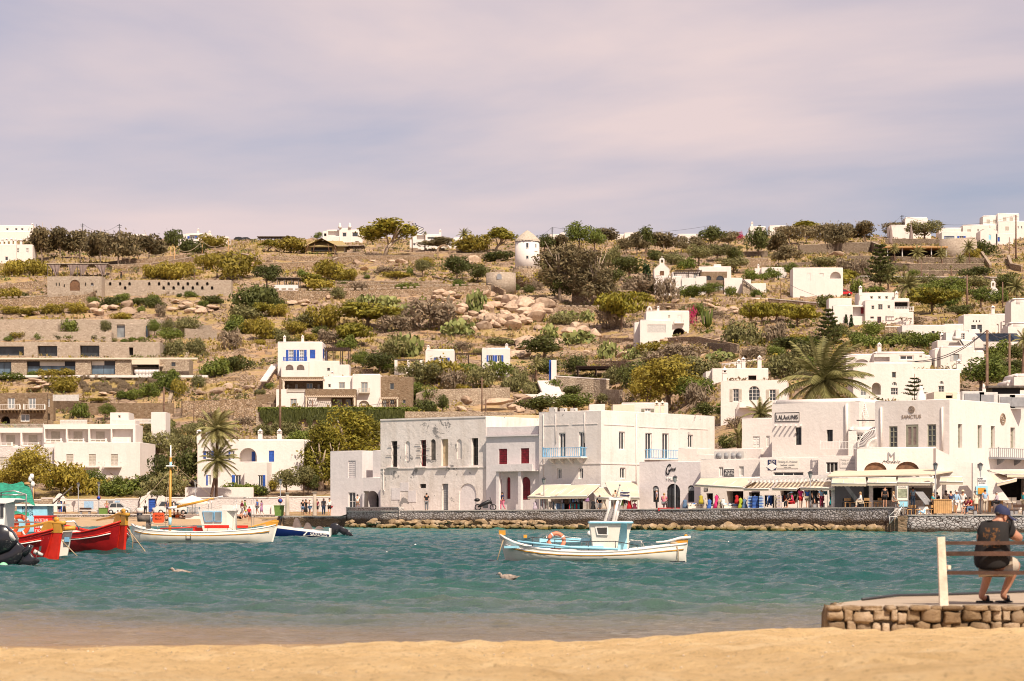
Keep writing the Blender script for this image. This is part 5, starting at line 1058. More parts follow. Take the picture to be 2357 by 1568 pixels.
h=simple('white_house','white barrel-roofed house with a big sliding window above the arched-passage house','B4',[(975,128,1450,235,[('win',1210,140,1340,208,dC(fr='wfr',nx=2,nz=1,t=.18)),('win',1392,154,1416,184,dC(fr='bsh',nx=1)),('rec',960,180,1120,222,dC(dep=1,mat='gwh'))]),(1440,160,1506,290,(),.5),(716,150,980,240,[('rec',800,200,925,235,dC(arch=.8,dep=.8,mat='gwh'))],2)],310,[(1024,128)],cap=.5)
h=hsr('white_house','B3',2100,640,290,'tall white house with shuttered windows and an arched balcony door behind the palm fronds','house')
o3=dC(fr='wfr',gl='glass',nx=2,nz=3,shut='bsh')
t3=blk(h,'B3',1922,284,2533,700,290,8,8,front=[('win',2034,358,2088,474,o3),('win',2178,332,2282,465,dC(arch=1,fr='wfr',nx=3,nz=4)),('win',2370,364,2428,470,o3),('win',2048,640,2086,668,dw)],cap=.06)
balcony(h,t3['f'],'B3',2100,466,2345,525,.9,'wfr','white',16);chimney(h,gt('B3',1958,290,292),.7,2.6)
h=simple('white_house','low white house with plain chimneys behind the tall shuttered house','B3',[(1845,168,2360,280,[('rec',2176,235,2250,278,dC(dep=.6,mat='dki'))]),(1785,198,1850,240,(),1)],335,[(2088,170),(2130,150),(2278,135)],cap=.1)
h=simple('white_house','small white rooms on the roofs at the right edge','B4',[(2265,330,2500,450),(2200,390,2300,440,(),1)],262,cap=.4)
h=hsr('bar_hut','B4',2200,530,236,'dark flat-roofed hut on the rooftops at the right edge','hut',auto=False);blk(h,'B4',2065,468,2320,560,236,0,4,mat='black',cap=0);m=MB();q=gt('B4',2040,455,235);m.box(q+Vc((6.2,2,0)),(12.8,5,.2),'owd');sub(m,'roof',h)
h=hsr('roof_room','B4',1640,560,215,'weathered cream roof room with parasol-shaped finial and air units on top of the emblem building','roof room',auto=False)
blk(h,'B4',1528,500,1740,600,214,0,4,mat='cream',front=[('rec',1638,518,1700,560,dC(mat='dki',dep=.5))],cap=.04);blk(h,'B4',1740,505,1990,600,218,0,4,cap=.15);blk(h,'B4',2040,520,2500,620,220,0,4,cap=.15)
for x,y,w in((1880,560,1.9),(2020,570,1.6),(2190,590,1.4),(2300,595,1.6)):m=MB();m.box(gt('B4',x,y,211),(w,1,1.2),'acg');m.box(gt('B4',x,y,210.45),(w*.7,.05,.8),'grey');sub(m,'air_conditioner',h)
h=empty('chimney_pot',gt('B4',1404,570,214),'fat white chimney with an egg-shaped top above the emblem','chimney');m=MB();q=gt('B4',1406,572,210);m.lathe(q-U_(.6),[(.42,0),(.42,.8),(.34,.84),(.34,1.1),(.26,1.16),(.25,1.3),(.17,1.36),(.22,1.5),(.2,1.62),(.1,1.75),(.02,1.8)],'white',16);sub(m,'pot',h)
h=empty('bell_arch',gt('B4',1990,520,216),'narrow white keyhole arch standing on the rooftops','arch');m=MB();f=Face(gt('B4',1974,520,216),gt('B4',2006,520,216));z0=gt('B4',0,560,216).z;z1=gt('B4',0,435,216).z;wfc(m,f,z0,z1-.35,[(f.len*.3,z0+1.6,f.len*.7,z1-.5,1,.4)],'white');m.lathe(f.pt(f.len/2,z1-.4,-.2),[(f.len/2,0),(f.len*.35,.3),(.02,.5)],'white',10,sy=.4);sub(m,'arch',h)
h=hsr('stone_building','A1',700,790,620,'long stone building with a brown arched door under a draped pergola','building')
sb=blk(h,'A1',435,612,935,800,620,0,10,mat='stg',front=[('door',643,643,736,744,B('wood',arch=1,leaves=4,slats=False))]+[('rec',x,668+(15 if i==2 else 0),x+10,700+(12 if i==2 else 0),dC(arch=1,mat='dki',dep=.4))for i,x in enumerate((512,540,587,783))]+[('rec',836,670,862,700,dC(arch=1,mat='grey',dep=.4))],cap=.05)
m=MB()
for(x0,x1)in((440,560),(620,720),(710,820),(870,985)):
 a,b=gt('A1',x0,505,614),gt('A1',x1,505,614);k=10
 rows=[[Vc((a.x+(b.x-a.x)*(.5+(i/k-.5)*(1-.75*sin(t*1.5)))+(.6 if x0 in(440,870)else-.3)*t*(1 if x0<800 else 1),a.y+.25*sin(i*1.9),a.z-3.4*t*(.72+.1*sin(i*.7))))for i in range(k+1)]for t in(0,.25,.5,.75,1)]
 m.loft(rows,'drape');m.loft([r_[::-1]for r_ in rows],'drape')
h_=hsr('draped_pergola','A1',700,610,614,'rustic wooden pergola with brown curtains on the stone building roof','pergola');sub(m,'curtain',h_);pergola(h_,'A1',440,502,985,610,613.5,6,'owd',3,26,thatch='thatch')
h=hsr('niche_wall','A1',1500,760,632,'long stone wall with two rows of arched dark niches behind the parked van','wall')
nic=[(x,664,24)for x in(1002,1094,1180,1362,1452,1540,1630,1716,1804,1896)]+[(x,702,24)for x in(1140,1494,1586,1674,1762,1850,1940)]+[(2128,664,12),(2180,672,16)]
blk(h,'A1',936,646,2130,780,632,0,3,mat='stg',front=[('rec',x,y,x+w,y+32,dC(arch=1,mat='dki',dep=.5,name='niche'))for x,y,w in nic],cap=.05,roof='concrete')
h=hsr('tent_pavilion','A2',600,390,650,'khaki canvas safari tent with pitched roof on the ridge terrace','tent')
a,b=gt('A2',440,332,650),gt('A2',830,332,650);zr=gt('A2',0,290,650).z;zb=gt('A2',0,395,650).z;m=MB()
m.box(((a.x+b.x)/2,(654+YO[0]),(a.z+zb)/2),(b.x-a.x-.6,7,a.z-zb),'khaki');m.box((a.x+(b.x-a.x)*.42,(650.4+YO[0]),(a.z+zb)/2),(6,.3,a.z-zb-1),'dki');sub(m,'canvas_wall',h)
m=MB();x0,x1=a.x-.8,b.x+.6;m.add([(x0,(649.5+YO[0]),a.z-.2),(x1,(649.5+YO[0]),a.z-.2),(x1-2,(654+YO[0]),zr+.6),(x0+3.5,(654+YO[0]),zr+.6),(x0,(659+YO[0]),a.z-.2),(x1,(659+YO[0]),a.z-.2)],[(0,1,2,3),(3,2,5,4),(0,3,4),(1,5,2)],'khaki')
px_=a.x+(b.x-a.x)*.42;m.add([(px_-5,649+YO[0],a.z-.3),(px_,649+YO[0],zr+.9),(px_+5,649+YO[0],a.z-.3),(px_,655+YO[0],zr+.8)],[(0,1,3),(1,2,3)],'khaki');sub(m,'tent_roof',h)
m=MB()
for dx in(-4.6,-2.4,2.4,4.6):m.tube([(px_+dx,(648.6+YO[0]),zb),(px_+dx*.8,(648.9+YO[0]),a.z+.5)],.12,'wood',5)
sub(m,'poles',h)
h=hsr('thatched_bar','A2',860,390,642,'thatched open bar between the tent and the windswept tree','shelter');pergola(h,'A2',735,335,985,392,642,6,'owd',4,10,thatch='thatch')
for(x0,y0,x1,y1,Y,lab)in((20,250,350,292,738,'white-post pergola hut on the skyline left of the big villa'),(200,632,390,742,600,'small roofed shed with white barn doors on the hillside terrace')):
 h=hsr('hut','A2',(x0+x1)/2,y1,Y,lab,'hut');pergola(h,'A2',x0,y0,x1,y1,Y,5,'owd',4,12,thatch='owd')
 if Y==600:blk(h,'A2',166,690,385,745,599,0,3,mat='gwh',cap=0)
h=hsr('pergola','B3',760,245,455,'brown flat-roofed pergola on the stone terrace at mid-slope','pergola');pergola(h,'B3',610,158,945,250,455,6,nposts=3,slats=20,th=.35,thatch='dbr')
h=hsr('white_stairs','B3',340,400,440,'zigzag white garden steps with a blue gate at mid-slope','stairs')
for i in range(14):m=MB();q=gt('B3',322+i*3.6,300+i*8,444-i*.5);m.box(q,(3.6,1.0,.7),'white');sub(m,'step',h)
for i in range(7):m=MB();q=gt('B3',370-i*12,412+i*9,436-i*.5);m.box(q,(4.6,1.2,.8),'white');sub(m,'step',h)
m=MB();m.box(gt('B3',368,248,445),(1.1,.2,6.4),'blue');m=sB_(m,'gate',h);m.box(gt('B3',386,215,444.5),(1.0,.6,5),'white');sub(m,'gate_post',h)
m=MB();q=[gt('B3',x,y,434)for x,y in((110,405),(300,410),(420,395),(340,480),(270,470))];m.prism(q,(0,.8,0),'white');sub(m,'flank_wall',h)
def twall(r,pts,h,mat,cop,label,merl=False,th=.6):
 w=[P(r,*p)for p in pts];q=[]
 for i in range(len(w)-1):
  n=max(1,int(abs(w[i+1][0]-w[i][0])/14))
  for k in range(n):t=k/n;q.append((w[i][0]+(w[i+1][0]-w[i][0])*t,w[i][1]+(w[i+1][1]-w[i][1])*t))
 q.append(w[-1]);pp=[]
 for(x,y)in q:g=G(x,y);pp.append(g)
 zs=[CH+(HY-(y-h/4))/F*g.y for(x,y),g in zip(q,pp)]
 root=lowwall('stone_wall',label,'wall',[v-U_(2.0)for v in pp],zs,th,mat,cop,slab=.18)
 if merl:
  m=MB()
  for i in range(len(pp)-1):
   a,b=pp[i],pp[i+1];md=(a+b)/2;z=(zs[i]+zs[i+1])/2;m.box((md.x,md.y+.3,z+.36),((b.x-a.x)*.62,.5,.36),'stl')
  sub(m,'merlons',root)
TW=[('B2',[(0,720),(700,715),(1370,700)],150,'stl',None,'tall pale stone wall under the hanging ivy',0),('A1',[(0,895),(400,880),(820,850),(930,800)],75,'stone',None,'dark dry-stone wall below the draped stone building',1),('A1',[(930,785),(1500,780),(2000,770),(2280,745)],30,'stone',None,'stone parapet in front of the parked van',1),('A1',[(180,830),(430,810),(930,790)],22,'stone','stl','low coped wall in front of the brown arched door',0),('A1',[(1000,560),(1400,545),(1700,500),(2000,440),(2200,450),(2357,490)],50,'stone','stl','winding coped wall under the ridge trees at left',0),('A1',[(1120,505),(1260,510),(1700,475)],60,'stone',None,'rough ridge wall behind the rope posts',0),('A1',[(960,520),(1160,500)],40,'std',None,'short dark ridge wall under the leaning tree trunks',0),('A1',[(0,740),(100,720),(430,700)],40,'stone',None,'broken stone wall left of the arched-door building',0),('A1',[(430,690),(250,690),(150,700)],30,'stone',None,'garden wall beside the rusty statue',0),('A1',[(1480,1100),(1700,1130),(1940,1150)],85,'stg',None,'light stone wall at the right end of the top villa level',0),('A1',[(1700,1180),(1990,1200)],90,'stg',None,'tall pale stone wall with a black slot right of the villa',0),('A2',[(0,555),(300,550),(700,530),(760,500),(950,480),(1640,480)],60,'stone','stl','long curved ridge wall with small arches below the restaurant chairs',0),('A2',[(100,480),(700,480)],50,'stone',None,'stone wall with niches below the tent',0),('A2',[(750,465),(990,455)],65,'stone','stl','stone wall with a wooden half-round door left of the windswept tree',0),('A2',[(990,430),(1640,420)],22,'stone',None,'low restaurant terrace wall on the ridge',0),('A2',[(1800,480),(2100,470),(2357,440)],70,'stone','stl','ridge retaining wall right of the freestanding stone arch',0),('A2',[(160,830),(600,835),(1100,830),(1700,800),(2180,780),(2280,830)],90,'stone',None,'long tall terrace wall with pale block crenels across the middle slope',1),('A2',[(740,720),(1300,722),(2050,720)],32,'stone','stl','low terrace wall above the crenellated wall',0),('A2',[(730,685),(1250,690),(1740,690)],25,'stone','stl','upper thin terrace wall with round bushes behind',0),('A2',[(1620,640),(1800,690)],30,'stone','stl','small kinked coped wall near the stone arch',0),('A2',[(230,1110),(420,1130),(700,1080),(790,1090)],22,'stone',None,'broken field wall left of the flat yellow pine',0),('A2',[(1030,1190),(1300,1150),(1500,1155),(2357,1210)],32,'stone',None,'field wall running below the cactus clumps',0),('A2',[(1300,1240),(1700,1260),(2080,1250)],22,'stone',None,'field wall above the two little cube houses',0),('A2',[(0,1230),(200,1220)],32,'stone',None,'short field wall above the blue-shuttered house',0),('A3',[(0,850),(300,850),(410,880)],50,'stone',None,'crenellated wall between the windmill and the big boulders',1),('A3',[(430,950),(830,950)],52,'stone',None,'crenellated terrace wall under the big eucalyptus',1),('A3',[(550,850),(800,840),(1100,830)],85,'stone','stl','coped wall behind the eucalyptus trunks',0),('A3',[(250,470),(500,470)],75,'std',None,'dark stone wall just right of the windmill tower',0),('A3',[(980,460),(1240,450),(1650,430),(2357,420)],40,'std',None,'dark broken terrace wall under the ridge trees',0),('A3',[(2110,530),(2357,530)],80,'stone','stl','stone wall behind the low house with one blue window',0),('A3',[(1480,828),(2357,832)],12,'white','white','thin white line of wall below the chapel terrace',0),('A3',[(800,1230),(1200,1240),(1700,1220),(2060,1290)],55,'stone',None,'dry wall below the house with the dark arch',0),('A3',[(1760,1290),(2070,1310)],70,'std',None,'dark terrace wall right of the arch house',0),('A3',[(1320,900),(1500,910),(2060,880)],40,'stone',None,'rocky field wall above the arch house',0),('A3',[(500,1380),(800,1370)],60,'stone',None,'field wall between the boulders and the pergola',0),('A4',[(290,500),(500,490),(950,470),(1080,520)],80,'std','stl','tall dark retaining wall behind the white tree trunks',0),('A4',[(1080,420),(1600,425),(1890,410)],60,'std','stl','wall behind the pavilion roof and closed parasols',0),('A4',[(730,560),(940,560),(1300,570),(1990,580)],40,'std','stl','wall along the floor of the hillside pavilion',0),('A4',[(1000,620),(1300,640),(1990,640)],48,'std','stl','second terrace wall below the pavilion',0),('A4',[(1300,690),(2020,700)],40,'std','stl','third terrace wall below the pavilion',0),('A4',[(700,745),(1200,750),(2170,760)],42,'std','coping','lowest long terrace wall with pale coping below the pavilion',0),('A4',[(100,620),(430,610)],40,'std',None,'dark wall behind the boxy white house',0),('A4',[(1960,520),(2040,640)],40,'stone','stl','slanting coped wall beside the dirt path',0),('A4',[(2200,560),(2230,640),(2330,660)],50,'stone','stl','brown curved wall at the right edge beside the road',0),('A4',[(0,960),(450,1000)],50,'stone','white','white-topped wall below the boxy house',0),('A4',[(1076,1260),(1232,1260)],90,'stone','white','square stone wall with white top left of the long low house',0),('B1',[(490,560),(800,600),(1600,600)],110,'stb',None,'tall brown stone wall behind the hotel',0),('B1',[(1680,640),(2357,620)],170,'stone',None,'high rough stone wall behind the palms',0),('B1',[(1850,310),(2357,290)],45,'stone',None,'pale garden wall with low shrubs right of the stepped path',0),('B1',[(1575,490),(1740,60)],40,'stl',None,'straight pale wall climbing beside the stepped path',0),('B1',[(1930,60),(2357,50)],40,'stone',None,'rough field wall at the head of the stepped path',0),('B1',[(2150,680),(2357,670)],90,'stone',None,'stone wall right of the palm crown',0),('B2',[(0,540),(186,540)],130,'stb',None,'square stone wall left of the terraced house',0),('B2',[(1366,640),(2100,640),(2357,650)],72,'stl',None,'pale stone wall right above the derelict building',0),('B2',[(1500,540),(1560,500),(2340,480)],135,'stl',None,'big pale rubble wall right of the terraced house',0),('B2',[(0,850),(400,850),(1140,760)],60,'stl',None,'rough slope wall behind the big tamarisk tree',0),('B2',[(870,215),(1080,220)],45,'stone',None,'small stone wall between the blue house and the shelter',0),('B3',[(405,440),(870,470)],195,'stl','white','large warm stone retaining wall under the brown pergola',0),('B3',[(820,470),(990,480)],110,'stl',None,'grey stone retaining wall beside the concrete ramp',0),('B3',[(0,310),(360,290)],70,'stone',None,'stone wall left of the blue garden gate',0),('B3',[(500,160),(1100,170)],65,'stone',None,'rough terrace wall behind the brown pergola',0),('B3',[(1880,160),(2330,105)],18,'white','white','sloping white wall line above the low white house',0)]
for t in TW:twall(t[0],t[1],t[2],t[3],t[4],t[5],bool(t[6]))
def stonearch(r,x0,x1,yb,yt,Y,label):
 h=hsr('stone_arch',r,(x0+x1)/2,yb,Y,label,'arch');f=Face(gt(r,x0,yb,Y),gt(r,x1,yb,Y));z0=gt(r,0,yb,Y).z-1;z1=gt(r,0,yt,Y).z;rO=f.len/2;m=MB();N=14
 out=[(rO-rO*cos(pi*k/N),z1-rO+rO*sin(pi*k/N))for k in range(N+1)];rI=rO*.74;inn=[(rO-rI*cos(pi*k/N),z1-rO+rI*sin(pi*k/N))for k in range(N+1)]
 ring=lambda p,o:[f.pt(p[0][0],z0,o)]+[f.pt(u,z,o)for u,z in p]+[f.pt(p[-1][0],z0,o)]
 m.loft([ring(out,0),ring(inn,0),ring(inn,-1),ring(out,-1),ring(out,0)],'stone',smooth=False);sub(m,'arch',h)
stonearch('A2',1664,1792,440,316,645,'freestanding round stone arch on the ridge');stonearch('A2',2305,2420,420,330,640,'round stone arch beside the windmill')
TWQ=[G(*P('B2',xx,yy)).y for xx,yy in((0,720),(700,715),(1370,700),(1500,700))]
def TWY(x):return float(np.interp(x,[0,700,1370,1500],TWQ))
# vegetation
YO[0]=0.0
foliage('f_dark',(.042,.050,.013),(.14,.15,.038));foliage('f_green',(.055,.080,.012),(.23,.26,.050));foliage('f_olive',(.085,.085,.030),(.29,.265,.105))
foliage('f_yel',(.14,.115,.016),(.44,.345,.055));foliage('f_pine',(.09,.09,.010),(.36,.30,.038));foliage('f_euc',(.080,.066,.032),(.26,.20,.10))
foliage('f_dry',(.15,.115,.075),(.38,.29,.195));foliage('f_pear',(0.115,0.138,0.0403),(0.391,0.391,0.138),tr=.1);foliage('f_palm',(.12,.115,.035),(.40,.36,.15));foliage('f_grass',(0.23,0.172,0.0575),(0.46,0.345,0.149))
foliage('f_cyp',(0.012,0.03,0.009),(0.0435,0.0725,0.0174));foliage('f_bloom',(0.402,0.0345,0.103),(0.575,0.069,0.172));paint('bark',(.20,.135,.09),.9,.35,scale=2);paint('barkpale',(.42,.33,.25),.9,.3,scale=2)
def leafmesh(name,P3,Nn,size,mat,elong=1.0,rs=None,droop=0.0):
 n=len(P3);a=rs.normal(size=(n,3));Nn=Nn/np.linalg.norm(Nn,axis=1,keepdims=True)
 t=np.cross(Nn,a);t/=np.linalg.norm(t,axis=1,keepdims=True)+1e-9
 if droop:t=t*(1-droop)+np.array([0,0,-1.])*droop;t/=np.linalg.norm(t,axis=1,keepdims=True)
 b=np.cross(Nn,t);b/=np.linalg.norm(b,axis=1,keepdims=True)+1e-9
 s=(size*(.55+.9*rs.rand(n)))[:,None];t=t*s*elong;b=b*s
 V=np.stack([P3-t*.5,P3+b*.45,P3+t*.5+Nn*s*.15,P3-b*.45],1).reshape(-1,3);Fq=np.arange(4*n).reshape(n,4)
 return arr_mesh(name,V,Fq,MATS[mat])
def clumps(kind,rs):
 """list of (centre, radii) for a crown of half-width 1, base at z 0, height 2*hz"""
 C=[]
 if kind in('bush','feather'):
  C.append(((0,0,.42),(.62,.62,.40)))
  for _ in range(11):
   a=rs.rand()*6.28;r=.35+.35*rs.rand();C.append(((r*cos(a),r*sin(a),.22+.62*rs.rand()*(1-.4*r)),(.28+.14*rs.rand(),)*2+(.22+.1*rs.rand(),)))
 elif kind=='tree':
  for _ in range(15):
   a=rs.rand()*6.28;r=.1+.62*rs.rand();z=.75+.85*rs.rand()*(1-.45*r);C.append(((r*cos(a),r*sin(a),z),(.30+.14*rs.rand(),)*2+(.22+.12*rs.rand(),)))
 elif kind=='tall':
  for _ in range(20):
   a=rs.rand()*6.28;z=.55+1.75*rs.rand();r=(.12+.5*rs.rand())*(1.15-.35*z/2);C.append(((r*cos(a),r*sin(a),z),(.25+.13*rs.rand(),)*2+(.24+.14*rs.rand(),)))
 elif kind=='flat':
  for _ in range(26):
   a=rs.rand()*6.28;r=.12+.72*rs.rand();C.append(((r*cos(a),r*sin(a),.55+.55*rs.rand()*(1-r*.55)),(.26+.12*rs.rand(),)*2+(.09+.06*rs.rand(),)))
 elif kind=='wind':
  for _ in range(18):
   t=rs.rand();C.append(((-.35+1.1*t+.1*rs.normal(),.35*rs.normal(),1.15+.42*sin(t*3)+.12*rs.normal()),(.27+.12*rs.rand(),)*2+(.18+.1*rs.rand(),)))
 elif kind=='column':
  for i in range(9):z=.15+i*.42;C.append(((.03*rs.normal(),.03*rs.normal(),z),(.8*(1-.07*i),.8*(1-.07*i),.34)))
 return C
def crown(kind,mat,n,size,seed,elong=1.3,shell=.55,droop=0,sprigs=0):
 rs=np.random.RandomState(seed);C=clumps(kind,rs);w=np.array([c[1][0]**2 for c in C]);w/=w.sum();k=rs.choice(len(C),n,p=w)
 cen=np.array([c[0]for c in C])[k];rad=np.array([c[1]for c in C])[k];d=rs.normal(size=(n,3));d/=np.linalg.norm(d,axis=1,keepdims=True)
 r=shell+(1.06-shell)*rs.rand(n)**.6;r+=np.where(rs.rand(n)<.16,rs.rand(n)*.5,0);P3=cen+d*rad*r[:,None]
 me=leafmesh('crown',P3,d+rs.normal(size=(n,3))*.55,size,mat,elong,rs,droop);return me
def trunkmesh(kind,seed,mat,h=.95,lean=0,r=.07,nb=6,spread=.5):
 rr=random.Random(seed);m=MB()
 base=[U_(-.25),Vc((lean*.25,0,h*.35)),Vc((lean*.7,rr.uniform(-.05,.05),h*.7))];m.tube(base,[r*1.2,r,r*.75],mat,6)
 for i in range(nb):
  a=6.28*i/nb+rr.random();p=base[1].lerp(base[2],rr.random());q=p+Vc((cos(a)*spread*rr.uniform(.5,1)+lean*.5,sin(a)*spread*rr.uniform(.5,1),h*rr.uniform(.35,.75)));md=p.lerp(q,.5)+U_(.08)
  m.tube([p,md,q],[r*.55,r*.4,r*.15],mat,5)
 me=m.build('trunk');d=me.data;DO.remove(me);return d
KINDS={}
def defk(k,crowns,trunks,w,h,name,cat,looks):KINDS[k]=(crowns,trunks,w,h,name,cat,looks)
cr=lambda kd,mat,n,s,e=1.3,nv=3,**kw:[crown(kd,mat,n,s,sum(map(ord,kd+mat))+i,e,**kw)for i in range(nv)]
tk=lambda mat,nv=2,**kw:[trunkmesh('t',50+i,mat,**kw)for i in range(nv)]
defk('yel',cr('feather','f_yel',1500,.085,1.9),tk('bark',h=.5,r=.04),1.9,1.0,'shrub','shrub','feathery yellow-green shrub')
defk('dark',cr('bush','f_dark',1500,.10),None,1.9,.98,'bush','bush','dense dark green bush');defk('green',cr('bush','f_green',1500,.095),None,1.9,.98,'bush','bush','fresh green bush')
defk('olive',cr('bush','f_olive',1700,.075,1.8),tk('bark',h=.5,r=.04),1.9,1.0,'shrub','shrub','grey-green rounded shrub');defk('dry',cr('bush','f_dry',700,.085,2.6),tk('bark',h=.8,r=.03,nb=14,spread=.8),1.9,1.0,'dry_bush','bush','bare grey-brown twiggy bush')
defk('pine',cr('flat','f_pine',2600,.085,1.5),tk('bark',h=.8,r=.05,nb=8,spread=.7),1.95,1.25,'pine_tree','tree','flat-topped yellow-green pine');defk('euc',cr('tree','f_euc',1500,.085,2.2,droop=.35),tk('barkpale',h=1.3,r=.04,nb=8,lean=.15),1.9,1.75,'windswept_tree','tree','brownish windswept tree')
defk('euc2',cr('tall','f_euc',3000,.065,2.4,droop=.4),tk('barkpale',h=1.9,r=.045,nb=12),1.6,2.5,'eucalyptus_tree','tree','tall sparse eucalyptus with pale limbs');defk('wind',cr('wind','f_pine',2600,.085,1.5,nv=2),tk('barkpale',h=1.3,lean=.5,r=.06,nb=9),1.9,1.75,'leaning_tree','tree','wind-bent tree with slanting pale trunk')
defk('tree',cr('tree','f_dark',2200,.085),tk('bark',h=1.1,r=.05),1.9,1.75,'tree','tree','dark leafy tree');defk('otree',cr('tree','f_olive',2400,.065,1.8),tk('bark',h=1.1,r=.05),1.9,1.75,'olive_tree','tree','grey-green olive tree')
defk('gtree',cr('tree','f_green',2800,.07),tk('bark',h=1.1,r=.05),1.9,1.75,'tree','tree','bright green leafy tree');defk('tam',cr('tall','f_pine',5200,.055,1.8,nv=2),tk('barkpale',h=1.5,r=.09),1.6,2.5,'tamarisk_tree','tree','big dense tamarisk tree')
defk('tamg',cr('tree','f_yel',4800,.05,2.0,nv=2),tk('bark',h=1.1,r=.06),1.9,1.75,'tamarisk_tree','tree','big golden-green tamarisk tree');defk('cyp',cr('column','f_cyp',900,.22,nv=1),None,1.7,4.0,'cypress_tree','tree','slender dark cypress')
defk('blo',cr('bush','f_bloom',500,.09),None,1.9,.98,'bougainvillea','plant','magenta bougainvillea')
def pearmesh(seed):
 rs=np.random.RandomState(seed);m=MB();MATS_='f_pear'
 for _ in range(150):
  a=rs.rand()*6.28;r=rs.rand()**.5*.85;c=Vc((r*cos(a),r*sin(a),rs.rand()*(.95-.45*r)));u=Vc(rs.normal(size=3));u.z=abs(u.z)+.8;u.normalize();w=u.cross(Vc(rs.normal(size=3))).normalized();s=.085+.06*rs.rand()
  m.add([c+u*s*cos(k*pi/3)*1.25+w*s*sin(k*pi/3)for k in range(6)],[(0,1,2,3,4,5)],MATS_)
 o=m.build('prickly_pear');d=o.data;DO.remove(o);return d
defk('pear',[pearmesh(i)for i in range(4)],None,1.9,.95,'prickly_pear','cactus','pale yellow-green prickly pear clump')
def frond(m,p,az,el,L,w,mat,n=9,sag=.9,wind=0,leaflets=11):
 d=Vc((cos(az)*cos(el),sin(az)*cos(el),sin(el)));pts=[]
 q=Vc(p)
 for i in range(n+1):pts.append(q.copy());d=(d+Vc((wind*.07,0,-sag/n*(.6+i/n)))).normalized();q=q+d*L/n
 m.tube(pts,[L*.012*(1-i/n*.7)for i in range(n+1)],mat,3)
 for i in range(1,leaflets*2):
  t=i/(leaflets*2)*n;k=int(t);c=pts[k].lerp(pts[min(n,k+1)],t-k);dd=(pts[min(n,k+1)]-pts[k]).normalized();sd_=dd.cross(U_(1)).normalized();ln=w*sin(pi*min(1,.12+.88*t/n))**.6
  for s in(-1,1):
   tip=c+sd_*s*ln*.75+dd*ln*.7-U_(ln*.45)+Vc((wind*ln*.2,0,0));m.add([c-dd*L*.026,c+dd*L*.026,tip],[(0,1,2)],mat)
def palmmesh(seed,n=34,wind=.6,L=1.0,up=1.35,low=-.7,w=.25):
 rr=random.Random(seed);m=MB()
 for i in range(n):t=i/n;frond(m,(0,0,0),i*2.4+rr.uniform(-.2,.2),up-(up-low)*t+rr.uniform(-.1,.1),L*rr.uniform(.85,1.08),w,'f_palm',wind=wind)
 o=m.build('palm_crown');d=o.data;DO.remove(o);return d
PALM=[palmmesh(i,40 if i==0 else 30)for i in range(3)]
def plant(kind,px,py,w,h,label=None,group=None,rnd=rng):
 """px, py: foot in photo units, w x h size in photo units"""
 cr_,tr_,uw,uh,name,cat,look=KINDS[kind];g=G(px,py);s=w/(F/g.y)/uw*1.38;sz=h/(F/g.y)/uh*(1.06 if kind in('wind','euc','euc2','cyp')else 1.3);i=rnd.randrange(len(cr_));rz=0 if kind=='wind' else rnd.uniform(0,6.28)
 if tr_ is None:
  o=newo(name,cr_[i]);lnk(o);o.location=g-U_(.1);o.scale=(s,s,sz);o.rotation_euler.z=rz
 else:
  o=newo(name,None);lnk(o);o.location=g-U_(.1);o.scale=(s,s,sz);o.rotation_euler.z=rz;o.empty_display_size=.2
  for nm,me in(('crown',cr_[i]),('trunk',tr_[rnd.randrange(len(tr_))])):c=newo(nm,me);lnk(c);c.parent=o
 o['category']=cat;o['look']=look;o['pp']=(px,py-h*.5);PLANTS.append(o)
 if label:o['label']=label
 return o
PLANTS=[]
def palm(r,x,yb,yc,wd,label,i=0,lean=0,Y=None,tr=.03):
 """trunk foot at (x, yb), crown centre row yc, crown width wd (region units)"""
 k=REG[r][2];g=G(*P(r,x,yb))if Y is None else gt(r,x,yb,Y);Yp=g.y;c=W(*P(r,x+lean,yc),Yp);s=wd/k/(F/Yp)/1.75
 h=empty('palm_tree',g,label,'palm tree');m=MB();n=14;pts=[g.lerp(c,t/n)+U_(-.4 if t==0 else 0)for t in range(n+1)];rad=max(.16,s*tr*2.2)
 m.tube(pts,[rad*(1.25-.35*t/n)*(1.07 if t%2 else .95)for t in range(n+1)],'pole',9);sub(m,'trunk',h)
 o=newo('crown',PALM[i]);lnk(o);o.parent=h;o.location=c-g;o.scale=(s,s,s);return h
def norfolk(r,x,yb,yt,w,label,Y=None,tiers=9,dens=1.0):
 k=REG[r][2];g=G(*P(r,x,yb))if Y is None else gt(r,x,yb,Y);Yp=g.y;H=(yb-yt)/k/(F/Yp);Wd=w/k/(F/Yp)/2;h=empty('norfolk_pine',g,label,'tree')
 m=MB();m.tube([g-U_(.5),g+U_(H)],[H*.018,.03],'bark',7);sub(m,'trunk',h);rs=np.random.RandomState(int(x));PP=[];m=MB()
 for t in range(tiers):
  z=H*(.18+.78*t/tiers);L=Wd*(1-.82*t/tiers)
  for b in range(6):
   a=b*1.047+t*.5;d=Vc((cos(a),sin(a),.0));tip=g+U_(z+L*.22)+d*L;m.tube([g+U_(z),g+U_(z+L*.06)+d*L*.6,tip],[H*.006,H*.005,.02],'bark',3)
   for j in range(int(70*dens)):u=rs.rand()**.7;q=g+U_(z+L*.22*u*u)+d*L*u;PP.append((q.x+rs.normal()*L*.09,q.y+rs.normal()*L*.09,q.z+rs.rand()*L*.10-.03))
 sub(m,'branches',h);PP=np.array(PP);me=leafmesh('crown',PP,rs.normal(size=PP.shape),H*.028,'f_dark',2.0,rs);o=newo('crown',me);lnk(o);o.parent=h;o.matrix_parent_inverse=Matrix.Translation(-h.location)
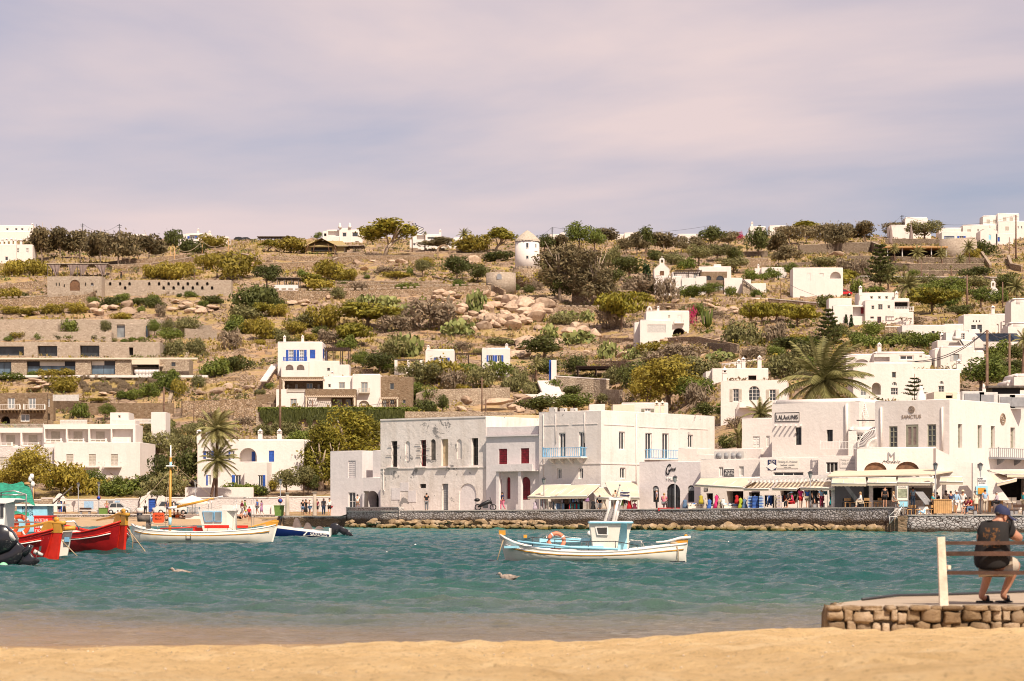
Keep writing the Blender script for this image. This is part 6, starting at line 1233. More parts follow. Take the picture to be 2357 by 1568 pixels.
D={'A1':'euc 390 480 250 330,euc 560 470 240 300,euc 740 460 250 265,euc 930 500 260 315,euc 1090 520 300 325,euc 1370 480 270 275,dark 1600 330 160 120,yel 110 600 180 130,yel 230 590 200 115,yel 370 600 160 120,dark 1760 400 230 110,yel 1960 350 220 95,yel 2180 650 320 200,yel 1410 640 170 100,yel 1590 650 220 130,yel 1720 620 200 95,yel 1900 560 190 135,yel 560 800 180 90,green 800 790 110 55,yel 90 830 190 95,dark 230 800 60 40,yel 1060 760 100 60,green 850 860 90 60,green 1140 840 130 70,dark 1040 880 190 75,dark 1290 860 140 60,green 1400 850 120 60,dark 1440 890 170 70,dark 1650 800 45 30,green 1760 800 110 50,dark 1960 850 170 60,green 1870 900 80 60,dry 1480 980 90 100,green 1300 930 70 50,dark 2290 950 290 200,olive 2250 1005 260 120,green 2160 1060 170 85,green 2190 1130 200 95,yel 2300 1140 160 110,dry 2120 1290 180 160,green 650 1120 200 90,yel 800 1115 130 55,otree 970 1165 110 125,green 80 1215 90 45,yel 170 1210 120 60,yel 280 1210 60 35,green 370 1210 100 50,dark 440 1205 50 35,dark 530 1210 110 45,green 640 1205 150 50,green 740 1205 80 40,olive 830 1205 90 50,dark 890 1210 100 45,olive 1000 1205 120 50,green 1140 1208 60 30,green 1230 1205 100 40,green 1320 1205 80 35,gtree 1420 1180 130 135,otree 1550 1150 110 150,otree 1730 1145 180 180,gtree 1570 1250 210 140,dark 1300 1355 190 60,olive 1440 1345 150 80,olive 1600 1345 170 125,olive 1790 1335 160 130,green 40 1360 80 30,dry 160 1360 80 30,green 370 1365 110 35,dry 500 1365 130 55,yel 620 1365 100 40,green 740 1365 110 38,green 890 1362 90 30,green 1120 1362 100 30,dry 1010 1365 120 35,dry 900 900 60 30,yel 250 960 160 70,yel 480 950 180 80,yel 700 940 160 80,yel 90 950 150 60,yel 1120 990 160 60,dry 1700 900 90 30','A2':'wind 1170 430 430 300,wind 90 390 190 100,yel 320 400 240 110,pine 880 300 130 45,gtree 570 285 70 65,euc 1700 385 300 115,yel 1990 400 270 130,wind 2190 395 290 190,dark 2230 480 240 75,dark 1850 550 200 100,tree 1850 665 230 175,tree 2040 682 180 140,otree 1530 640 150 130,yel 1570 525 110 70,dry 1200 605 210 70,yel 1290 640 200 60,green 1410 630 70 65,yel 700 645 260 150,yel 850 655 140 95,green 440 612 100 55,pine 500 705 210 120,yel 600 735 220 105,tree 100 745 210 195,dark 800 680 100 40,dry 950 730 140 90,green 1390 730 180 60,green 1880 730 120 80,green 1020 645 60 28,dark 80 905 210 170,dark 190 935 150 100,pine 60 1005 150 120,yel 190 1000 170 90,yel 90 1190 210 170,olive 200 1190 140 100,yel 350 1150 170 115,yel 600 1090 270 170,dark 600 1170 140 90,olive 460 1090 200 110,pine 1030 1090 490 215,dry 1280 1130 260 140,dry 1600 1110 410 240,pear 1020 890 150 85,pear 1210 900 190 95,pear 2030 960 150 180,pear 1390 1000 130 110,pear 1850 1160 260 120,pear 1380 1340 240 190,pine 900 1270 290 190,dry 680 1250 180 110,yel 460 1210 180 65,olive 300 1230 180 80,yel 30 1260 80 60,green 820 1300 160 110,gtree 960 1385 130 90,olive 1280 1345 240 150,olive 1130 1385 150 75,dry 1900 1290 160 80,olive 2040 1300 80 60,olive 2230 1225 240 60,olive 630 820 100 90,olive 760 830 130 90,olive 900 940 110 90,pear 980 880 90 60','A3':'yel 150 705 210 110,green 330 700 120 90,tree 300 390 150 140,euc 460 385 180 175,gtree 620 375 210 210,gtree 760 385 180 200,euc 880 335 160 160,euc 1050 410 140 150,euc 1150 425 170 200,tree 1240 400 180 200,euc 1400 395 210 200,euc 1560 400 120 160,euc 1680 385 160 155,tree 1830 355 210 170,euc 1990 335 170 155,blo 2080 300 90 70,tree 2270 425 190 220,otree 1720 525 200 190,otree 1890 475 230 150,dark 2060 470 130 110,olive 1480 505 190 100,dark 1320 470 120 80,euc2 440 855 380 520,tree 440 850 200 180,euc2 770 885 300 500,euc2 600 650 260 300,olive 270 600 130 110,olive 900 505 150 150,tree 1080 645 270 170,cyp 1240 770 100 260,tree 930 745 180 150,green 1110 690 140 70,dry 1150 795 270 150,pine 1180 905 190 130,pine 1010 1115 340 310,dry 900 1110 210 200,dry 1410 855 190 190,green 1640 812 180 90,gtree 1820 812 230 105,green 2010 810 90 75,green 1820 690 230 75,green 2250 810 100 60,blo 70 640 60 50,dark 60 642 90 90,dark 30 740 70 60,dark 150 755 90 60,dry 240 745 100 70,green 1600 545 150 90,otree 2040 592 230 125,green 2190 665 150 70,green 2310 655 130 60,gtree 1700 1055 160 145,blo 1650 1100 90 150,olive 2130 1245 280 230,pine 2200 1055 210 190,pine 2300 1055 160 200,yel 2280 1240 110 70,olive 460 1065 180 110,pear 340 1170 140 105,pear 620 1215 250 105,pear 500 1015 210 75,pear 690 1055 110 90,pear 900 1375 180 125,pear 1100 1375 130 85,pear 1920 1385 210 85,tree 300 1385 350 170,yel 1290 1325 250 110,dry 1600 1395 370 140,dry 2220 1385 220 110,dry 1250 1150 110 60,yel 900 690 120 60,olive 1350 780 150 90,dry 1900 1010 120 60,dry 600 1010 120 50','A4':'gtree 1650 930 280 170,tree 1900 760 260 110,green 1450 900 170 100,tree 640 1300 170 150,pine 700 770 200 110,tree 1750 1090 200 110,wind 290 272 300 130,euc 110 505 210 235,euc 200 425 210 190,euc 350 405 170 155,euc 530 455 190 235,euc 640 485 180 265,euc 710 405 160 185,euc 900 405 250 205,euc 1190 335 240 150,otree 1440 385 270 165,euc 170 610 210 190,olive 550 625 250 75,dry 740 685 180 125,dry 870 705 170 140,olive 1480 775 170 85,green 1340 702 90 65,pine 580 865 350 170,green 450 880 170 90,gtree 200 725 130 115,green 60 725 130 80,green 820 865 110 110,green 980 852 190 50,pine 1510 1045 360 210,green 1600 835 310 80,otree 1850 865 310 140,dark 2210 835 180 130,green 1720 985 110 150,gtree 1960 1015 230 160,green 2130 965 170 110,pine 80 1125 250 165,pine 270 1175 290 190,dry 60 1335 190 190,cyp 720 1165 32 105,cyp 765 1205 42 140,cyp 600 1195 50 95,olive 720 1255 140 95,gtree 950 1295 210 155,green 870 1335 200 90,olive 1170 1355 250 105,green 1330 1335 220 100,green 1540 1335 190 95,dry 1290 1145 260 60,dark 520 995 140 95,yel 300 1335 230 95,green 250 1395 390 85,tree 1765 505 80 85,dark 2000 505 170 110,yel 1890 545 120 70,olive 1100 650 200 80,olive 1250 770 200 70,green 2250 1060 160 80,dry 480 1330 160 110,olive 1050 760 160 70,olive 1750 870 160 80,green 1380 870 140 60,green 1620 1000 150 90','B1':'tamg 120 1340 240 230,gtree 560 1330 200 190,yel 470 1290 160 150,tree 1330 1340 170 160,green 1000 1340 200 110,yel 900 1330 180 120,gtree 1080 1290 130 110,otree 1600 900 170 150,olive 1400 790 170 130,tamg 300 1380 390 380,yel 680 1340 310 235,gtree 850 1300 190 170,green 1190 1345 340 125,otree 1420 1105 330 310,otree 1690 1015 260 205,tree 1730 1270 230 290,tree 1470 1275 190 245,olive 1510 1365 340 195,yel 30 1240 120 110,green 730 635 140 115,gtree 970 640 130 125,olive 1460 705 150 105,olive 1500 825 210 135,green 1560 695 110 60,green 1140 455 130 60,green 1250 460 150 80,green 1380 440 170 110,green 1530 400 180 150,green 1480 300 130 80,yel 1640 435 120 130,green 1600 300 120 90,green 130 300 240 60,green 320 285 120 50,yel 430 290 130 70,yel 600 390 220 130,yel 560 290 200 70,yel 720 280 90 60,green 1980 225 270 135,dark 2210 205 220 115,olive 1820 335 110 115,dark 1620 190 90 70,green 2200 1355 340 110,dry 1950 690 200 80,olive 1780 800 190 110,yel 850 470 250 30,dry 2250 720 160 70','B2':'tam 720 1290 260 470,tam 520 1290 200 330,tamg 900 960 330 210,tree 480 1340 160 160,olive 220 760 180 100,green 380 860 200 90,yel 130 1300 170 100,otree 280 1350 210 200,otree 440 1350 200 240,tam 600 1300 330 500,tam 840 1100 420 440,tam 1000 1000 300 290,dark 40 1345 140 90,olive 310 815 210 130,olive 560 825 210 115,otree 1090 905 150 210,olive 60 805 140 110,tree 1140 225 230 160,gtree 980 155 140 125,olive 1550 335 280 175,yel 1740 305 310 175,dry 1820 355 240 165,olive 2060 345 230 165,green 2220 255 260 130,gtree 1450 505 270 180,dark 1550 575 190 120,tree 1715 565 110 140,blo 540 190 70 50,green 550 215 120 70,yel 590 222 90 28,green 130 345 90 50,olive 30 405 90 60,green 1200 215 160 70,olive 1340 240 160 60,green 1950 240 180 90,olive 2340 360 160 140,yel 1900 360 120 50','B3':'tamg 1250 560 280 260,gtree 1600 520 260 210,otree 1350 380 260 190,tree 1050 380 190 170,yel 1500 400 260 150,tree 330 265 260 160,dark 600 205 190 120,olive 60 325 140 190,olive 200 405 230 140,green 440 425 190 140,dark 570 445 160 90,tree 260 605 340 160,gtree 570 555 320 165,olive 930 345 160 160,tree 1130 455 270 290,tamg 1440 585 540 400,olive 1480 275 250 150,green 1760 435 210 140,tree 1790 655 210 140,dry 1700 525 210 190,olive 1700 305 310 200,olive 1900 300 150 80,olive 840 475 130 75,dry 1300 420 220 150,green 100 275 140 60,green 480 245 90 30,green 570 247 90 32,olive 690 250 80 28,olive 1560 160 200 100,dry 1350 130 260 110,dark 2000 900 160 100,gtree 1960 640 150 110,dry 2050 720 150 90','B4':'tree 100 330 220 140,gtree 340 330 200 150,green 60 210 160 90,tree 2230 430 220 160,gtree 2080 400 220 200,tree 230 185 370 130,olive 150 385 310 190,olive 300 265 260 165,green 1450 565 130 42,green 1250 565 130 42,gtree 1960 510 420 265,green 2110 210 190 140,blo 2190 160 90 90,green 2150 355 260 105,tree 2300 255 170 150,green 900 95 230 120,green 1150 95 310 95,green 1390 105 210 105,dark 1540 65 130 60,olive 100 255 200 80,tree 1530 240 60 80'}
for r in D:
 k=REG[r][2]
 for s in D[r].split(','):
  kd,x,y,w,h=s.split();x,y,w,h=map(float,(x,y,w,h));px,py=P(r,x,y);plant(kd,px,py,w/k,h/k)
palm('B1',1990,1350,735,430,'tall palm with ragged windblown crown in front of the blue-shuttered villa',0,10,Y=309,tr=.016);palm('B1',1945,1355,1020,400,'shorter palm with drooping crown beside the tallest palm',1,60,Y=308.5,tr=.018)
palm('B3',222,305,120,150,'small slim palm left of the blue garden gate',2);palm('B3',1235,165,90,230,'low bushy palm growing among dry shrubs at mid-slope',1);palm('B4',520,640,400,860,'huge windblown palm rising behind the framed-sign house',0,0,Y=232,tr=.02)
palm('B3',2290,760,590,330,'palm fronds sticking up behind the low white building beside the balcony',1,0,Y=236);palm('B3',2090,900,800,260,'half-hidden palm drooping left of the low white building',2,0,Y=240)
for(x,yb,yc,w,i,lab)in((1170,570,450,110,2,'palm in front of the left half of the hillside pavilion'),(1385,600,490,160,1,'palm in front of the middle of the hillside pavilion'),(1605,600,490,130,2,'palm at the right half of the hillside pavilion'),(1858,600,430,150,1,'tallest palm right of the hillside pavilion'),(1780,630,545,120,2,'short palm below the stone tower'),(1262,705,625,70,2,'tiny young palm on the third terrace, left'),(1692,705,615,36,1,'tiny young palm on the third terrace, middle'),(1910,705,620,36,2,'tiny young palm on the third terrace, right'),(1110,830,700,190,1,'palm above the red parked car'),(1290,1010,790,270,0,'shaggy palm with a skirt of dead fronds beside the lattice balcony'),(2290,910,800,210,1,'palm at the right edge near the tiny red-door chapel'),(1640,560,540,60,2,'very low palm by the pavilion steps')):palm('A4',x,yb,yc,w,lab,i,-10 if w<200 else 0)
palm('A2',1555,390,215,44,'bare-headed ridge palm left of the stone arch',2);palm('A2',1895,400,225,130,'windblown palm on the skyline left of the umbrella pine',1,20);palm('A1',1790,650,560,50,'thin young palm above the niche wall, left of two',2);palm('A1',1998,645,565,36,'thin young palm above the niche wall, right of two',1)
palm('B4',2330,640,20,220,'palm at the far right edge above the rooftops',1,30,Y=300)
norfolk('A4',1032,830,365,330,'sparse grey norfolk pine left of the pavilion',dens=.7);norfolk('A4',555,1450,1000,300,'sparse norfolk pine right of the twiggy pergola',dens=.8);norfolk('B4',1348,575,335,220,'small neat norfolk pine behind the egg-topped chimney',Y=240,tiers=5,dens=1.3)
h=empty('candelabra_cactus',G(*P('A3',1800,1100)),'tall candelabra cactus right of the arch house','cactus');m=MB();g=h.location
for i in range(13):a=i*.48;m.tube([g+U_(.2),g+Vc((1.3*cos(a)*(i%3+1)/3,.8*sin(a),1.2)),g+Vc((1.7*cos(a)*(i%3+1)/3,sin(a),3.2+(i%4)*.3))],.16,'f_green',5)
sub(m,'stems',h)
rs=np.random.RandomState(3);PP=[]
for i in range(15000):
 x=rs.uniform(40,1365);dpt=95+45*float(vnoise(x,0,45,8))*2+30*rs.normal()*.3;t=rs.rand()**.8;y=560+t*dpt;g=TWY(x);v=W(*P('B2',x,y),g-.25-.35*rs.rand());PP.append(tuple(v))
PP=np.array(PP);me=leafmesh('ivy',PP,rs.normal(size=PP.shape)+np.array([0,-1.2,.4]),.22,'f_dark',3.2,rs,.75);o=newo('ivy',me);lnk(o);tag(o,'dark curtain of ivy hanging down the pale wall below the terraced house','ivy')
PP=[]
for i in range(7000):x=rs.uniform(20,1490);y=rs.uniform(530,562);PP.append(tuple(W(*P('B2',x,y),TWY(x)-.4+.9*rs.rand())))
PP=np.array(PP);me=leafmesh('hedge',PP,rs.normal(size=PP.shape)+np.array([0,-.6,1]),.3,'f_green',1.2,rs);o=newo('hedge',me);lnk(o);tag(o,'clipped green hedge along the wall top below the terraced house','hedge')
def scatter(n,f,seed):
 rs=np.random.RandomState(seed);out=[]
 while len(out)<n:
  Y=rs.uniform(330,800,4000);a=rs.uniform(-.235,.235,4000);X=a*Y;m_=f(X,Y)+.18*rs.normal(size=4000)>.12
  out+=[(x,y)for x,y in zip(X[m_],Y[m_])]
 out=np.array(out[:n]);return out,gz(out[:,0],out[:,1]),rs
q,z,rs=scatter(26000,lambda X,Y:vnoise(X,Y,13,31),1);PP=np.stack([q[:,0],q[:,1],z+.15+.2*rs.rand(len(z))],1)
me=leafmesh('grass',PP,rs.normal(size=PP.shape)*[1,1,.3],.55,'f_grass',1.6,rs,.6);o=newo('dry_grass',me);lnk(o);tag(o,'dry straw-coloured grass tufts covering the hillside','grass',kind='stuff')
for(nn,sd_,mt,lk)in((1700,33,'f_olive','low grey-green scrub dotted over the hillside'),(1300,37,'f_yel','low yellowish scrub dotted over the hillside'),(1100,39,'f_dry','low brown twiggy scrub dotted over the hillside'),(800,41,'f_green','low fresh green scrub dotted over the hillside')):
 q,z,rs=scatter(nn,lambda X,Y:vnoise(X,Y,19,sd_),sd_);PP=[]
 for(x,y),zz in zip(q,z):
  s=rs.uniform(.5,1.7)**1.2;d=rs.normal(size=(26,3));d/=np.linalg.norm(d,axis=1,keepdims=True);PP.append(np.array([x,y,zz+.25*s])+d*[s,s,s*.55]*rs.uniform(.5,1,(26,1)))
 PP=np.concatenate(PP);me=leafmesh('scrub',PP,rs.normal(size=PP.shape)+np.array([0,0,.6]),.36,mt,1.4,rs);o=newo('low_scrub',me);lnk(o);tag(o,lk,'scrub',kind='stuff')
q,z,rs=scatter(4200,lambda X,Y:vnoise(X,Y,22,35),3);Vs=[];Fs=[];k=0
for(x,y),zz in zip(q,z):
 s=rs.uniform(.25,.95);p=rs.normal(size=(8,3))*.12+np.array([(i&1,(i>>1)&1,(i>>2)&1)for i in range(8)])-[.5,.5,.35];Vs.append(p*[s*1.5,s,s*.9]+[x,y,zz]);Fs+=[[k+a for a in f]for f in((0,2,3,1),(4,5,7,6),(0,1,5,4),(2,6,7,3),(0,4,6,2),(1,3,7,5))];k+=8
o=newo('loose_stones',arr_mesh('stones',np.concatenate(Vs),Fs,MATS['rock']));lnk(o);tag(o,'loose tan stones and outcrop fragments scattered over the hillside','stones',kind='stuff')
def boulders(r,x0,y0,x1,y1,n,s0,s1,where,flat=1.0):
 k=REG[r][2]
 for i in range(n):
  x=rU(x0,x1);y=rU(y0,y1);s=rU(s0,s1)*1.22/k;g=G(*P(r,x,y));w=s/(F/g.y)/2;look='large' if s*k/1.22>s0+(s1-s0)*.62 else('small' if s*k/1.22<s0+(s1-s0)*.3 else 'mid-sized')
  o=rock(rng.choice(HR),g+U_(w*.35),(w*rU(.9,1.3),w,w*rU(.75,1.1)*flat),None,'hillside boulders');o['look']=look+' tan boulder';o['pp']=P(r,x,y);PLANTS.append(o)
boulders('A2',1640,800,2357,880,14,60,130,'in the upper rank of the big rock outcrop left of the windmill slope');boulders('A2',1740,900,2357,1000,17,80,160,'in the middle of the big central rock outcrop')
boulders('A2',1930,1020,2357,1140,16,80,150,'stacked at the foot of the big central rock outcrop',1.3);boulders('A3',0,860,400,960,12,110,200,'in the outcrop below the crenellated wall right of the windmill')
boulders('A3',0,1000,250,1120,10,90,190,'in the outcrop above the cactus clumps');boulders('A3',30,1200,460,1290,9,80,200,'lying loose below the big outcrop');boulders('A3',540,1080,760,1190,6,60,160,'between the cactus clumps left of the arch house')
boulders('A3',0,1320,160,1380,4,90,150,'above the slim palm at mid-slope');boulders('A1',850,880,1180,960,7,90,150,'in the cracked slab below the parked van',.8);boulders('A1',1530,850,2130,960,13,60,130,'on the rocky ledge right of the parked van',.7)
boulders('A1',150,890,560,990,7,50,100,'in the scrub below the dark dry-stone wall',.6);boulders('A1',1690,470,2110,540,9,50,110,'beside the rope posts on the ridge',.7);boulders('A2',930,500,1400,560,8,50,120,'under the windswept tree wall',.7)
boulders('A2',1940,460,2080,520,3,90,140,'under the stone arch wall');boulders('A2',250,820,900,940,10,40,110,'on the earth slope below the crenellated wall',.7);boulders('A3',1340,850,2060,960,18,50,110,'on the rocky slope above the arch house',.6)
boulders('A3',1050,1180,1900,1290,22,40,100,'on the stepped rocks below the arch house',.6);boulders('A3',650,1270,1060,1380,9,60,140,'above the brown pergola');boulders('B2',1860,420,2080,540,6,70,140,'beside the long overhanging rock right of the terraced house')
boulders('B1',1830,340,2320,420,5,80,140,'beside the stepped path');boulders('B1',320,330,540,400,4,90,160,'below the lowest villa level',.5);boulders('B3',0,400,150,560,5,80,150,'left of the white garden steps');boulders('A4',380,1040,820,1110,6,80,160,'below the house with red door',.7)
boulders('A4',540,500,660,545,2,110,130,'beside the twig pergola on the right slope',.6);boulders('A1',860,1400,1100,1420,1,90,100,'at the edge of the villa garden',.5);boulders('B1',900,400,1130,440,4,50,100,'in the tufted garden below the villa',.6)
o=rock(HR[0],G(*P('B2',2220,540))+U_(1.6),(3.6,1.8,1.3),'long overhanging brown rock slab right of the terraced house','hillside boulders',rz=.1)
for i in range(95):
 x=rU(740,1430);y=rU(285,410);g=G(*P('B1',x,y));o=newo('grass_tuft',KINDS['dry'][0][i%3]);lnk(o);o.location=g;s=rU(.45,.75);o.scale=(s,s,s*1.5);tag(o,'straw-coloured grass tuft planted on the earth slope below the stone villa','grass tuft','tufts on the villa slope')
# boats (built along local x, water level z = 0, then placed)
paint('hwh',(.74,.70,.62),.3,.08,scale=1.2);paint('hullred',(.33,.010,.012),.28,.2,scale=1.5);paint('rbr',(.62,.025,.012),.4,.15);paint('bootred',(.13,.02,.025),.5,.3);paint('bootblue',(.015,.035,.06),.5,.3)
paint('hullblue',(.012,.028,.15),.2,.1);paint('orange',(.66,.085,.022),.5,.15);paint('coral',(.72,.22,.12),.6);paint('rope',(.42,.32,.20),.9,.2);paint('obk',(.012,.012,.016),.15,.2,spec=.6);paint('tarp',(.13,.10,.09),.9,.2);paint('greyhull',(.45,.47,.48),.3)
def net():
 m,nt,b=newmat('green_net');b.inputs['Roughness'].default_value=.8;v=nd_(nt,'ShaderNodeTexNoise');v.inputs['Scale'].default_value=9;nl(nt,mapping(nt,obco(nt),(1,1,5)),v.inputs['Vector'])
 setc(nt,b,ramp(nt,v.outputs[0],[(.35,(.008,.13,.085)),(.65,(.02,.30,.19))]));b.inputs['Alpha'].default_value=.93;MATS['net']=m
net()
class Boat:
 def __init__(s,name,label,px,py_w,rot=0,cat='boat'):
  s.Y=CH*F/(py_w-HY);s.o=Vc(((px-CX)/F*s.Y,s.Y,0));s.rot=Matrix.Rotation(R(rot),3,'Z');s.root=empty(name,s.o,label,cat);s.ppm=F/s.Y
 def w(s,v):return s.o+s.rot@Vc(v)
 def part(s,m,name,parent=None,world=False):
  if not world:m.v=[tuple(s.w(v))for v in m.v]
  return sub(m,name,parent or s.root)
def hull(b,st,wl,col_,boot,deckc,beam,stripe='ochre',wlb=.8,strake='wpt',stripe2=None):
 """st: [(x, z, halfbeam fraction)] gunwale; wl: (x0, x1) at the waterline"""
 m=MB();L0,L1=st[0][0],st[-1][0];rings=[];rb=[]
 for(x,z,h)in st:
  t=(x-L0)/(L1-L0);xw=wl[0]+(wl[1]-wl[0])*t;hb=beam*h;f=lambda k,wz_,xx:[(xx,-hb*k,wz_)]
  ring=[(x,-hb,z),(x+(xw-x)*.35,-hb*1.02,z*.62),(x+(xw-x)*.75,-hb*.93,z*.25),(xw,-hb*wlb,0.07)];lo=[(xw,-hb*wlb,.07),(xw,-hb*wlb*.9,-.06),(xw,-hb*.45,-.35),(xw,0,-.45)]
  rings.append(ring);rb.append(lo)
 for s_ in(1,-1):
  R1=[[(x,y*s_,z)for x,y,z in r]for r in rings];R2=[[(x,y*s_,z)for x,y,z in r]for r in rb]
  if s_<0:R1=R1[::-1];R2=R2[::-1]
  m.loft(R1,col_);m.loft(R2,boot)
 b.part(m,'hull',None)
 m=MB();m.loft([[(x,-beam*h*.97,z-.1),(x,0,z-.06),(x,beam*h*.97,z-.1)]for x,z,h in st][::-1],deckc);b.part(m,'deck')
 m=MB()
 for s_ in(-1,1):m.tube([(x,s_*beam*h,z)for x,z,h in st],.035,strake,6);m.tube([(x+(0),s_*(beam*h*1.015+.006),z*.76)for x,z,h in st[1:-1]],.022,strake,5)
 b.part(m,'gunwale');m=MB()
 if stripe:
  for s_ in(-1,1):m.tube([(x,s_*(beam*h*1.02+.004),z*.70)for x,z,h in st[1:-1]],.022,stripe,4)
  b.part(m,'stripe')
def railing_(b,pts,hts,mat,name='guard_rail',r=.014):
 m=MB();top=[(x,y,z+h)for(x,y,z),h in zip(pts,hts)];m.tube(top,r,mat,5)
 for p,t,h in zip(pts,top,hts):
  if h>.05:m.tube([p,t],r*.9,mat,5)
 b.part(m,name)
def ringbuoy(c,rad,label,tilt=0,mat='coral'):
 m=MB();n=20;o=empty('life_ring',c,label,'life ring','life rings');f=lambda a:Vc(c)+Vc((rad*cos(a),rad*sin(tilt)*sin(a),rad*cos(tilt)*sin(a)))
 m.tube([f(6.2832*i/n)for i in range(n+1)],rad*.27,mat,8);sub(m,'ring',o);m=MB()
 for k in range(4):m.tube([f(.5+1.57*k),f(.68+1.57*k)],rad*.29,'wpt',8)
 sub(m,'band',o);return o
# central white and pale blue boat
b=Boat('fishing_boat','white wooden fishing boat with pale blue cabin trim moored alone in mid-bay',1365,1296.6);k=1/(4.096*b.ppm);q=lambda x,y:((x-1113)*k,(715-y)*k)
st=[(235,445,.03),(290,480,.30),(370,518,.58),(480,550,.80),(620,577,.93),(800,594,1),(1000,602,1),(1200,602,1),(1400,592,.97),(1600,572,.88),(1760,553,.72),(1880,540,.48),(1960,532,.26),(1995,528,.04)]
hull(b,[(*q(x,y),h)for x,y,h in st],(q(292,0)[0],q(1985,0)[0]),'hwh','bootblue','hwh',1.0,'ochre')
m=MB();a,c=q(225,405),q(288,450);m.box(((a[0]+c[0])/2,0,(a[1]+c[1])/2),(c[0]-a[0],.12,a[1]-c[1]),'ochre');m.prism([(q(222,445)[0],-.05,q(222,445)[1]),(q(290,470)[0],-.05,q(0,470)[1]),(q(320,700)[0],-.05,.02),(q(292,700)[0],-.05,.02)],(0,.1,0),'hwh');b.part(m,'stem_post')
m=MB();m.prism([(*q(1885,500)[:1],-.04,q(0,500)[1]),(q(2010,488)[0],-.04,q(0,488)[1]),(q(2005,535)[0],-.04,q(0,535)[1]),(q(1900,530)[0],-.04,q(0,530)[1])][::-1],(0,.08,0),'ochre');m.prism([(q(1955,535)[0],-.035,q(0,535)[1]),(q(2005,535)[0],-.035,q(0,535)[1]),(q(1990,640)[0],-.035,q(0,640)[1]),(q(1992,722)[0],-.035,-.02),(q(1930,722)[0],-.035,-.02)][::-1],(0,.07,0),'hwh');m.ball((q(1988,455)[0],0,q(0,458)[1]),.06,'ochre',8,6);b.part(m,'rudder')
m=MB();m.tube([(q(x,0)[0],-.05,q(0,y)[1])for x,y in((2032,470),(1930,478),(1850,500),(1780,512),(1705,516))],[.055,.05,.04,.032,.03],'wpt',6);b.part(m,'tiller')
def cab(x0t,x1t,x0b,x1b,yt,yb,wt,wb,n=5):
 m=MB();R_=[]
 for i in range(n+1):
  t=i/n;e=t**1.6;xa=q(x0t+(x0b-x0t)*(1-(1-t)**1.3),0)[0];xb=q(x1t+(x1b-x1t)*t**.8,0)[0];z=q(0,yt+(yb-yt)*t)[1];w=wt+(wb-wt)*t
  R_.append([(xa,-w,z),(xb,-w,z),(xb,w,z),(xa,w,z)])
 m.loft(R_[::-1],'hwh',closed=True,capped=True,smooth=False);return m
c_=b.part(cab(1075,1372,1108,1335,335,580,.62,.52),'cabin')
m=MB();xa,xb=q(1070,0)[0],q(1482,0)[0];z=q(0,330)[1];m.box(((xa+xb)/2,0,z),(xb-xa,1.42,.05),'skb');m.box(((xa+xb)/2,0,z+.034),(xb-xa-.04,1.36,.02),'wpt');b.part(m,'cabin_roof')
m=MB();xa,xb=q(1345,0)[0],q(1430,0)[0];m.box(((xa+xb)/2,.15,q(0,455)[1]),(xb-xa,.62,1.02*.9),'skb');b.part(m,'door',c_)
m=MB();m.prism([(q(x,0)[0],-.55,q(0,y)[1])for x,y in((1430,330),(1480,330),(1445,440),(1440,570),(1425,570),(1425,440))][::-1],(0,.05,0),'hwh');m.prism([(q(x,0)[0],.5,q(0,y)[1])for x,y in((1430,330),(1480,330),(1445,440),(1440,570),(1425,570),(1425,440))][::-1],(0,.05,0),'hwh');b.part(m,'side_wing')
m=MB();P4=[(q(x,0)[0],-.632,q(0,y)[1])for x,y in((1126,370),(1248,368),(1246,450),(1146,446))];m.prism(P4[::-1],(0,.06,0),'wpt');w_=b.part(m,'window',c_);m=MB();P4=[(q(x,0)[0],-.640,q(0,y)[1])for x,y in((1140,378),(1238,376),(1236,440),(1156,437))];m.prism(P4[::-1],(0,.05,0),'glass');b.part(m,'pane',w_)
m=MB()
for y in(-.34,.34):
 m.tube([(q(x,0)[0],y,q(0,yy)[1])for x,yy in((1222,318),(1262,190),(1270,112),(1290,103))]if y<0 else[(q(x,0)[0],y,q(0,yy)[1])for x,yy in((1262,318),(1300,190),(1312,112),(1300,103))],.05,'wpt',6)
 m.tube([(q(1330 if y>0 else 1300,0)[0],y,q(0,318)[1]),(q(1378 if y>0 else 1345,0)[0],y,q(0,112)[1])],.05,'wpt',6)
m.box((q(1325,0)[0],0,q(0,108)[1]),(.42,.8,.07),'wpt');b.part(m,'mast_frame');m=MB();m.tube([(q(1328,0)[0],0,q(0,100)[1]),(q(1365,0)[0],0,q(0,-20)[1])],.018,'grey',5);m.ball((q(1365,0)[0],0,q(0,-22)[1]),.035,'grey',6,4);st_=b.part(m,'flag_staff')
m=MB();x,z=q(1368,10);m.loft([[(x+.34*i/5,.02*sin(i*1.5),z-.05-.03*i),(x+.34*i/5-.02,.02*sin(i*1.5+1),z-.30-.02*i)]for i in range(6)],'cvw');m.box((x+.15,-.03,z-.13),(.3,.012,.035),'navy');m.box((x+.15,-.03,z-.22),(.3,.012,.035),'navy');b.part(m,'flag',st_)
m=MB();m.box((q(740,0)[0],-.52,q(0,560)[1]),(q(1330,0)[0]-q(400,0)[0],.30,.07),'skb');m.box((q(850,0)[0],.6,q(0,500)[1]),(1.6,.1,.12),'skb');b.part(m,'side_bench');m=MB();m.tube([(q(400,0)[0],-.95,q(0,505)[1]),(q(900,0)[0],-1.0,q(0,560)[1]),(q(1335,0)[0],-1.0,q(0,578)[1])],.04,'skb',6);b.part(m,'oar')
railing_(b,[(q(x,0)[0],-.9,q(0,y)[1])for x,y in((412,520),(540,550),(748,580),(1060,590),(1312,590),(1522,575))],[(.04),q(0,468)[1]-q(0,550)[1],q(0,485)[1]-q(0,580)[1],q(0,508)[1]-q(0,590)[1],q(0,505)[1]-q(0,590)[1],.10],'iron')
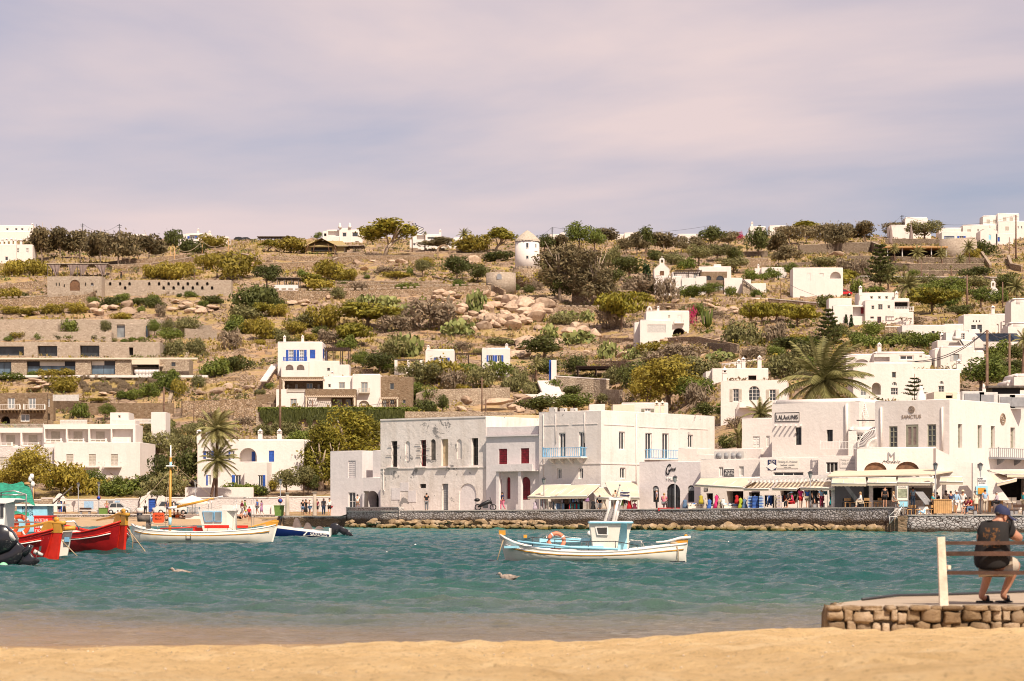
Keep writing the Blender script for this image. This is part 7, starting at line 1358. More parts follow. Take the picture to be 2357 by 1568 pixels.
railing_(b,[(q(x,0)[0],.85,q(0,y)[1])for x,y in((622,530),(680,540),(1015,550),(1060,560),(1470,560),(1580,560),(1612,575))],[.1,.30,.22,.2,.2,.19,.04],'steel')
m=MB();x0,z0=q(276,470);m.tube([(x0,-.2,z0),(q(240,0)[0],-.3,q(0,580)[1]),(q(198,0)[0],-.35,-.05)],.018,'rope',5);m.tube([(q(1885,0)[0],-.42,q(0,525)[1]),(q(1905,0)[0],-.5,q(0,600)[1]),(q(1905,0)[0],-.5,-.03)],.022,'rope',5);m.ball((q(1870,0)[0],-.3,q(0,528)[1]),(.14,.1,.06),'rope',8,5);b.part(m,'mooring_rope');m=MB();m.box((q(475,0)[0],0,q(0,462)[1]),(.11,.1,.1),'ochre');b.part(m,'bollard')
ringbuoy(b.w((q(765,0)[0],-.35,q(0,505)[1])),.24,'coral life ring standing on the lone white fishing boat')
# long white boat with orange float
b=Boat('fishing_boat','long white fishing boat with ochre mast and red oars off the left beach',465,1251.8);k=1/(5.689*b.ppm);q=lambda x,y:((x-1336)*k,(770-y)*k)
st=[(412,512,.04),(470,540,.36),(560,566,.6),(700,590,.82),(900,605,.96),(1100,612,1),(1300,614,1),(1550,610,1),(1800,596,.95),(2000,578,.82),(2130,560,.62),(2230,540,.38),(2300,522,.05)]
hull(b,[(*q(x,y),h)for x,y,h in st],(q(430,0)[0],q(2245,0)[0]),'hwh','bootred','hwh',1.15,'ochre')
Z=lambda y:q(0,y)[1];X_=lambda x:q(x,0)[0]
m=MB();m.prism([(X_(2160),-.05,Z(490)),(X_(2300),-.05,Z(450)),(X_(2345),-.05,Z(470)),(X_(2320),-.05,Z(540)),(X_(2180),-.05,Z(538))][::-1],(0,.1,0),'ochre');m.prism([(X_(2295),-.04,Z(540)),(X_(2325),-.04,Z(535)),(X_(2260),-.04,.0),(X_(2235),-.04,0)][::-1],(0,.08,0),'hwh');b.part(m,'stern_post');m=MB();m.tube([(X_(x),0,Z(y))for x,y in((2340,482),(2230,488),(2130,510),(1990,545),(1940,552))],[.07,.06,.05,.035,.03],'ochre',6);b.part(m,'tiller')
m=MB();m.tube([(X_(915),0,Z(600)),(X_(918),0,Z(470)),(X_(925),0,Z(-360))],[.075,.07,.05],'ochre',8);m.tube([(X_(915),0,Z(525)),(X_(918),0,Z(425))],.082,'skb',8);m.tube([(X_(925),0,Z(-230)),(X_(926),0,Z(-300))],.06,'skb',8);m.tube([(X_(926),0,Z(-240)),(X_(927),0,Z(-520))],[.05,.03],'wpt',8);m.box((X_(926),0,Z(-250)),(.42,.42,.06),'wpt');b.part(m,'mast')
m=MB();m.tube([(X_(900),-.05,Z(305)),(X_(1010),-.05,Z(288))],.07,'wpt',8);m.tube([(X_(1010),-.05,Z(288)),(X_(1500),-.05,Z(175))],[.07,.05],'ochre',8);m.tube([(X_(1500),-.05,Z(175)),(X_(1610),-.05,Z(150))],.045,'wpt',8);b.part(m,'boom')
m=MB()
for(x,y)in((430,365),(850,590),(840,300)):m.tube([(X_(926),0,Z(-200)),(X_(x),0,Z(y))],.010,'rope',4)
m.tube([(X_(926),0,Z(-300)),(X_(1470),0,Z(150))],.010,'rope',4);b.part(m,'rigging')
c_=None;m=MB();Rg=[[(X_(1310+(1370-1310)*t),-w,Z(330+270*t)),(X_(1680),-w,Z(335+265*t)),(X_(1790-20*t),-w*.55,Z(338+262*t)),(X_(1790-20*t),w*.55,Z(338+262*t)),(X_(1680),w,Z(335+265*t)),(X_(1310+60*t),w,Z(330+270*t))]for t,w in((1,.62),(.5,.68),(0,.74))];m.loft(Rg,'hwh',closed=True,capped=True,smooth=False);c_=b.part(m,'cabin')
m=MB();m.box(((X_(1310)+X_(1800))/2,0,Z(330)),(X_(1800)-X_(1310),1.5,.05),'wpt');b.part(m,'cabin_roof')
for(a0,a1,b0,b1)in((1366,1510,1396,1508),(1516,1622,1518,1618)):
 m=MB();m.prism([(X_(a0),-.79,Z(346)),(X_(a1),-.79,Z(346)),(X_(b1),-.76,Z(478)),(X_(b0),-.76,Z(478))][::-1],(0,.06,0),'ltblue');w_=b.part(m,'window',c_);m=MB();m.prism([(X_(a0+12),-.797,Z(356)),(X_(a1-9),-.797,Z(356)),(X_(b1-9),-.767,Z(468)),(X_(b0+8),-.767,Z(468))][::-1],(0,.05,0),'glp');b.part(m,'pane',w_)
m=MB()
for y in(-.6,.6):
 for x in(1440,1772,1998):m.tube([(X_(x),y,Z(590 if x>1500 else 340)),(X_(x),y,Z(200 if y<0 else 175))],.014,'steel',5)
 m.tube([(X_(x),y,Z(yy))for x,yy in((1440,200),(1570,162),(1890,160),(2190,182))],.014,'steel',5)
for x in(1440,1570,1890,2190):m.tube([(X_(x),-.6,Z(200 if x==1440 else 172)),(X_(x),.6,Z(165))],.014,'steel',5)
b.part(m,'canopy_frame');m=MB();m.tube([(X_(820),-.95,Z(568)),(X_(1050),-1.0,Z(562)),(X_(1300),-1,Z(550))],[.03,.04,.04],'rbr',6);m.box((X_(1560),-1.02,Z(545)),(1.25,.05,.16),'rbr');m.box((X_(1850),.6,Z(548)),(.55,.04,.14),'rbr');b.part(m,'oar');m=MB();m.box((X_(1310),.2,Z(580)),(.7,.6,.18),'rbr');m.box((X_(1240),.2,Z(581)),(.2,.5,.16),'ltblue');b.part(m,'deck_locker')
railing_(b,[(X_(x),-1.0,Z(y))for x,y in((590,565),(720,588),(790,596),(1097,606),(1440,608),(1700,600),(1765,598))],[.12,.34,.30,.32,.30,.27,.05],'steel');m=MB();x0=X_(575);m.tube([(x0-.25,-.45,Z(440)),(x0+.45,-.45,Z(440))],.17,'owd',10);m.tube([(x0-.3,-.3,Z(400)),(x0-.05,-.3,Z(400))],.15,'black',10);m.tube([(x0+.4,-.45,Z(440)),(x0+.44,-.45,Z(440))],.25,'grey',12);m.box((X_(650),-.4,Z(520)),(.22,.2,.42),'owd');m.tube([(x0+.4,-.5,Z(430)),(x0+.55,-.5,Z(470))],.08,'ltblue',6);b.part(m,'net_winch')
m=MB()
for x in(1170,1228):m.tube([(X_(x),-1.18,Z(612)),(X_(x),-1.2,Z(705))],.015,'steel',5);m.box((X_(x),-1.21,Z(650)),(.03,.03,.09),'ochre')
m.box((X_(1198),-1.2,Z(710)),(.26,.05,.1),'iron');b.part(m,'ladder')
fo=empty('float_box',b.w((X_(790),-.6,Z(490))),'orange octagonal float with black Greek writing on the bow of the long white boat','float');m=MB();cx,cz,r1=X_(790),Z(428),.28;c=b.w((cx,-.6,cz));po=[c+Vc((u*.285,-.16,v*.26))for u,v in((-1,-.7),(-.7,-1),(.75,-1),(1,-.7),(1,.75),(.75,1),(-.7,1),(-1,.7))];m.prism(po[::-1],(0,.3,0),'orange');sub(m,'block',fo)
ff=Face((c.x-1,c.y-.165),(c.x+1,c.y-.165));txt(fo,ff,'ΦΛΩΡΑ',722,388,826,412,'black',.008,r='D6',shear=.1,depth=.002);txt(fo,ff,'ΝΜ-43',722,432,805,456,'black',.008,r='D6',depth=.002)
# two red caiques at the left
def red(px,pyw,rot,L,label,zs,rud):
 b=Boat('fishing_boat',label,px,pyw,rot);ss=[(-.10,1.28,.02),(.15,1.15,.30),(.6,.98,.60),(1.4,.84,.86),(2.4,.78,1),(L*.6,.80,1),(L*.78,.95,.84),(L*.9,1.1,.5),(L,1.3,.04)]
 hull(b,[(x,z*zs,h)for x,z,h in ss],(.35,L-.3),'hullred','bootred','hwh',1.15,'wpt',strake='rbr')
 m=MB();t=.05;m.prism([(-.05,-t,1.12*zs),(.12,-t,1.12*zs),(.42,-t,-.1),(.28,-t,-.1)],(0,2*t,0),'rbr');m.prism([(-.12,-t,1.12*zs),(-.42,-t,1.12*zs),(-.25,-t,-.1),(.24,-t,-.1)][::-1],(0,2*t,0),'rbr');b.part(m,'rudder')
 m=MB();m.prism([(-.44,-t-.01,1.121*zs),(-.48,-t-.01,1.58*zs),(-.12,-t-.01,1.58*zs),(-.12,-t-.01,1.121*zs)],(0,2*t+.02,0),'ochre');m.prism([(-.06,-t-.01,1.121*zs),(.12,-t-.01,1.121*zs),(.5,-t-.01,1.2*zs),(.3,-t-.01,1.55*zs),(-.06,-t-.01,1.55*zs)],(0,2*t+.02,0),'ochre');b.part(m,'rudder_head')
 m=MB();m.tube([(-.6,0,1.52*zs),(.1,0,1.55*zs),(.9,0,1.40*zs),(1.9,0,1.30*zs)],[.08,.07,.05,.035],'ochre',6);m.ball((-.2,0,1.66*zs),(.12,.08,.1),'ochre',8,6);b.part(m,'tiller')
 m=MB();m.tube([(1.0,-.92,.96*zs),(.95,-1.05,.6),(.9,-1.0,-.05)],.022,'rope',5);m.tube([(.9,-.86,1.0*zs),(.82,-.98,.5),(.86,-.95,-.05)],.022,'rope',5);m.ball((1.2,-.6,.98*zs),(.25,.2,.07),'rope',8,5);m.tube([(.2,-.3,1.1*zs),(-.3,-.9,.1),(-.55,-1.1,-.05)],.018,'rope',4);b.part(m,'mooring_rope');return b
bA=red(278,1277,128,6.3,'larger deep red fishing boat with ochre tiller and white sheer line near the left edge',1.0,1);bB=red(120,1289.5,145,6.0,'smaller bright red fishing boat loaded with an orange crate, beside the black outboard motor',.82,1)
m=MB();Yw=84;c=[gt('C1',x,y,Yw)for x,y in((700,995),(795,990),(735,1300),(632,1300))];m.prism([c[0],c[1],c[2],c[3]][::-1],(0,.12,0),'hwh');h=empty('white_stern_post',c[3],'white rudder of a boat hidden between the two red boats','rudder');m=sB_(m,'blade',h);m.box(gt('C1',738,1095,Yw-.1),(.16,.12,.16),'ltblue');m=sB_(m,'clamp',h);m.tube([gt('C1',x,y,Yw-.2)for x,y in((620,985),(750,975),(830,970))],.09,'ochre',6);sub(m,'tiller',h)
def crate(x0,y0,x1,y1,Y,D_,mat,name,label,cat,tx,tm,ft='C1'):
 h=empty(name,gt(ft,x0,y1,Y),label,cat);a,c=gt(ft,x0,y0,Y),gt(ft,x1,y1,Y);m=MB();m.box(((a.x+c.x)/2,Y+D_/2,(a.z+c.z)/2),(c.x-a.x,D_,a.z-c.z),mat);m=sB_(m,'body',h);m.box(((a.x+c.x)/2,Y+D_/2,a.z+.02),(c.x-a.x+.06,D_+.05,.04),mat);sub(m,'lid',h);f=Face((a.x,Y),(c.x,Y))
 for s,u0,v0,u1,v1 in tx:txt(h,f,s,u0,v0,u1,v1,tm,.006,r=ft,depth=.004)
 return h,f
h,f=crate(375,845,575,1015,83,.7,'rbr','boat_crate','orange-red crate with hand-painted white Greek writing on the small red boat','crate',(('ΚΑΠΕΤΑΝ',388,868,525,903),('ΝΜ',388,925,440,968),('09',515,922,562,962),('ΓΙΩΡΓΗΣ',388,985,550,1010)),'wpt')
m=MB();m.box(gt('C1',476,938,82.98),(.22,.05,.22),'wpt');sub(m,'junction_box',h)
crate(185,725,520,1010,86,1.2,'skb','boat_cabin','pale blue boat cabin with black Greek lettering under the green net','cabin',(('ΚΑΠΕΤΑΝ',245,730,366,758),('ΓΙΩΡΓΗΣ',245,766,362,798),('ΝΜ 09',248,808,366,832)),'black')
m=MB();a=gt('C1',352,716,85.9);m.box((a.x,86.6,a.z),(2.0*1.1*.98,1.4,.07),'wpt');tag(m.build('cabin_roof_slab'),'white roof slab lying on the pale blue boat cabin','roof')
ringbuoy(gt('C1',208,940,82.6),.31,'orange life ring with white bands in front of the pale blue boat cabin',mat='orange');ringbuoy(gt('C1',85,940,82.8),.31,'orange life ring half hidden at the left edge',mat='orange')
h=empty('net_canopy',gt('C1',150,700,83),'green fishing net draped over the steel frame of the small red boat','net');rows=[]
for j in range(9):rows.append([gt('C1',-120+i*40+(j*9 if i>8 else 0),(482 if i>8 else 478)+(18 if i==11 else 0)-18*(i==9)+j*(19+i*.9)+9*sin(i*1.3+j),83.6-.12*j)for i in range(12)])
m=MB();m.loft(rows,'net');m.loft([r_[::-1]for r_ in rows],'net');rows=[[gt('C1',40+i*28,735+60*sin(min(1,i/8)*1.6)+j*14+6*sin(i*2+j),82.9-.05*j)for i in range(11)]for j in range(4)];m.loft(rows,'net');m.loft([r_[::-1]for r_ in rows],'net');sub(m,'net',h)
m=MB();m.tube([gt('C1',x,y,82)for x,y in((5,930),(12,580),(150,558),(290,600),(285,925))],.028,'steel',6);m.tube([gt('C1',x,y,82)for x,y in((-60,605),(285,605))],.024,'steel',6);m.tube([gt('C1',x,y,82)for x,y in((50,905),(560,908),(820,895),(875,985))],.03,'steel',6);m.tube([gt('C1',270,482,83.5),gt('C1',335,480,83.5)],.05,'wdl',6)
for x in(700,640):m.tube([gt('C1',x,902,82),gt('C1',x+5,985,82)],.02,'steel',5)
m=sB_(m,'frame',h);m.tube([gt('C1',352,700,83.5),gt('C1',350,430,83.5)],.05,'steel',6);m.tube([gt('C1',362,700,83.5),gt('C1',368,520,83.5)],.03,'wdl',5)
for(x,y)in((350,430),(336,460),(360,515)):m.lathe(gt('C1',x,y,83.5),[(.07,0),(.08,.1),(.05,.18)],'wpt',8)
m=sB_(m,'light_mast',h);m.tube([gt('C1',585,700,84),gt('C1',798,512,84)],.025,'owd',5);tag(m.build('fishing_pole'),'thin slanting pole rising above the pale blue boat cabin','pole')
h=empty('motorboat',gt('C1',60,1390,72),'white motorboat cabin cut off by the left edge of the view','boat');m=MB();a=gt('C1',-200,640,72.6);c=gt('C1',165,690,72.6);m.prism([gt('C1',x,y,72.4)for x,y in((-250,640),(100,640),(168,655),(150,680),(60,700),(-250,690))][::-1],(0,1.6,0),'wpt');sub(m,'roof',h)
m=MB();m.prism([gt('C1',x,y,72.5)for x,y in((-250,690),(60,700),(48,960),(-250,960))][::-1],(0,1.4,0),'wpt');w_=sub(m,'cabin',h);m=MB();m.box(gt('C1',22,775,72.48),(.09,.04,.42),'glass');sub(m,'window',w_);m=MB();m.prism([gt('C1',x,y,72.2)for x,y in((-300,1000),(-60,1010),(-60,1400),(-300,1400))][::-1],(0,2,0),'greyhull');sub(m,'transom',h)
def outboard(r,sc_,Y,label,S,mirror=1):
 """S: dict of outline polygons in region units"""
 h=empty('outboard_motor',gt(r,*S['leg'][0],Y),label,'outboard motor')
 for nm,mat,dep in(('cowl','obk',.5),('midsection','obk',.3),('leg','obk',.16),('badge','acg',.53),('fin','obk',.34),('skeg','obk',.06)):
  if nm not in S:continue
  po=[gt(r,x,y,Y)for x,y in S[nm]];d=dep*sc_;cen=sum(po,Vc())/len(po);m=MB();Rg=[]
  for t,ww in((-1,.86),(-.8,.97),(0,1),(.8,.97),(1,.86)):
   if nm=='badge':ww=1
   Rg.append([cen+(p-cen)*ww+Vc((0,t*d/2,0))for p in po])
  m.loft([g_[::-1]for g_ in Rg],mat,closed=True,capped=True);sub(m,nm,h)
 c=gt(r,*S['prop'],Y);m=MB();ax=Vc((.8,0,-.35)).normalized();m.tube([c-ax*.12*sc_,c+ax*.16*sc_],[.07*sc_,.045*sc_],'acg',8)
 for i in range(3):
  a=i*2.09+.6;u=ax.cross(Vc((0,1,0))).normalized();d=u*cos(a)+Vc((0,1,0))*sin(a);s2=ax.cross(d);m.loft([[c+d*.04*sc_-s2*.03*sc_,c+d*.17*sc_-s2*.11*sc_+ax*.03,c+d*.26*sc_-s2*.02*sc_],[c+d*.04*sc_+s2*.03*sc_,c+d*.17*sc_+s2*.09*sc_-ax*.03,c+d*.26*sc_+s2*.03*sc_]],'steel');m.loft([[c+d*.04*sc_+s2*.03*sc_,c+d*.17*sc_+s2*.09*sc_-ax*.03,c+d*.26*sc_+s2*.03*sc_],[c+d*.04*sc_-s2*.03*sc_,c+d*.17*sc_-s2*.11*sc_+ax*.03,c+d*.26*sc_-s2*.02*sc_]],'steel')
 sub(m,'propeller',h);return h
outboard('C1',1.0,71.2,'big black outboard motor tilted up with a steel propeller at the left edge',dC(cowl=[(-160,1000),(-60,935),(20,930),(90,955),(150,1010),(190,1080),(200,1130),(120,1220),(0,1260),(-160,1200)],midsection=[(40,1200),(170,1110),(215,1130),(300,1210),(230,1330),(150,1395),(-60,1390),(-60,1280)],leg=[(195,1250),(300,1190),(375,1290),(440,1320),(430,1350),(340,1402),(250,1400),(190,1370)],fin=[(250,1220),(320,1150),(365,1165),(320,1250),(270,1290)],badge=[(120,1005),(150,1020),(190,1090),(180,1110),(150,1110),(120,1060)],prop=(415,1245)))
m=MB();m.ball(gt('C1',38,1410,70.5)+U_(.02),.15,'f_green',12,8);bo=m.build('buoy');bo.data.materials[0]=paint('mint',(.25,.62,.36),.4);tag(bo,'small mint green ball buoy floating under the black outboard','buoy');m=MB();m.ball(gt('C3',1085,437,130)+U_(0),.17,'wpt',10,8);tag(m.build('buoy'),'small white ball buoy just left of the central boat cabin','buoy')
# blue speedboat
b=Boat('speedboat','dark blue open speedboat with grey seat covers and black outboard',702,1237.3,0);kk=1/(4.781*b.ppm);oxw=(702-402.8)*4.781;q=lambda x,y:((x-oxw)*kk,(1073-y)*kk)
m=MB();S1=[(1050,925,.5),(1110,940,.75),(1300,962,1),(1500,985,1),(1690,1010,1),(1712,1014,.96)]
for s_ in(1,-1):
 Rg=[[(q(x,y)[0],-s_*1.2*h,q(0,y)[1]),(q(x,y)[0],-s_*1.22*h,q(0,y+26)[1])]for x,y,h in S1];m.loft(Rg[::s_],'wpt');Rg=[[(q(x,y)[0],-s_*1.22*h,q(0,y+26)[1]),(q(x,y)[0],-s_*1.15*h,.10),(q(x,y)[0],-s_*1.0*h,.02)]for x,y,h in S1];m.loft(Rg[::s_],'hullblue');Rg=[[(q(x,y)[0],-s_*1.0*h,.02),(q(x,y)[0],0,-.3)]for x,y,h in S1];m.loft(Rg[::s_],'wpt')
a=q(1712,1014);m.box((a[0]+.03,0,.3),(.1,2.2,.6),'wpt');b.part(m,'hull');m=MB();m.loft([[(q(x,y)[0],-1.2*h,q(0,y)[1]),(q(x,y)[0],1.2*h,q(0,y)[1])]for x,y,h in S1][::-1],'wpt');b.part(m,'deck')
for(x,y,w,hgt)in((1345,910,95,105),(1465,945,95,70),(1592,966,100,36)):m=MB();c=q(x,y+hgt/2);ww=w*kk/2;hh=hgt*kk;m.loft([[(c[0]-ww,-.5,c[1]),(c[0]+ww,-.5,c[1]),(c[0]+ww,.5,c[1]),(c[0]-ww,.5,c[1])],[(c[0]-ww*.55,-.42,c[1]+hh*.8),(c[0]+ww*.3,-.42,c[1]+hh*.8),(c[0]+ww*.3,.42,c[1]+hh*.8),(c[0]-ww*.55,.42,c[1]+hh*.8)],[(c[0]-ww*.3,-.2,c[1]+hh),(c[0]+ww*.05,-.2,c[1]+hh),(c[0]+ww*.05,.2,c[1]+hh),(c[0]-ww*.3,.2,c[1]+hh)]],'tarp',closed=True,capped=True,smooth=False);b.part(m,'seat_cover')
fw_=Face(b.w((-5,-1.235,0)),b.w((5,-1.235,0)));txt(b.root,fw_,'SAXDOR',1488,1022,1672,1054,'wpt',.0,r='C2',depth=.02);m=MB();m.prism([(q(x,y)[0],-1.24,q(0,y)[1])for x,y in((1425,1048),(1475,1000),(1482,1006),(1445,1048),(1690,1058),(1690,1062))][::-1],(0,.02,0),'wpt');b.part(m,'stripe')
outboard('C2',.7,b.Y,'black outboard motor with red mark on the stern of the blue speedboat',dC(cowl=[(1705,960),(1718,925),(1770,912),(1800,930),(1830,970),(1800,1020),(1770,1050),(1720,1045)],midsection=[(1770,960),(1830,950),(1900,985),(1870,1060),(1790,1000)],leg=[(1870,1000),(1905,985),(1960,1050),(1940,1085),(1890,1080)],prop=(1935,1035)))
# gulls
paint('gullgrey',(.30,.24,.20),.8,.4,scale=20)
def gull(px,py,s,label,fly=0,white=0,face=-1):
 Y=CH*F/(py-HY)if py>1190 else 120;c=Vc(((px-CX)/F*Y,Y,0));h=empty('seagull',c,label,'seagull','gulls on the water');bm_='wpt' if white else 'gullgrey';m=MB()
 pts=[(-.30,.12,.014),(-.22,.11,.06),(-.08,.09,.115),(.05,.09,.125),(.15,.11,.10),(.20,.15,.05),(.215,.20,.042),(.25,.225,.045),(.285,.215,.03),(.30,.21,.012)]
 m.tube([c+Vc((face*x*s,0,(z-.02)*s))for x,z,r in pts],[r*s for x,z,r in pts],bm_,10);o=sub(m,'body',h);m=MB();m.tube([c+Vc((face*x*s,0,z*s))for x,z in((.295,.19),(.34,.18),(.355,.165))],[.012*s,.01*s,.004*s],'black',5);sub(m,'beak',h)
 for sd2 in(-1,1):m=MB();m.prism([c+Vc((face*x*s,sd2*.085*s,z*s))for x,z in((.14,.09),(.05,.13),(-.12,.12),(-.38,.13),(-.22,.07),(0,.05))][::(face*-1)],(0,sd2*.02*s,0),'gullgrey' if not white else 'acg');sub(m,'wing',h)
gull(415,1325,.85,'mottled young gull with pale head floating at left');gull(1169,1336,.8,'brown mottled gull floating below the lone white boat');gull(966,1262,.8,'white gull resting on the water far left of the lone boat',white=1);gull(1683,1252,.6,'white gull on the water right of the lone boat',white=1);gull(896,1275,.4,'tiny white gull low on the water in mid-bay',white=1)
# people: one continuous skinned body per pose, clothes as children
paint('skin',(.50,.26,.16),.55,.1);paint('skintan',(.36,.17,.10),.55,.1);paint('skindark',(.10,.05,.035),.55,.1);paint('hdk',(.02,.014,.012),.6,.3);paint('hbl',(.38,.24,.11),.6,.2);paint('hairgrey',(.40,.37,.34),.6,.2);paint('stw',(.62,.50,.34),.8,.1)
CL=dC(white=(.72,.69,.66),black=(.015,.014,.016),navy=(.02,.03,.10),blue=(.05,.13,.42),ltblue=(.30,.45,.62),red=(.45,.015,.02),maroon=(.16,.015,.04),pink=(.65,.18,.26),hotpink=(.62,.03,.16),grey=(.16,.16,.17),khaki=(.38,.32,.22),denim=(.10,.17,.28),cream=(.62,.52,.40),green=(.12,.20,.04),purple=(.34,.18,.33),lilac=(.46,.38,.44),brown=(.16,.08,.05),lime=(.36,.42,.03),orange=(.62,.12,.02),teal=(.02,.30,.34),mustard=(.45,.36,.03),beige=(.50,.42,.33))
for k_,v_ in CL.items():paint('c_'+k_,v_,.85,.15,scale=6)
def skin(pts,edges,mat,lv=1,root=0,name='body'):
 """pts: [(co, radius or (rx, ry))]"""
 me=bpy.data.meshes.new(name);me.from_pydata([p[0]for p in pts],edges,[]);o=newo(name,me);lnk(o)
 md=o.modifiers.new('skin','SKIN');md.use_smooth_shade=True
 for i,p in enumerate(pts):r=p[1];me.skin_vertices[0].data[i].radius=r if isinstance(r,tuple)else(r,r)
 me.skin_vertices[0].data[root].use_root=True;s=o.modifiers.new('sub','SUBSURF');s.levels=lv;s.render_levels=lv
 bpy.context.view_layer.update();m2=bpy.data.meshes.new_from_object(o.evaluated_get(bpy.context.evaluated_depsgraph_get()));DO.remove(o);m2.materials.clear();m2.materials.append(MATS[mat]);m2.name=name
 return m2
def pose(kind):
 """joints of a 1.72 m person facing -y"""
 J=dC(pel=(0,0,.96),wai=(0,0,1.12),che=(0,0,1.32),nk=(0,0,1.47),hd=(0,-.02,1.60),top=(0,-.01,1.71))
 for s,n in((-1,'L'),(1,'R')):J.update({'sh'+n:(s*.17,0,1.42),'el'+n:(s*.23,.03,1.16),'wr'+n:(s*.24,-.04,.92),'ha'+n:(s*.24,-.07,.82),'hi'+n:(s*.09,0,.92),'kn'+n:(s*.10,-.01,.50),'an'+n:(s*.10,.02,.08),'to'+n:(s*.12,-.13,.03)})
 if kind=='walk':J.update(knL=(-.09,-.14,.52),anL=(-.09,-.10,.09),toL=(-.09,-.24,.05),knR=(.09,.05,.50),anR=(.09,.28,.14),toR=(.09,.18,.04),elL=(-.22,.12,1.18),wrL=(-.22,.06,.95),haL=(-.22,.02,.87),elR=(.22,-.08,1.17),wrR=(.22,-.20,.98),haR=(.22,-.26,.92))
 if kind=='photo':J.update(elL=(-.22,-.16,1.26),wrL=(-.08,-.34,1.42),haL=(-.04,-.38,1.47),elR=(.22,-.16,1.26),wrR=(.08,-.34,1.42),haR=(.04,-.38,1.47))
 if kind=='hip':J.update(elL=(-.34,.06,1.20),wrL=(-.17,.0,1.03),haL=(-.13,-.02,1.0),elR=(.34,.06,1.20),wrR=(.17,.0,1.03),haR=(.13,-.02,1.0))
 if kind in('sit','stool','ground'):
  h={'sit':.45,'stool':.72,'ground':.12}[kind];d=h-.86
  for k in('pel','wai','che','nk','hd','top'):x,y,z=J[k];J[k]=(x,y-(z-.96)*.12,z+d)
  for s,n in((-1,'L'),(1,'R')):
   J['sh'+n]=(s*.17,-.07,1.42+d);J['el'+n]=(s*.23,-.12,1.18+d);J['wr'+n]=(s*.14,-.32,1.08+d);J['ha'+n]=(s*.10,-.38,1.06+d);J['hi'+n]=(s*.09,0,.94+d)
   if kind=='ground':J['kn'+n]=(s*.14,-.40,.48);J['an'+n]=(s*.13,-.66,.08);J['to'+n]=(s*.13,-.78,.05)
   else:J['kn'+n]=(s*.12,-.42,.96+d);J['an'+n]=(s*.12,-.40,.96+d-.42);J['to'+n]=(s*.13,-.54,.96+d-.46)
 return J
def chains(J,which):
 P_=[];E=[];ix={}
 rad=dC(pel=(.15,.11),wai=(.125,.095),che=(.155,.105),nk=.055,hd=(.078,.095),top=(.06,.07),sh=.062,el=.042,wr=.030,ha=(.042,.022),hi=.09,kn=.060,an=.038,to=(.042,.028))
 def add(n,g=0):
  r=rad[n if n in rad else n[:2]];r=tuple(a+g for a in r)if isinstance(r,tuple)else r+g;ix[n]=len(P_);P_.append((J[n],r))
 def link(*ns):
  for a,b in zip(ns,ns[1:]):E.append((ix[a],ix[b]))
 if which=='body':
  for n in('pel','wai','che','nk','hd','top'):add(n)
  link('pel','wai','che','nk','hd','top')
  for s in 'LR':
   for n in('sh','el','wr','ha','hi','kn','an','to'):add(n+s)
   link('che','sh'+s,'el'+s,'wr'+s,'ha'+s);link('pel','hi'+s,'kn'+s,'an'+s,'to'+s)
 if which in('shirt','long'):
  g=.022
  for n in('pel','wai','che'):add(n,g)
  link('pel','wai','che')
  for s in 'LR':
   add('sh'+s,g);k=.62 if which=='shirt' else .98;a,b=Vc(J['sh'+s]),Vc(J['el'+s]);J['m'+s]=tuple(a.lerp(b,k));rad['m'+s]=.050;add('m'+s,g);link('che','sh'+s,'m'+s)
   if which=='long':rad['w'+s]=.036;J['w'+s]=tuple(b.lerp(Vc(J['wr'+s]),.9));add('w'+s,g);link('m'+s,'w'+s)
 if which in('shorts','trousers'):
  add('pel',.03);g=.026
  for s in 'LR':
   add('hi'+s,g);a,b=Vc(J['hi'+s]),Vc(J['kn'+s]);J['q'+s]=tuple(a.lerp(b,.78));rad['q'+s]=.068;add('q'+s,g);link('pel','hi'+s,'q'+s)
   if which=='trousers':add('kn'+s,.022);J['r'+s]=tuple(b.lerp(Vc(J['an'+s]),.92));rad['r'+s]=.045;add('r'+s,.02);link('q'+s,'kn'+s,'r'+s)
 return P_,E
PM={}
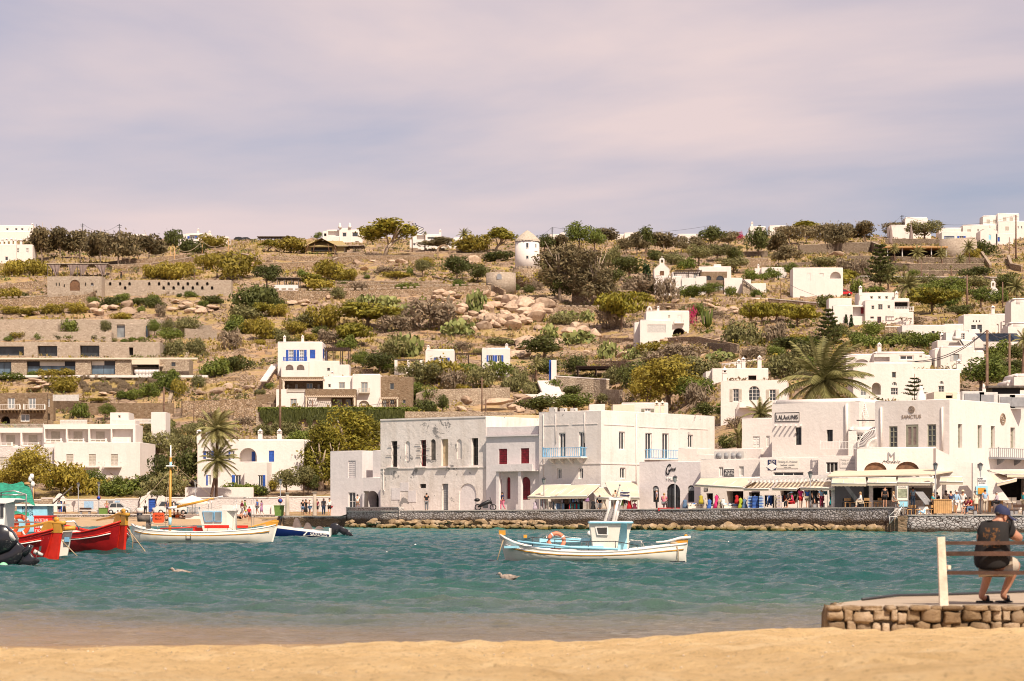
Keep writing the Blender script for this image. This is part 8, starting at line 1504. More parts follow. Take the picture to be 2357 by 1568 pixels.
def part_mesh(kind,which):
 if(kind,which)in PM:return PM[kind,which]
 J=pose(kind)
 if which in('skirt','dress'):
  m=MB();p=Vc(J['pel']);sitd=kind in('sit','stool','ground');n=14
  if sitd:m.loft([[Vc((r*cos(6.28*k/n),r*.62*sin(6.28*k/n)+y,z+.10*sin(6.28*k/n)))for k in range(n)]for r,y,z in((.15,0,p.z+.12),(.2,-.1,p.z+.04),(.22,-.42,p.z+.0),(.22,-.46,max(.05,p.z-.22)))],'c_white',closed=True)
  else:m.lathe((0,0,0),[(.25,.38 if which=='dress' else .62),(.21,.7),(.175,.92),(.14,1.1)],'c_white',n,sy=.75)
  o=m.build(which);me=o.data;DO.remove(o)
 elif which in('hair','longhair','hat','cap'):
  m=MB();c=Vc(J['hd'])+Vc((0,.018,.045));
  if which in('hair','longhair','cap'):m.ball(c,(.098,.108,.10),'hdk',10,6)
  if which=='longhair':m.ball(c+Vc((0,.06,-.16)),(.085,.05,.17),'hdk',8,6)
  if which=='cap':m.box(c+Vc((0,-.13,-.01)),(.13,.12,.018),'hdk')
  if which=='hat':m.lathe(c+U_(.02),[(.20,0),(.19,.02),(.10,.025),(.095,.10),(.05,.12)],'hdk',14)
  o=m.build('hair');me=o.data;DO.remove(o)
 elif which=='face':
  m=MB();c=Vc(J['hd'])
  for s in(-1,1):m.ball(c+Vc((s*.032,-.088,.015)),(.010,.007,.007),'hdk',5,4);m.ball(c+Vc((s*.092,.01,0)),(.012,.02,.03),'skin',5,4)
  m.ball(c+Vc((0,-.102,-.015)),(.012,.018,.02),'skin',5,4);m.box(c+Vc((0,-.09,-.052)),(.045,.015,.010),'maroon_');o=m.build('face');me=o.data;DO.remove(o)
 else:P_,E=chains(J,which);me=skin(P_,E,'skin',1,0,which)
 PM[kind,which]=me;return me
paint('maroon_',(.25,.07,.06),.6)
def person(loc,kind,look,rz,label,h=1.0,sk='skin'):
 """look: 'top:colour bottom:colour head:colour' """
 o=empty('person',loc,label,'person');o.scale=(h,h,h);o.rotation_euler.z=rz
 def put(nm,me,mat):
  c=newo(nm,me);lnk(c);c.parent=o
  if mat:c.material_slots[0].link='OBJECT';c.material_slots[0].material=MATS[mat]
 put('body',part_mesh(kind,'body'),sk);put('face',part_mesh(kind,'face'),None)
 for t in look.split():
  a,c=t.split(':');mt=c if c in MATS and c not in CL else 'c_'+c
  put({'longhair':'hair'}.get(a,a),part_mesh(kind,a),mt)
 return o
PPL=[]
def folk(r,x,y,Y,z,kind,look,rz,label,h=1.0,sk='skin'):
 px=P(r,x,y)[0];Y=max(Y,float(coast(px))+.8)if z>1.35 and Y<262 else Y;z=float(qz(px))if 1.35<z<2.05 and px<2072 and Y<262 else z;person(((px-CX)/F*Y,Y,z),kind,look,R(rz),label,h,sk)
hd,hb,hg,sh_='hair:hdk','longhair:hbl','hair:hairgrey','hat:stw'
RD=294;q=1.33
for a in(('C1',650,832,RD,q,'walk','shirt:grey shorts:black '+hd,180,'man in grey tank top and black shorts walking by the narrow blue door',1.05),('C1',708,832,RD,q,'walk','dress:black longhair:hdk',160,'woman in short dark dress walking right of the narrow blue door',.95),('C1',1175,820,RD+2,q,'hip','dress:pink skirt:pink '+hb,180,'woman in a long pink dress beside the small grey car',1),('C1',1298,838,291,.9,'ground','shirt:white shorts:red '+hd,200,'person in white sitting on the road edge, left of three',1),('C1',1328,838,291,.9,'ground','shirt:blue shorts:navy '+hd,170,'person in blue sitting on the road edge, middle of three',1),('C1',1356,838,291,.9,'ground','shirt:black shorts:cream '+hd,180,'person in black sitting on the road edge, right of three',1),('C1',1600,808,RD+4,q,'stand','long:white trousers:black '+hd,0,'man in white shirt left of the wide blue gate',1.03,'skindark'),('C1',1675,830,290,.9,'ground','shirt:black shorts:red '+hd,0,'seated person with bare shoulders below the wide blue gate',1),('D6',885,385,292,q,'stand','shirt:navy shorts:navy '+hd,180,'person in navy standing by the silver car behind the mast',1),('D6',965,375,292,q,'stand','shirt:white shorts:black '+hd,90,'person in white bending by the silver car',.95),('D6',965,480,282,.95,'ground','shorts:black '+hd,90,'sunbather leaning back on the sand behind the ochre mast',1,'skintan'),('D6',1010,480,281,.95,'ground','shorts:orange longhair:hdk',90,'sunbather in orange on the sand by the white kiosk',1,'skintan'),('D6',1095,470,284,.9,'ground','shirt:grey shorts:black '+hd,-90,'person in grey sitting against the white kiosk',1),('D6',870,540,272,.6,'ground','shorts:black '+hd,180,'child-sized figure sitting low behind the boat bow',.8),('C2',738,822,RD,q,'walk','long:maroon trousers:white hair:hbl',80,'woman in maroon jacket and white trousers by the grey cabinets',1),('C2',770,822,RD-1,q,'walk','long:green shorts:khaki cap:hdk',100,'hiker with a big green backpack by the grey cabinets',1.05),('C2',905,822,RD,q,'walk','shirt:blue shorts:grey '+hb,-100,'tall man in blue shirt carrying a bag past the cabinets',1.08),('C2',952,820,RD,q,'walk','shirt:purple dress:purple longhair:hdk',-100,'woman in a long patterned purple dress beside the man in blue',1),('C2',818,945,270,.55,'walk','shirt:red skirt:black longhair:hdk',10,'woman in red top and black skirt walking on the far beach',1),('C2',690,905,278,.85,'ground','shirt:white shorts:black '+hd,-60,'person in white sitting on the far beach by the long boat cabin',1),('C2',725,907,278,.8,'ground','shorts:black longhair:hdk',30,'dark-haired person lying low on the far beach',.9),('C2',772,907,278,.85,'ground','shirt:ltblue hat:lime',60,'person with lime green hat sitting on the far beach',1),('C2',1180,890,262,.9,'ground','shorts:ltblue hair:hdk',70,'bare-chested person sitting at the green bin',1,'skintan'),('C2',1407,835,255,1.3,'stand','shirt:black shorts:denim longhair:hdk',0,'woman behind the wooden rail near the columns',.95),('C2',1440,838,254,1.3,'stand','shirt:black dress:black longhair:hdk',60,'woman in long black dress near the columns',.98),('C2',1485,838,254,1.3,'photo','shirt:white shorts:denim hat:stw',-60,'woman in white top raising a phone between the columns',.98),('C2',1562,828,257,1.3,'stand','shirt:maroon shorts:black '+hd,180,'man in maroon shirt just right of the second column',1),('C2',1636,830,257,1.3,'walk','shirt:grey trousers:denim cap:cream',0,'man in cap and jeans under the small canopy frame',1.05),('C2',1700,833,254,1.3,'stand','long:white shorts:black '+hd,0,'man in white shirt and black shorts left of the third column',1.05),('C2',1735,833,254,1.3,'stand','shirt:black shorts:red '+hd,-40,'person in black top and red shorts left of the third column',1),('C2',2008,752,240,2.1,'sit','shirt:white skirt:white hair:hdk',180,'woman in white sitting on the raised wall by the arched porch',1),('D4',1197,577,229,1.6,'stand','shirt:black trousers:grey hair:hdk',180,'woman in strappy black top before the derelict building',1),('D4',2090,570,219,1.7,'walk','shirt:navy trousers:pink longhair:hdk',-60,'woman in navy top with a white tote near the motorbike',1),('D1',1072,560,206,1.72,'sit','shirt:black trousers:grey '+hd,0,'man in black crouching among the shop racks',1),('D1',1285,560,206,1.75,'stand','shirt:cream shorts:khaki '+hd,180,'man with crossbody bag looking into the clothes shop',1.03),('D1',1372,560,206,1.75,'walk','shirt:green dress:green hair:hdk',90,'woman in green dress outside the clothes shop',1),('D1',1840,556,204,1.8,'stand','shirt:lilac trousers:black '+hg,-90,'older man in lilac shirt talking before the black arched doors',1.05),('D1',1938,556,204,1.8,'sit','shirt:pink trousers:grey hair:hbl',160,'blonde woman sitting in the red cart',1.1),('D2',1540,622,194,1.95,'sit','shirt:black trousers:black '+hg,-60,'person in sunglasses and dark top sitting at the quay edge',1),('D2',1585,628,193.6,1.95,'sit','shirt:hotpink shorts:red hat:ltblue',-90,'person in bright pink top sitting at the quay edge',1.05),('D2',1695,628,194,1.9,'walk','shirt:hotpink shorts:red longhair:hbl',0,'woman in hot pink top with straw bag by the lamp post',1),('D2',1787,620,195,1.9,'stand','shirt:blue shorts:khaki '+hg,150,'grey-haired man in blue shirt left of the lamp post',1),('D2',1885,618,195,1.9,'walk','shirt:black dress:black longhair:hbl',20,'blonde woman in black dress right of the lamp post',1.02),('D2',1970,612,195,1.9,'stand','shirt:ltblue trousers:maroon '+hd,30,'man in pale blue shirt and maroon trousers near the terrace end',1),('D3',215,590,192.6,1.95,'sit','long:white trousers:cream longhair:hbl',-90,'woman in white sitting at the restaurant edge with hair tied',1),('D3',525,588,192.8,1.95,'stand','shirt:black shorts:black '+hd,0,'waiter in black standing at the restaurant front',1.03),('D3',625,588,192.6,1.9,'sit','shirt:beige skirt:cream longhair:hbl',90,'fair curly-haired woman seated left of the map board',1),('D3',895,520,197,1.95,'stand','shirt:ltblue trousers:denim '+hd,180,'person in pale blue inside the restaurant',1),('D3',1160,668,191.4,1.42,'stand','shirt:teal trousers:black '+hb,60,'person partly hidden behind the lamp post and solar board',1),('D3',1210,640,193.5,1.5,'stand','shirt:black trousers:navy '+hd,0,'person in black behind the wooden planter',1),('D3',1330,655,193,1.55,'stand','shirt:cream trousers:beige '+hd,0,'bald man in cream shirt behind the wooden planter',1.05,'skindark'),('D3',1392,640,194,1.6,'stand','shirt:navy shorts:white hair:hdk',20,'woman in checked top behind the man in straw hat',1),('D3',1465,645,192.6,1.5,'walk','long:ltblue shorts:white hat:white',20,'man in pale blue shirt, white shorts and white hat on the plaza',1.06),('D3',1552,640,193,1.5,'stand','long:white trousers:white hat:stw',-20,'man all in white with straw hat on the plaza',1.08),('D3',1605,672,191.9,1.42,'sit','shirt:maroon shorts:black '+hd,-50,'man in dark red leaning forward on the plaza bench',1.05),('D3',1655,672,191.9,1.42,'sit','shirt:red trousers:denim '+hd,-60,'man in red shirt and jeans sitting on the plaza bench',1.08),('D3',1728,610,195,1.65,'stand','long:cream skirt:cream hat:stw',0,'woman in cream outfit and straw hat on the plaza',1.02),('D3',1845,615,194.5,1.62,'stand','shirt:ltblue trousers:beige '+hd,180,'man in pale blue shirt with back turned at the exchange window',1.06),('D3',2010,600,195,1.62,'stool','long:lilac trousers:black '+hg,-90,'older man in lilac shirt on a bar stool',1.05),('D3',2350,600,195.5,1.65,'stand','shirt:teal trousers:khaki '+hd,-60,'person in teal at the right edge of the plaza',1),('A1',1116,640,0,0,'stand','shirt:black trousers:black '+hd,0,'lone person in black on the hillside steps',1.25)):
 if a[3]==0:g=G(*P(a[0],a[1],a[2]));a=a[:3]+(g.y,g.z+.1)+a[5:]
 folk(*a)
# foreground jetty, bench and sitting man
def m_pier():
 m_rock('jettystone',(.12,.075,.045),(.31,.21,.12),(.66,.52,.38));plaster('jettytop',(.46,.37,.28),stain=(.20,.15,.10),amt=.9)
 m,nt,b=newmat('shirtblack');b.inputs['Roughness'].default_value=.9;p=obco(nt);sp=nd_(nt,'ShaderNodeSeparateXYZ');nl(nt,p,sp.inputs[0])
 n=noise(nt,16,4,.7,p);inx=math2(nt,'MULTIPLY',math2(nt,'GREATER_THAN',sp.outputs[0],-.17),math2(nt,'LESS_THAN',sp.outputs[0],.03));inz=math2(nt,'MULTIPLY',math2(nt,'GREATER_THAN',sp.outputs[2],.30),math2(nt,'LESS_THAN',sp.outputs[2],.56));f=math2(nt,'MULTIPLY',math2(nt,'MULTIPLY',inx,inz),math2(nt,'LESS_THAN',sp.outputs[1],0))
 c=mix(nt,math2(nt,'MULTIPLY',f,ramp(nt,n,[(.50,0.0),(.56,1.0)])),(.012,.010,.010),(.13,.055,.016));setc(nt,b,c);MATS['shirtblack']=m
 paint('postpaint',(.66,.56,.45),.75,.2,scale=4,bmp=.4,bs=12);paint('bwd',(.07,.032,.019),.6,.4,scale=3,bmp=.4,bs=9);paint('capnavy',(.018,.024,.07),.8,.1);paint('mskin',(.50,.245,.155),.5,.12,scale=9)
m_pier()
PZ=.40;Yf=30.9
po=[at(1905,Yf,0),at(2600,Yf,0),at(2600,37.6,0),at(2357,36.7,0),at(2130,35.3,0),at(2010,33.6,0),at(1935,32.2,0)]
h=empty('jetty',at(2130,31,.1),'low stone jetty with worn concrete top at the lower right','jetty');m=MB();m.prism([Vc((v.x,v.y+.06,-.5))for v in po],(0,0,.5+PZ),'jettytop');sub(m,'slab',h)
m=MB();rr=random.Random(3)
def sblock(m,c,r,mat,e=.45):
 n,k=12,7;vs=[];sg=lambda v:math.copysign(abs(v)**e,v);ph=rr.random()*6
 for i in range(k+1):
  a=-pi/2+pi*i/k
  for j in range(n):b=2*pi*j/n;w=1+.10*sin(3*b+ph)+.09*sin(5*a+ph*2)+rr.uniform(-.055,.055);vs.append((c[0]+r[0]*sg(cos(a))*sg(cos(b))*w,c[1]+r[1]*sg(cos(a))*sg(sin(b))*w,c[2]+r[2]*sg(sin(a))*w))
 m.add(vs,[(i*n+j,i*n+(j+1)%n,(i+1)*n+(j+1)%n,(i+1)*n+j)for i in range(k)for j in range(n)]+[tuple(range(n))[::-1],tuple(range(k*n,k*n+n))],mat,True)
x0,x1=po[0].x,po[1].x
for(z,hh,wa,wb)in((.378,.034,.12,.34),(.272,.078,.07,.30),(.135,.070,.10,.34),(.02,.055,.1,.2)):
 x=x0
 while x<x1:
  w=rr.uniform(wa,wb);h2=hh*rr.uniform(.8,1.12);sblock(m,(x+w/2,Yf+.02+rr.uniform(-.02,.04),z+rr.uniform(-.02,.02)*(hh>.05)),(w/2*.96,.12,h2),'jettystone');x+=w
for y in frange(Yf+.15,32.0,6):sblock(m,(x0+(y-Yf)*.28,y,.2),(.09,.12,.19),'jettystone')
sub(m,'stones',h)
m=MB();m.box(((x0+x1)/2,Yf+.14,.16),(x1-x0-.1,.1,.4),'iron');sub(m,'mortar',h)
m=MB();m.tube([at(1985,32.9,PZ+.02),at(2060,34.2,PZ+.03),at(2190,35.0,PZ+.02),at(2400,36.2,PZ+.03)],.02,'iron',5);tag(m.build('mooring_line'),'dark mooring line lying along the back of the jetty','rope')
b0=at(2168,31.25,PZ);h=empty('bench',b0,'bench with white post and dark brown planks on the jetty','bench');s_=31.25/F
pz=lambda y:CH+(HY-y)*s_;pxx=lambda x:(x-CX)*s_
m=MB();m.prism([(pxx(2157),31.2,pz(1237)),(pxx(2173.5),31.2,pz(1236)),(pxx(2182),31.2,PZ-.01),(pxx(2162.5),31.2,PZ-.01)][::-1],(0,.09,0),'postpaint');sub(m,'post',h)
m=MB();m.box((pxx(2184),31.62,(PZ+pz(1302))/2),(.03,.07,pz(1302)-PZ),'postpaint');m.box((pxx(2184),31.42,pz(1306)),(.035,.45,.05),'postpaint');sub(m,'leg',h)
for(ya,yb,nm)in((1246,1254.5,'back_plank'),(1269.5,1280,'back_plank')):m=MB();m.box((pxx(2173)+1.4,31.30,(pz(ya)+pz(yb))/2),(2.8,.035,pz(ya)-pz(yb)),'bwd');sub(m,nm,h)
for i in range(3):m=MB();m.box((pxx(2177)+1.4,31.36+i*.13,pz(1319.5)),(2.8,.11,.045),'bwd');sub(m,'seat_plank',h)
mo=Vc(((2289-CX)/F*31.55,31.55,pz(1315)));man=empty('person',mo,'man in navy cap, black printed t-shirt and khaki shorts sitting on the jetty bench','person')
def mk(nm,me):o=newo(nm,me);lnk(o);o.parent=man;return o
k=31.55/F;V=lambda x,y,d:(((x/5.923+2175.2)-2289)*k,d,(1315-(y/5.923+1139.4))*k)
BP=[(V(650,960,.02),(.20,.16)),(V(640,820,.0),(.215,.175)),(V(655,660,.0),(.20,.155)),(V(680,500,.02),(.20,.14)),(V(730,400,.03),(.095,.085)),(V(765,345,.05),.075),(V(795,300,.06),(.082,.10)),(V(800,245,.06),(.075,.09)),(V(560,450,.02),.085),(V(500,560,.10),.065),(V(560,700,.28),.05),(V(640,740,.42),(.03,.04)),(V(830,440,.02),.09),(V(950,560,.06),.075),(V(1030,590,.12),.062),(V(1075,610,.30),.045),(V(1120,625,.40),(.025,.04)),(V(600,990,.08),.12),(V(720,985,.50),.075),(V(655,1250,.52),.058),(V(590,1415,.50),.042),(V(700,1450,.62),(.045,.03)),(V(760,990,.06),.12),(V(1060,960,.40),.08),(V(960,1220,.46),.06),(V(880,1400,.46),.042),(V(960,1445,.52),(.045,.03))]
ED=[(0,1),(1,2),(2,3),(3,4),(4,5),(5,6),(6,7),(3,8),(8,9),(9,10),(10,11),(3,12),(12,13),(13,14),(14,15),(15,16),(0,17),(17,18),(18,19),(19,20),(20,21),(0,22),(22,23),(23,24),(24,25),(25,26)]
mk('body',skin(BP,ED,'mskin',2,0))
SP=[(V(655,1000,.02),(.24,.21)),(V(640,930,.0),(.26,.215)),(V(640,830,-.01),(.265,.215)),(V(655,660,-.01),(.245,.19)),(V(685,500,.0),(.235,.165)),(V(725,425,.02),(.13,.11)),(V(545,465,.01),.115),(V(490,590,.08),.105),(V(845,465,.01),.125),(V(945,545,.05),.11)]
mk('t_shirt',skin(SP,[(0,1),(1,2),(2,3),(3,4),(4,5),(4,6),(6,7),(4,8),(8,9)],'shirtblack',2,0));TP=[(V(690,990,.06),(.2,.13)),(V(600,990,.10),.135),(V(710,985,.46),.10),(V(780,985,.08),.14),(V(1030,965,.36),.12)]
mk('shorts',skin(TP,[(0,1),(1,2),(0,3),(3,4)],'c_beige',2,0))
for s_y in(0,1):
 c=Vc(BP[11 if s_y==0 else 16][0]);d=Vc((.3,.9,-.1)).normalized()
 for i in range(5):u=c+Vc((.0,0,.03-.015*i))if i<4 else c+Vc((0,-.03,.045));m=MB();m.tube([u,u+d*.035+U_(-.005),u+d*(.06 if i<4 else .04)+U_(-.018)],[.009,.008,.006],'mskin',6);o=m.build('finger');o.parent=man
hc=Vc(V(800,262,.05));m=MB();k2=14;prof=[(1.0,-.012),(1.0,.02),(.93,.055),(.74,.085),(.42,.105),(.05,.112)];vs=[]
for(r_,z_)in prof:
 for j in range(k2*2):a=pi*j/k2;vs.append(hc+Vc((.104*r_*cos(a)-.006,.112*r_*sin(a),z_+.016*cos(a)*-1)))
n=k2*2;m.add(vs,[(i*n+j,i*n+(j+1)%n,(i+1)*n+(j+1)%n,(i+1)*n+j)for i in range(5)for j in range(n)]+[tuple(range(5*n,6*n))],'capnavy',True)
br=[[hc+Vc((.085*cos(t)+.02+e*(.10-.03*abs(t)),.10*sin(t)+.01,-.035-e*.055))for t in np.linspace(-1.1,1.1,9)]for e in(0,.5,1)];m.loft(br,'capnavy');m.loft([r_[::-1]for r_ in br],'capnavy');o=m.build('cap');o.parent=man
m=MB();m.ball(hc+Vc((-.078,-.055,.0)),(.035,.04,.028),'brownhair' if 'brownhair' in MATS else 'hdk',10,6);o=m.build('hair');o.parent=man
hh=Vc(V(815,320,.04));m=MB();m.tube([hh+Vc((-.005+.018*cos(t),-.082,.03*sin(t)))for t in np.linspace(-1.8,2.2,9)],.009,'mskin',6);m.ball(hh+Vc((-.004,-.078,0)),(.018,.012,.026),'mskin',8,6);o=m.build('ear');o.parent=man
m=MB();m.ball(hh+Vc((.052,.0,-.055)),(.048,.07,.045),'hdk',10,6);o=m.build('beard');o.parent=man
m=MB();m.ball(hh+Vc((.092,.0,.0)),(.022,.014,.018),'mskin',8,5);m.ball(hh+Vc((.078,-.03,.025)),(.006,.012,.007),'hdk',6,4);o=m.build('face');o.parent=man
for i in(21,26):
 c=Vc(BP[i][0]);m=MB();sblock(m,(c.x-.045,c.y-.03,c.z-.035),(.125,.05,.016),'black',.7);m.tube([(c.x-.0,c.y-.08,c.z-.02),(c.x+.0,c.y-.05,c.z+.035),(c.x,c.y+.02,c.z+.035),(c.x,c.y+.03,c.z-.02)],.022,'black',6);o=m.build('slipper');o.parent=man
# lamps, columns, furniture, vehicles, poles
def clampY(px,Y):return max(Y,float(coast(px))+.7)if px>640 and Y<262 else Y
def floorz(px,Y):return 1.33 if Y>270 else float(qz(px))
def lamp(r,x,yt,label,Y,kind='lantern',disc=0):
 px,py=P(r,x,yt);Y=clampY(px,Y);z0=floorz(px,Y);c=at(px,Y,z0);H=CH+(HY-py)/F*Y-z0;h=empty('street_lamp',c,label,'street lamp','lamps along the waterfront');m=MB()
 m.tube([c,c+U_(H*.12),c+U_(H-.55)],[.10,.06,.045],'grey',8);m=sB_(m,'post',h);m.lathe(c+U_(H-.55),[(.10,0),(.20,.42),(.03,.43)],'glp',6,False);m=sB_(m,'lantern_glass',h);m.lathe(c+U_(H-.12),[(.27,0),(.14,.08),(.03,.16)],'iron',6,False);sub(m,'lantern_cap',h)
 if disc:m=MB();q=c+Vc((0,-.08,H*disc));m.tube([q,q+Vc((0,.03,0))],.26,'red',16);m.tube([q-Vc((0,.01,0)),q],.19,'blue',16);sub(m,'parking_sign',h)
for a in(('D1',322,105,'lantern lamp post before the clothes shop awnings',216),('D1',2088,80,'lantern lamp post before the middle black arched door',208),('D2',1823,118,'lantern lamp post with a small furled flag before the souvenir shop',200),('D3',1192,5,'lantern lamp post behind the wooden planter',192),('D3',1784,8,'lantern lamp post beside the money exchange sign',195),('C2',222,445,'slim lamp post below the twin palms',303),('C1',1088,465,'lamp post with round sign beside the small grey car',300,'l',.52),('C2',1160,430,'lamp post with round no-parking sign left of the columns',258,'l',.42),('C1',862,470,'thin lamp post above the roadside bench',304)):lamp(*a[:3],a[3],a[4],*(a[5:]if len(a)>5 else()))
for i,(x,yt,yb)in enumerate(((1237,578,825),(1537,570,825),(1810,555,823),(2105,562,750))):
 px,py=P('C2',x,yt);Y=255 if i<3 else 246;z0=1.25 if i<3 else 2.05;c=at(px,Y,z0);H=CH+(HY-py)/F*Y-z0;h=empty('column',c,['cream stone column left of the group, first of four','cream stone column in the middle of the group, second of four','cream stone column before the grey house, third of four','cream stone column before the arched porch, last of four'][i],'column','old columns by the water')
 m=MB();m.lathe(c,[(.27,0),(.22,.12),(.21,H*.5),(.18,H-.3)],'concrete',14);h_=sub(m,'shaft',h);m=MB();m.lathe(c+U_(H-.3),[(.18,0),(.22,.1),(.36,.22),(.38,.30)],'concrete',4,False,rz=.78);sub(m,'capital',h)
def bx(r,x0,y0,x1,y1,Y,D_,mat,name,label,cat=None,group=None):
 px=P(r,(x0+x1)/2,0)[0];Y=clampY(px,Y);a,c=gt(r,x0,y0,Y),gt(r,x1,y1,Y);m=MB();m.box(((a.x+c.x)/2,Y+D_/2,(a.z+c.z)/2),(c.x-a.x,D_,a.z-c.z),mat);o=m.build(name);tag(o,label,cat or name.replace('_',' '),group);return o,Face((a.x,Y),(c.x,Y))
h=empty('planter',gt('D3',1290,670,190.9),'large square wooden slatted planter on the plaza','planter');a,c=gt('D3',1168,492,190.9),gt('D3',1405,672,190.9);m=MB();n=9
for i in range(n):w=(c.x-a.x)/n;m.box((a.x+w*(i+.5),191.5,(a.z+c.z)/2),(w-.02,1.3,a.z-c.z),'wdl')
m=sB_(m,'slats',h);m.box(((a.x+c.x)/2,191.5,a.z+.02),(c.x-a.x+.06,1.4,.06),'wdl');sub(m,'rim',h)
h=empty('map_board',gt('D3',750,670,191.2),'tall town map board on two posts at the plaza edge','map board');m=MB();a,c=gt('D3',670,306,193.6),gt('D3',830,672,193.6)
for x in(a.x,c.x):m.box((x,193.6,(a.z+c.z)/2),(.07,.07,a.z-c.z),'grey')
sub(m,'post',h);f=Face((a.x,193.6),(c.x,193.6))
for(x0,y0,x1,y1,mt)in((680,308,822,500,'cvw'),(694,345,815,460,'ltgreen'),(686,514,822,582,'skb')):board(h,f,'D3',x0,y0,x1,y1,paint('ltgreen',(.30,.32,.22),.6,.5,scale=2)if mt=='ltgreen' else mt,off=.05+(.03 if y0==345 else 0),name='map_panel')
txt(h,f,'MYKONOS',700,316,800,332,'grey',.1,r='D3')
h=empty('solar_bench',gt('D3',1040,678,191.1),'white block with blue wave painting carrying a tilted solar panel','solar station');m=MB();q=[gt('D3',x,y,191)for x,y in((985,582),(1090,582),(1125,678),(960,678))];m.prism(q[::-1],(0,.9,0),'wpt');sub(m,'base',h)
m=MB();m.tube([gt('D3',x,y,190.97)for x,y in((968,660),(990,640),(1015,655),(1040,665),(1055,620))],.05,'ltblue',6);m=sB_(m,'wave_painting',h);q=[gt('D3',x,y,Y_)for x,y,Y_ in((928,385,190.6),(1028,385,192.4),(1158,545,192.4),(1058,545,190.6))];m.prism(q[::-1],(0,0,-.07),'grey');m=sB_(m,'solar_panel',h);m.tube([gt('D3',1040,582,191.5),gt('D3',1045,470,191.5)],.06,'acg');sub(m,'post',h)
h=empty('handrail',gt('D3',600,790,192),'white metal handrail beside the water steps','handrail');m=MB()
for p in(((572,712),(690,605),(715,640)),((590,810),(588,710)),((600,795),(700,640),(740,600)),((668,750),(745,590)),((590,715),(700,712)),((775,672),(772,530),(735,585))):m.tube([gt('D3',x,y,190.6)for x,y in p],.03,'wfr',5)
sub(m,'rail',h)
def bench(r,x0,x1,yb,Y,label,back=1):
 px=P(r,(x0+x1)/2,0)[0];Y=clampY(px,Y);z=floorz(px,Y);a,c=gt(r,x0,yb,Y),gt(r,x1,yb,Y);h=empty('bench',(a.x,Y,z),label,'bench','waterfront benches');L=c.x-a.x;m=MB();m.box((a.x+L/2,Y+.2,z+.43),(L,.5,.07),'bwd');sub(m,'seat',h)
 for x in(.15,.85):m=MB();m.box((a.x+L*x,Y+.2,z+.2),(.25,.4,.39),'grey');sub(m,'leg',h)
 if back:m=MB();m.box((a.x+L/2,Y+.48,z+.75),(L,.06,.25),'bwd');sub(m,'backrest',h)
bench('C1',868,1000,822,298,'dark slatted bench by the white road wall');bench('D3',1580,1740,675,191.9,'dark bench on the plaza under the two seated men',0);bench('D3',2160,2400,690,191.2,'dark bench at the right edge behind the cap',0);bench('D3',2230,2400,610,194,'farther dark bench with backrest at the right edge');bench('D2',1860,2020,615,196,'dark bench between the lamp post and the terrace')
def chair(c,label,grp,rz=0):
 h=empty('chair',c,label,'chair',grp);h.rotation_euler.z=rz
 for nm,bs_ in(('seat',(((0,0,.45),(.45,.45,.05)),)),('backrest',(((0,.21,.70),(.46,.05,.22)),)),*[('leg',(((sx*.19,sy*.19,.22),(.04,.04,.44)),))for sx in(-1,1)for sy in(-1,1)]):
  if nm+str(bs_)not in CH_:m=MB();[m.box(p,s_,'wdl')for p,s_ in bs_];o=m.build(nm);CH_[nm+str(bs_)]=o.data;DO.remove(o)
  o=newo(nm,CH_[nm+str(bs_)]);lnk(o);o.parent=h
CH_={}
for i,x in enumerate((30,110,300,430,830,900,960,1080,1120)):px=P('D3',x,0)[0];Y=float(coast(px))+1.3+(i%2)*1.1;chair(at(px,Y,floorz(px,Y)+.01),'wooden cafe chair on the restaurant terrace, number %s counted from the left'%('one two three four five six seven eight nine'.split()[i]),'cafe chairs of the restaurant',i*1.3)
for i,x in enumerate((1445,1700,1905,2060)):h=empty('bar_table',gt('D3',x,600,195.6),'tall wooden bar table on the plaza, %s of four'%('leftmost','second','third','rightmost')[i],'table','bar tables');q=at(P('D3',x,0)[0],195.8,1.62);m=MB();m.box(q+U_(1.05),(.9,.7,.06),'wdl');m=sB_(m,'top',h);m.box(q+U_(.52),(.14,.5,1.0),'wdl');sub(m,'leg',h)
for i in range(6):
 x=1920+i*62;h=empty('bar_stool',at(P('D3',x,0)[0],196.4,1.65),'white wire bar stool in the row at the right, place %s from the left'%('one two three four five six'.split()[i]),'bar stool','bar stools');q=Vc(h.location);m=MB();m.box(q+U_(.78),(.42,.4,.05),'cvw');m=sB_(m,'seat',h);m.box(q+Vc((0,.2,1.0)),(.42,.03,.36),'cvw');sub(m,'backrest',h)
 for sx in(-1,1):m=MB();m.tube([q+Vc((sx*.15,0,.76)),q+Vc((sx*.25,-.05,0))],.02,'wdl',4);sub(m,'leg',h)
def dress(r,x,yt,yb,Y,c,label):
 px,py=P(r,x,yt);Y=clampY(px,Y);z1=CH+(HY-py)/F*Y;z0=CH+(HY-P(r,x,yb)[1])/F*Y;H=z1-z0;h=empty('dress_form',at(px,Y,floorz(px,Y)),label,'dress form','dresses shown outside the shops');m=MB();m.lathe(at(px,Y,z0),[(.30*H/1.3+.05,0),(.22,H*.35),(.13,H*.62),(.19,H*.86),(.08,H)],'c_'+c,10,sy=.6);m=sB_(m,'dress',h);m.tube([at(px,Y,floorz(px,Y)),at(px,Y,z1+.1)],.03,'wood',5);sub(m,'stand',h)
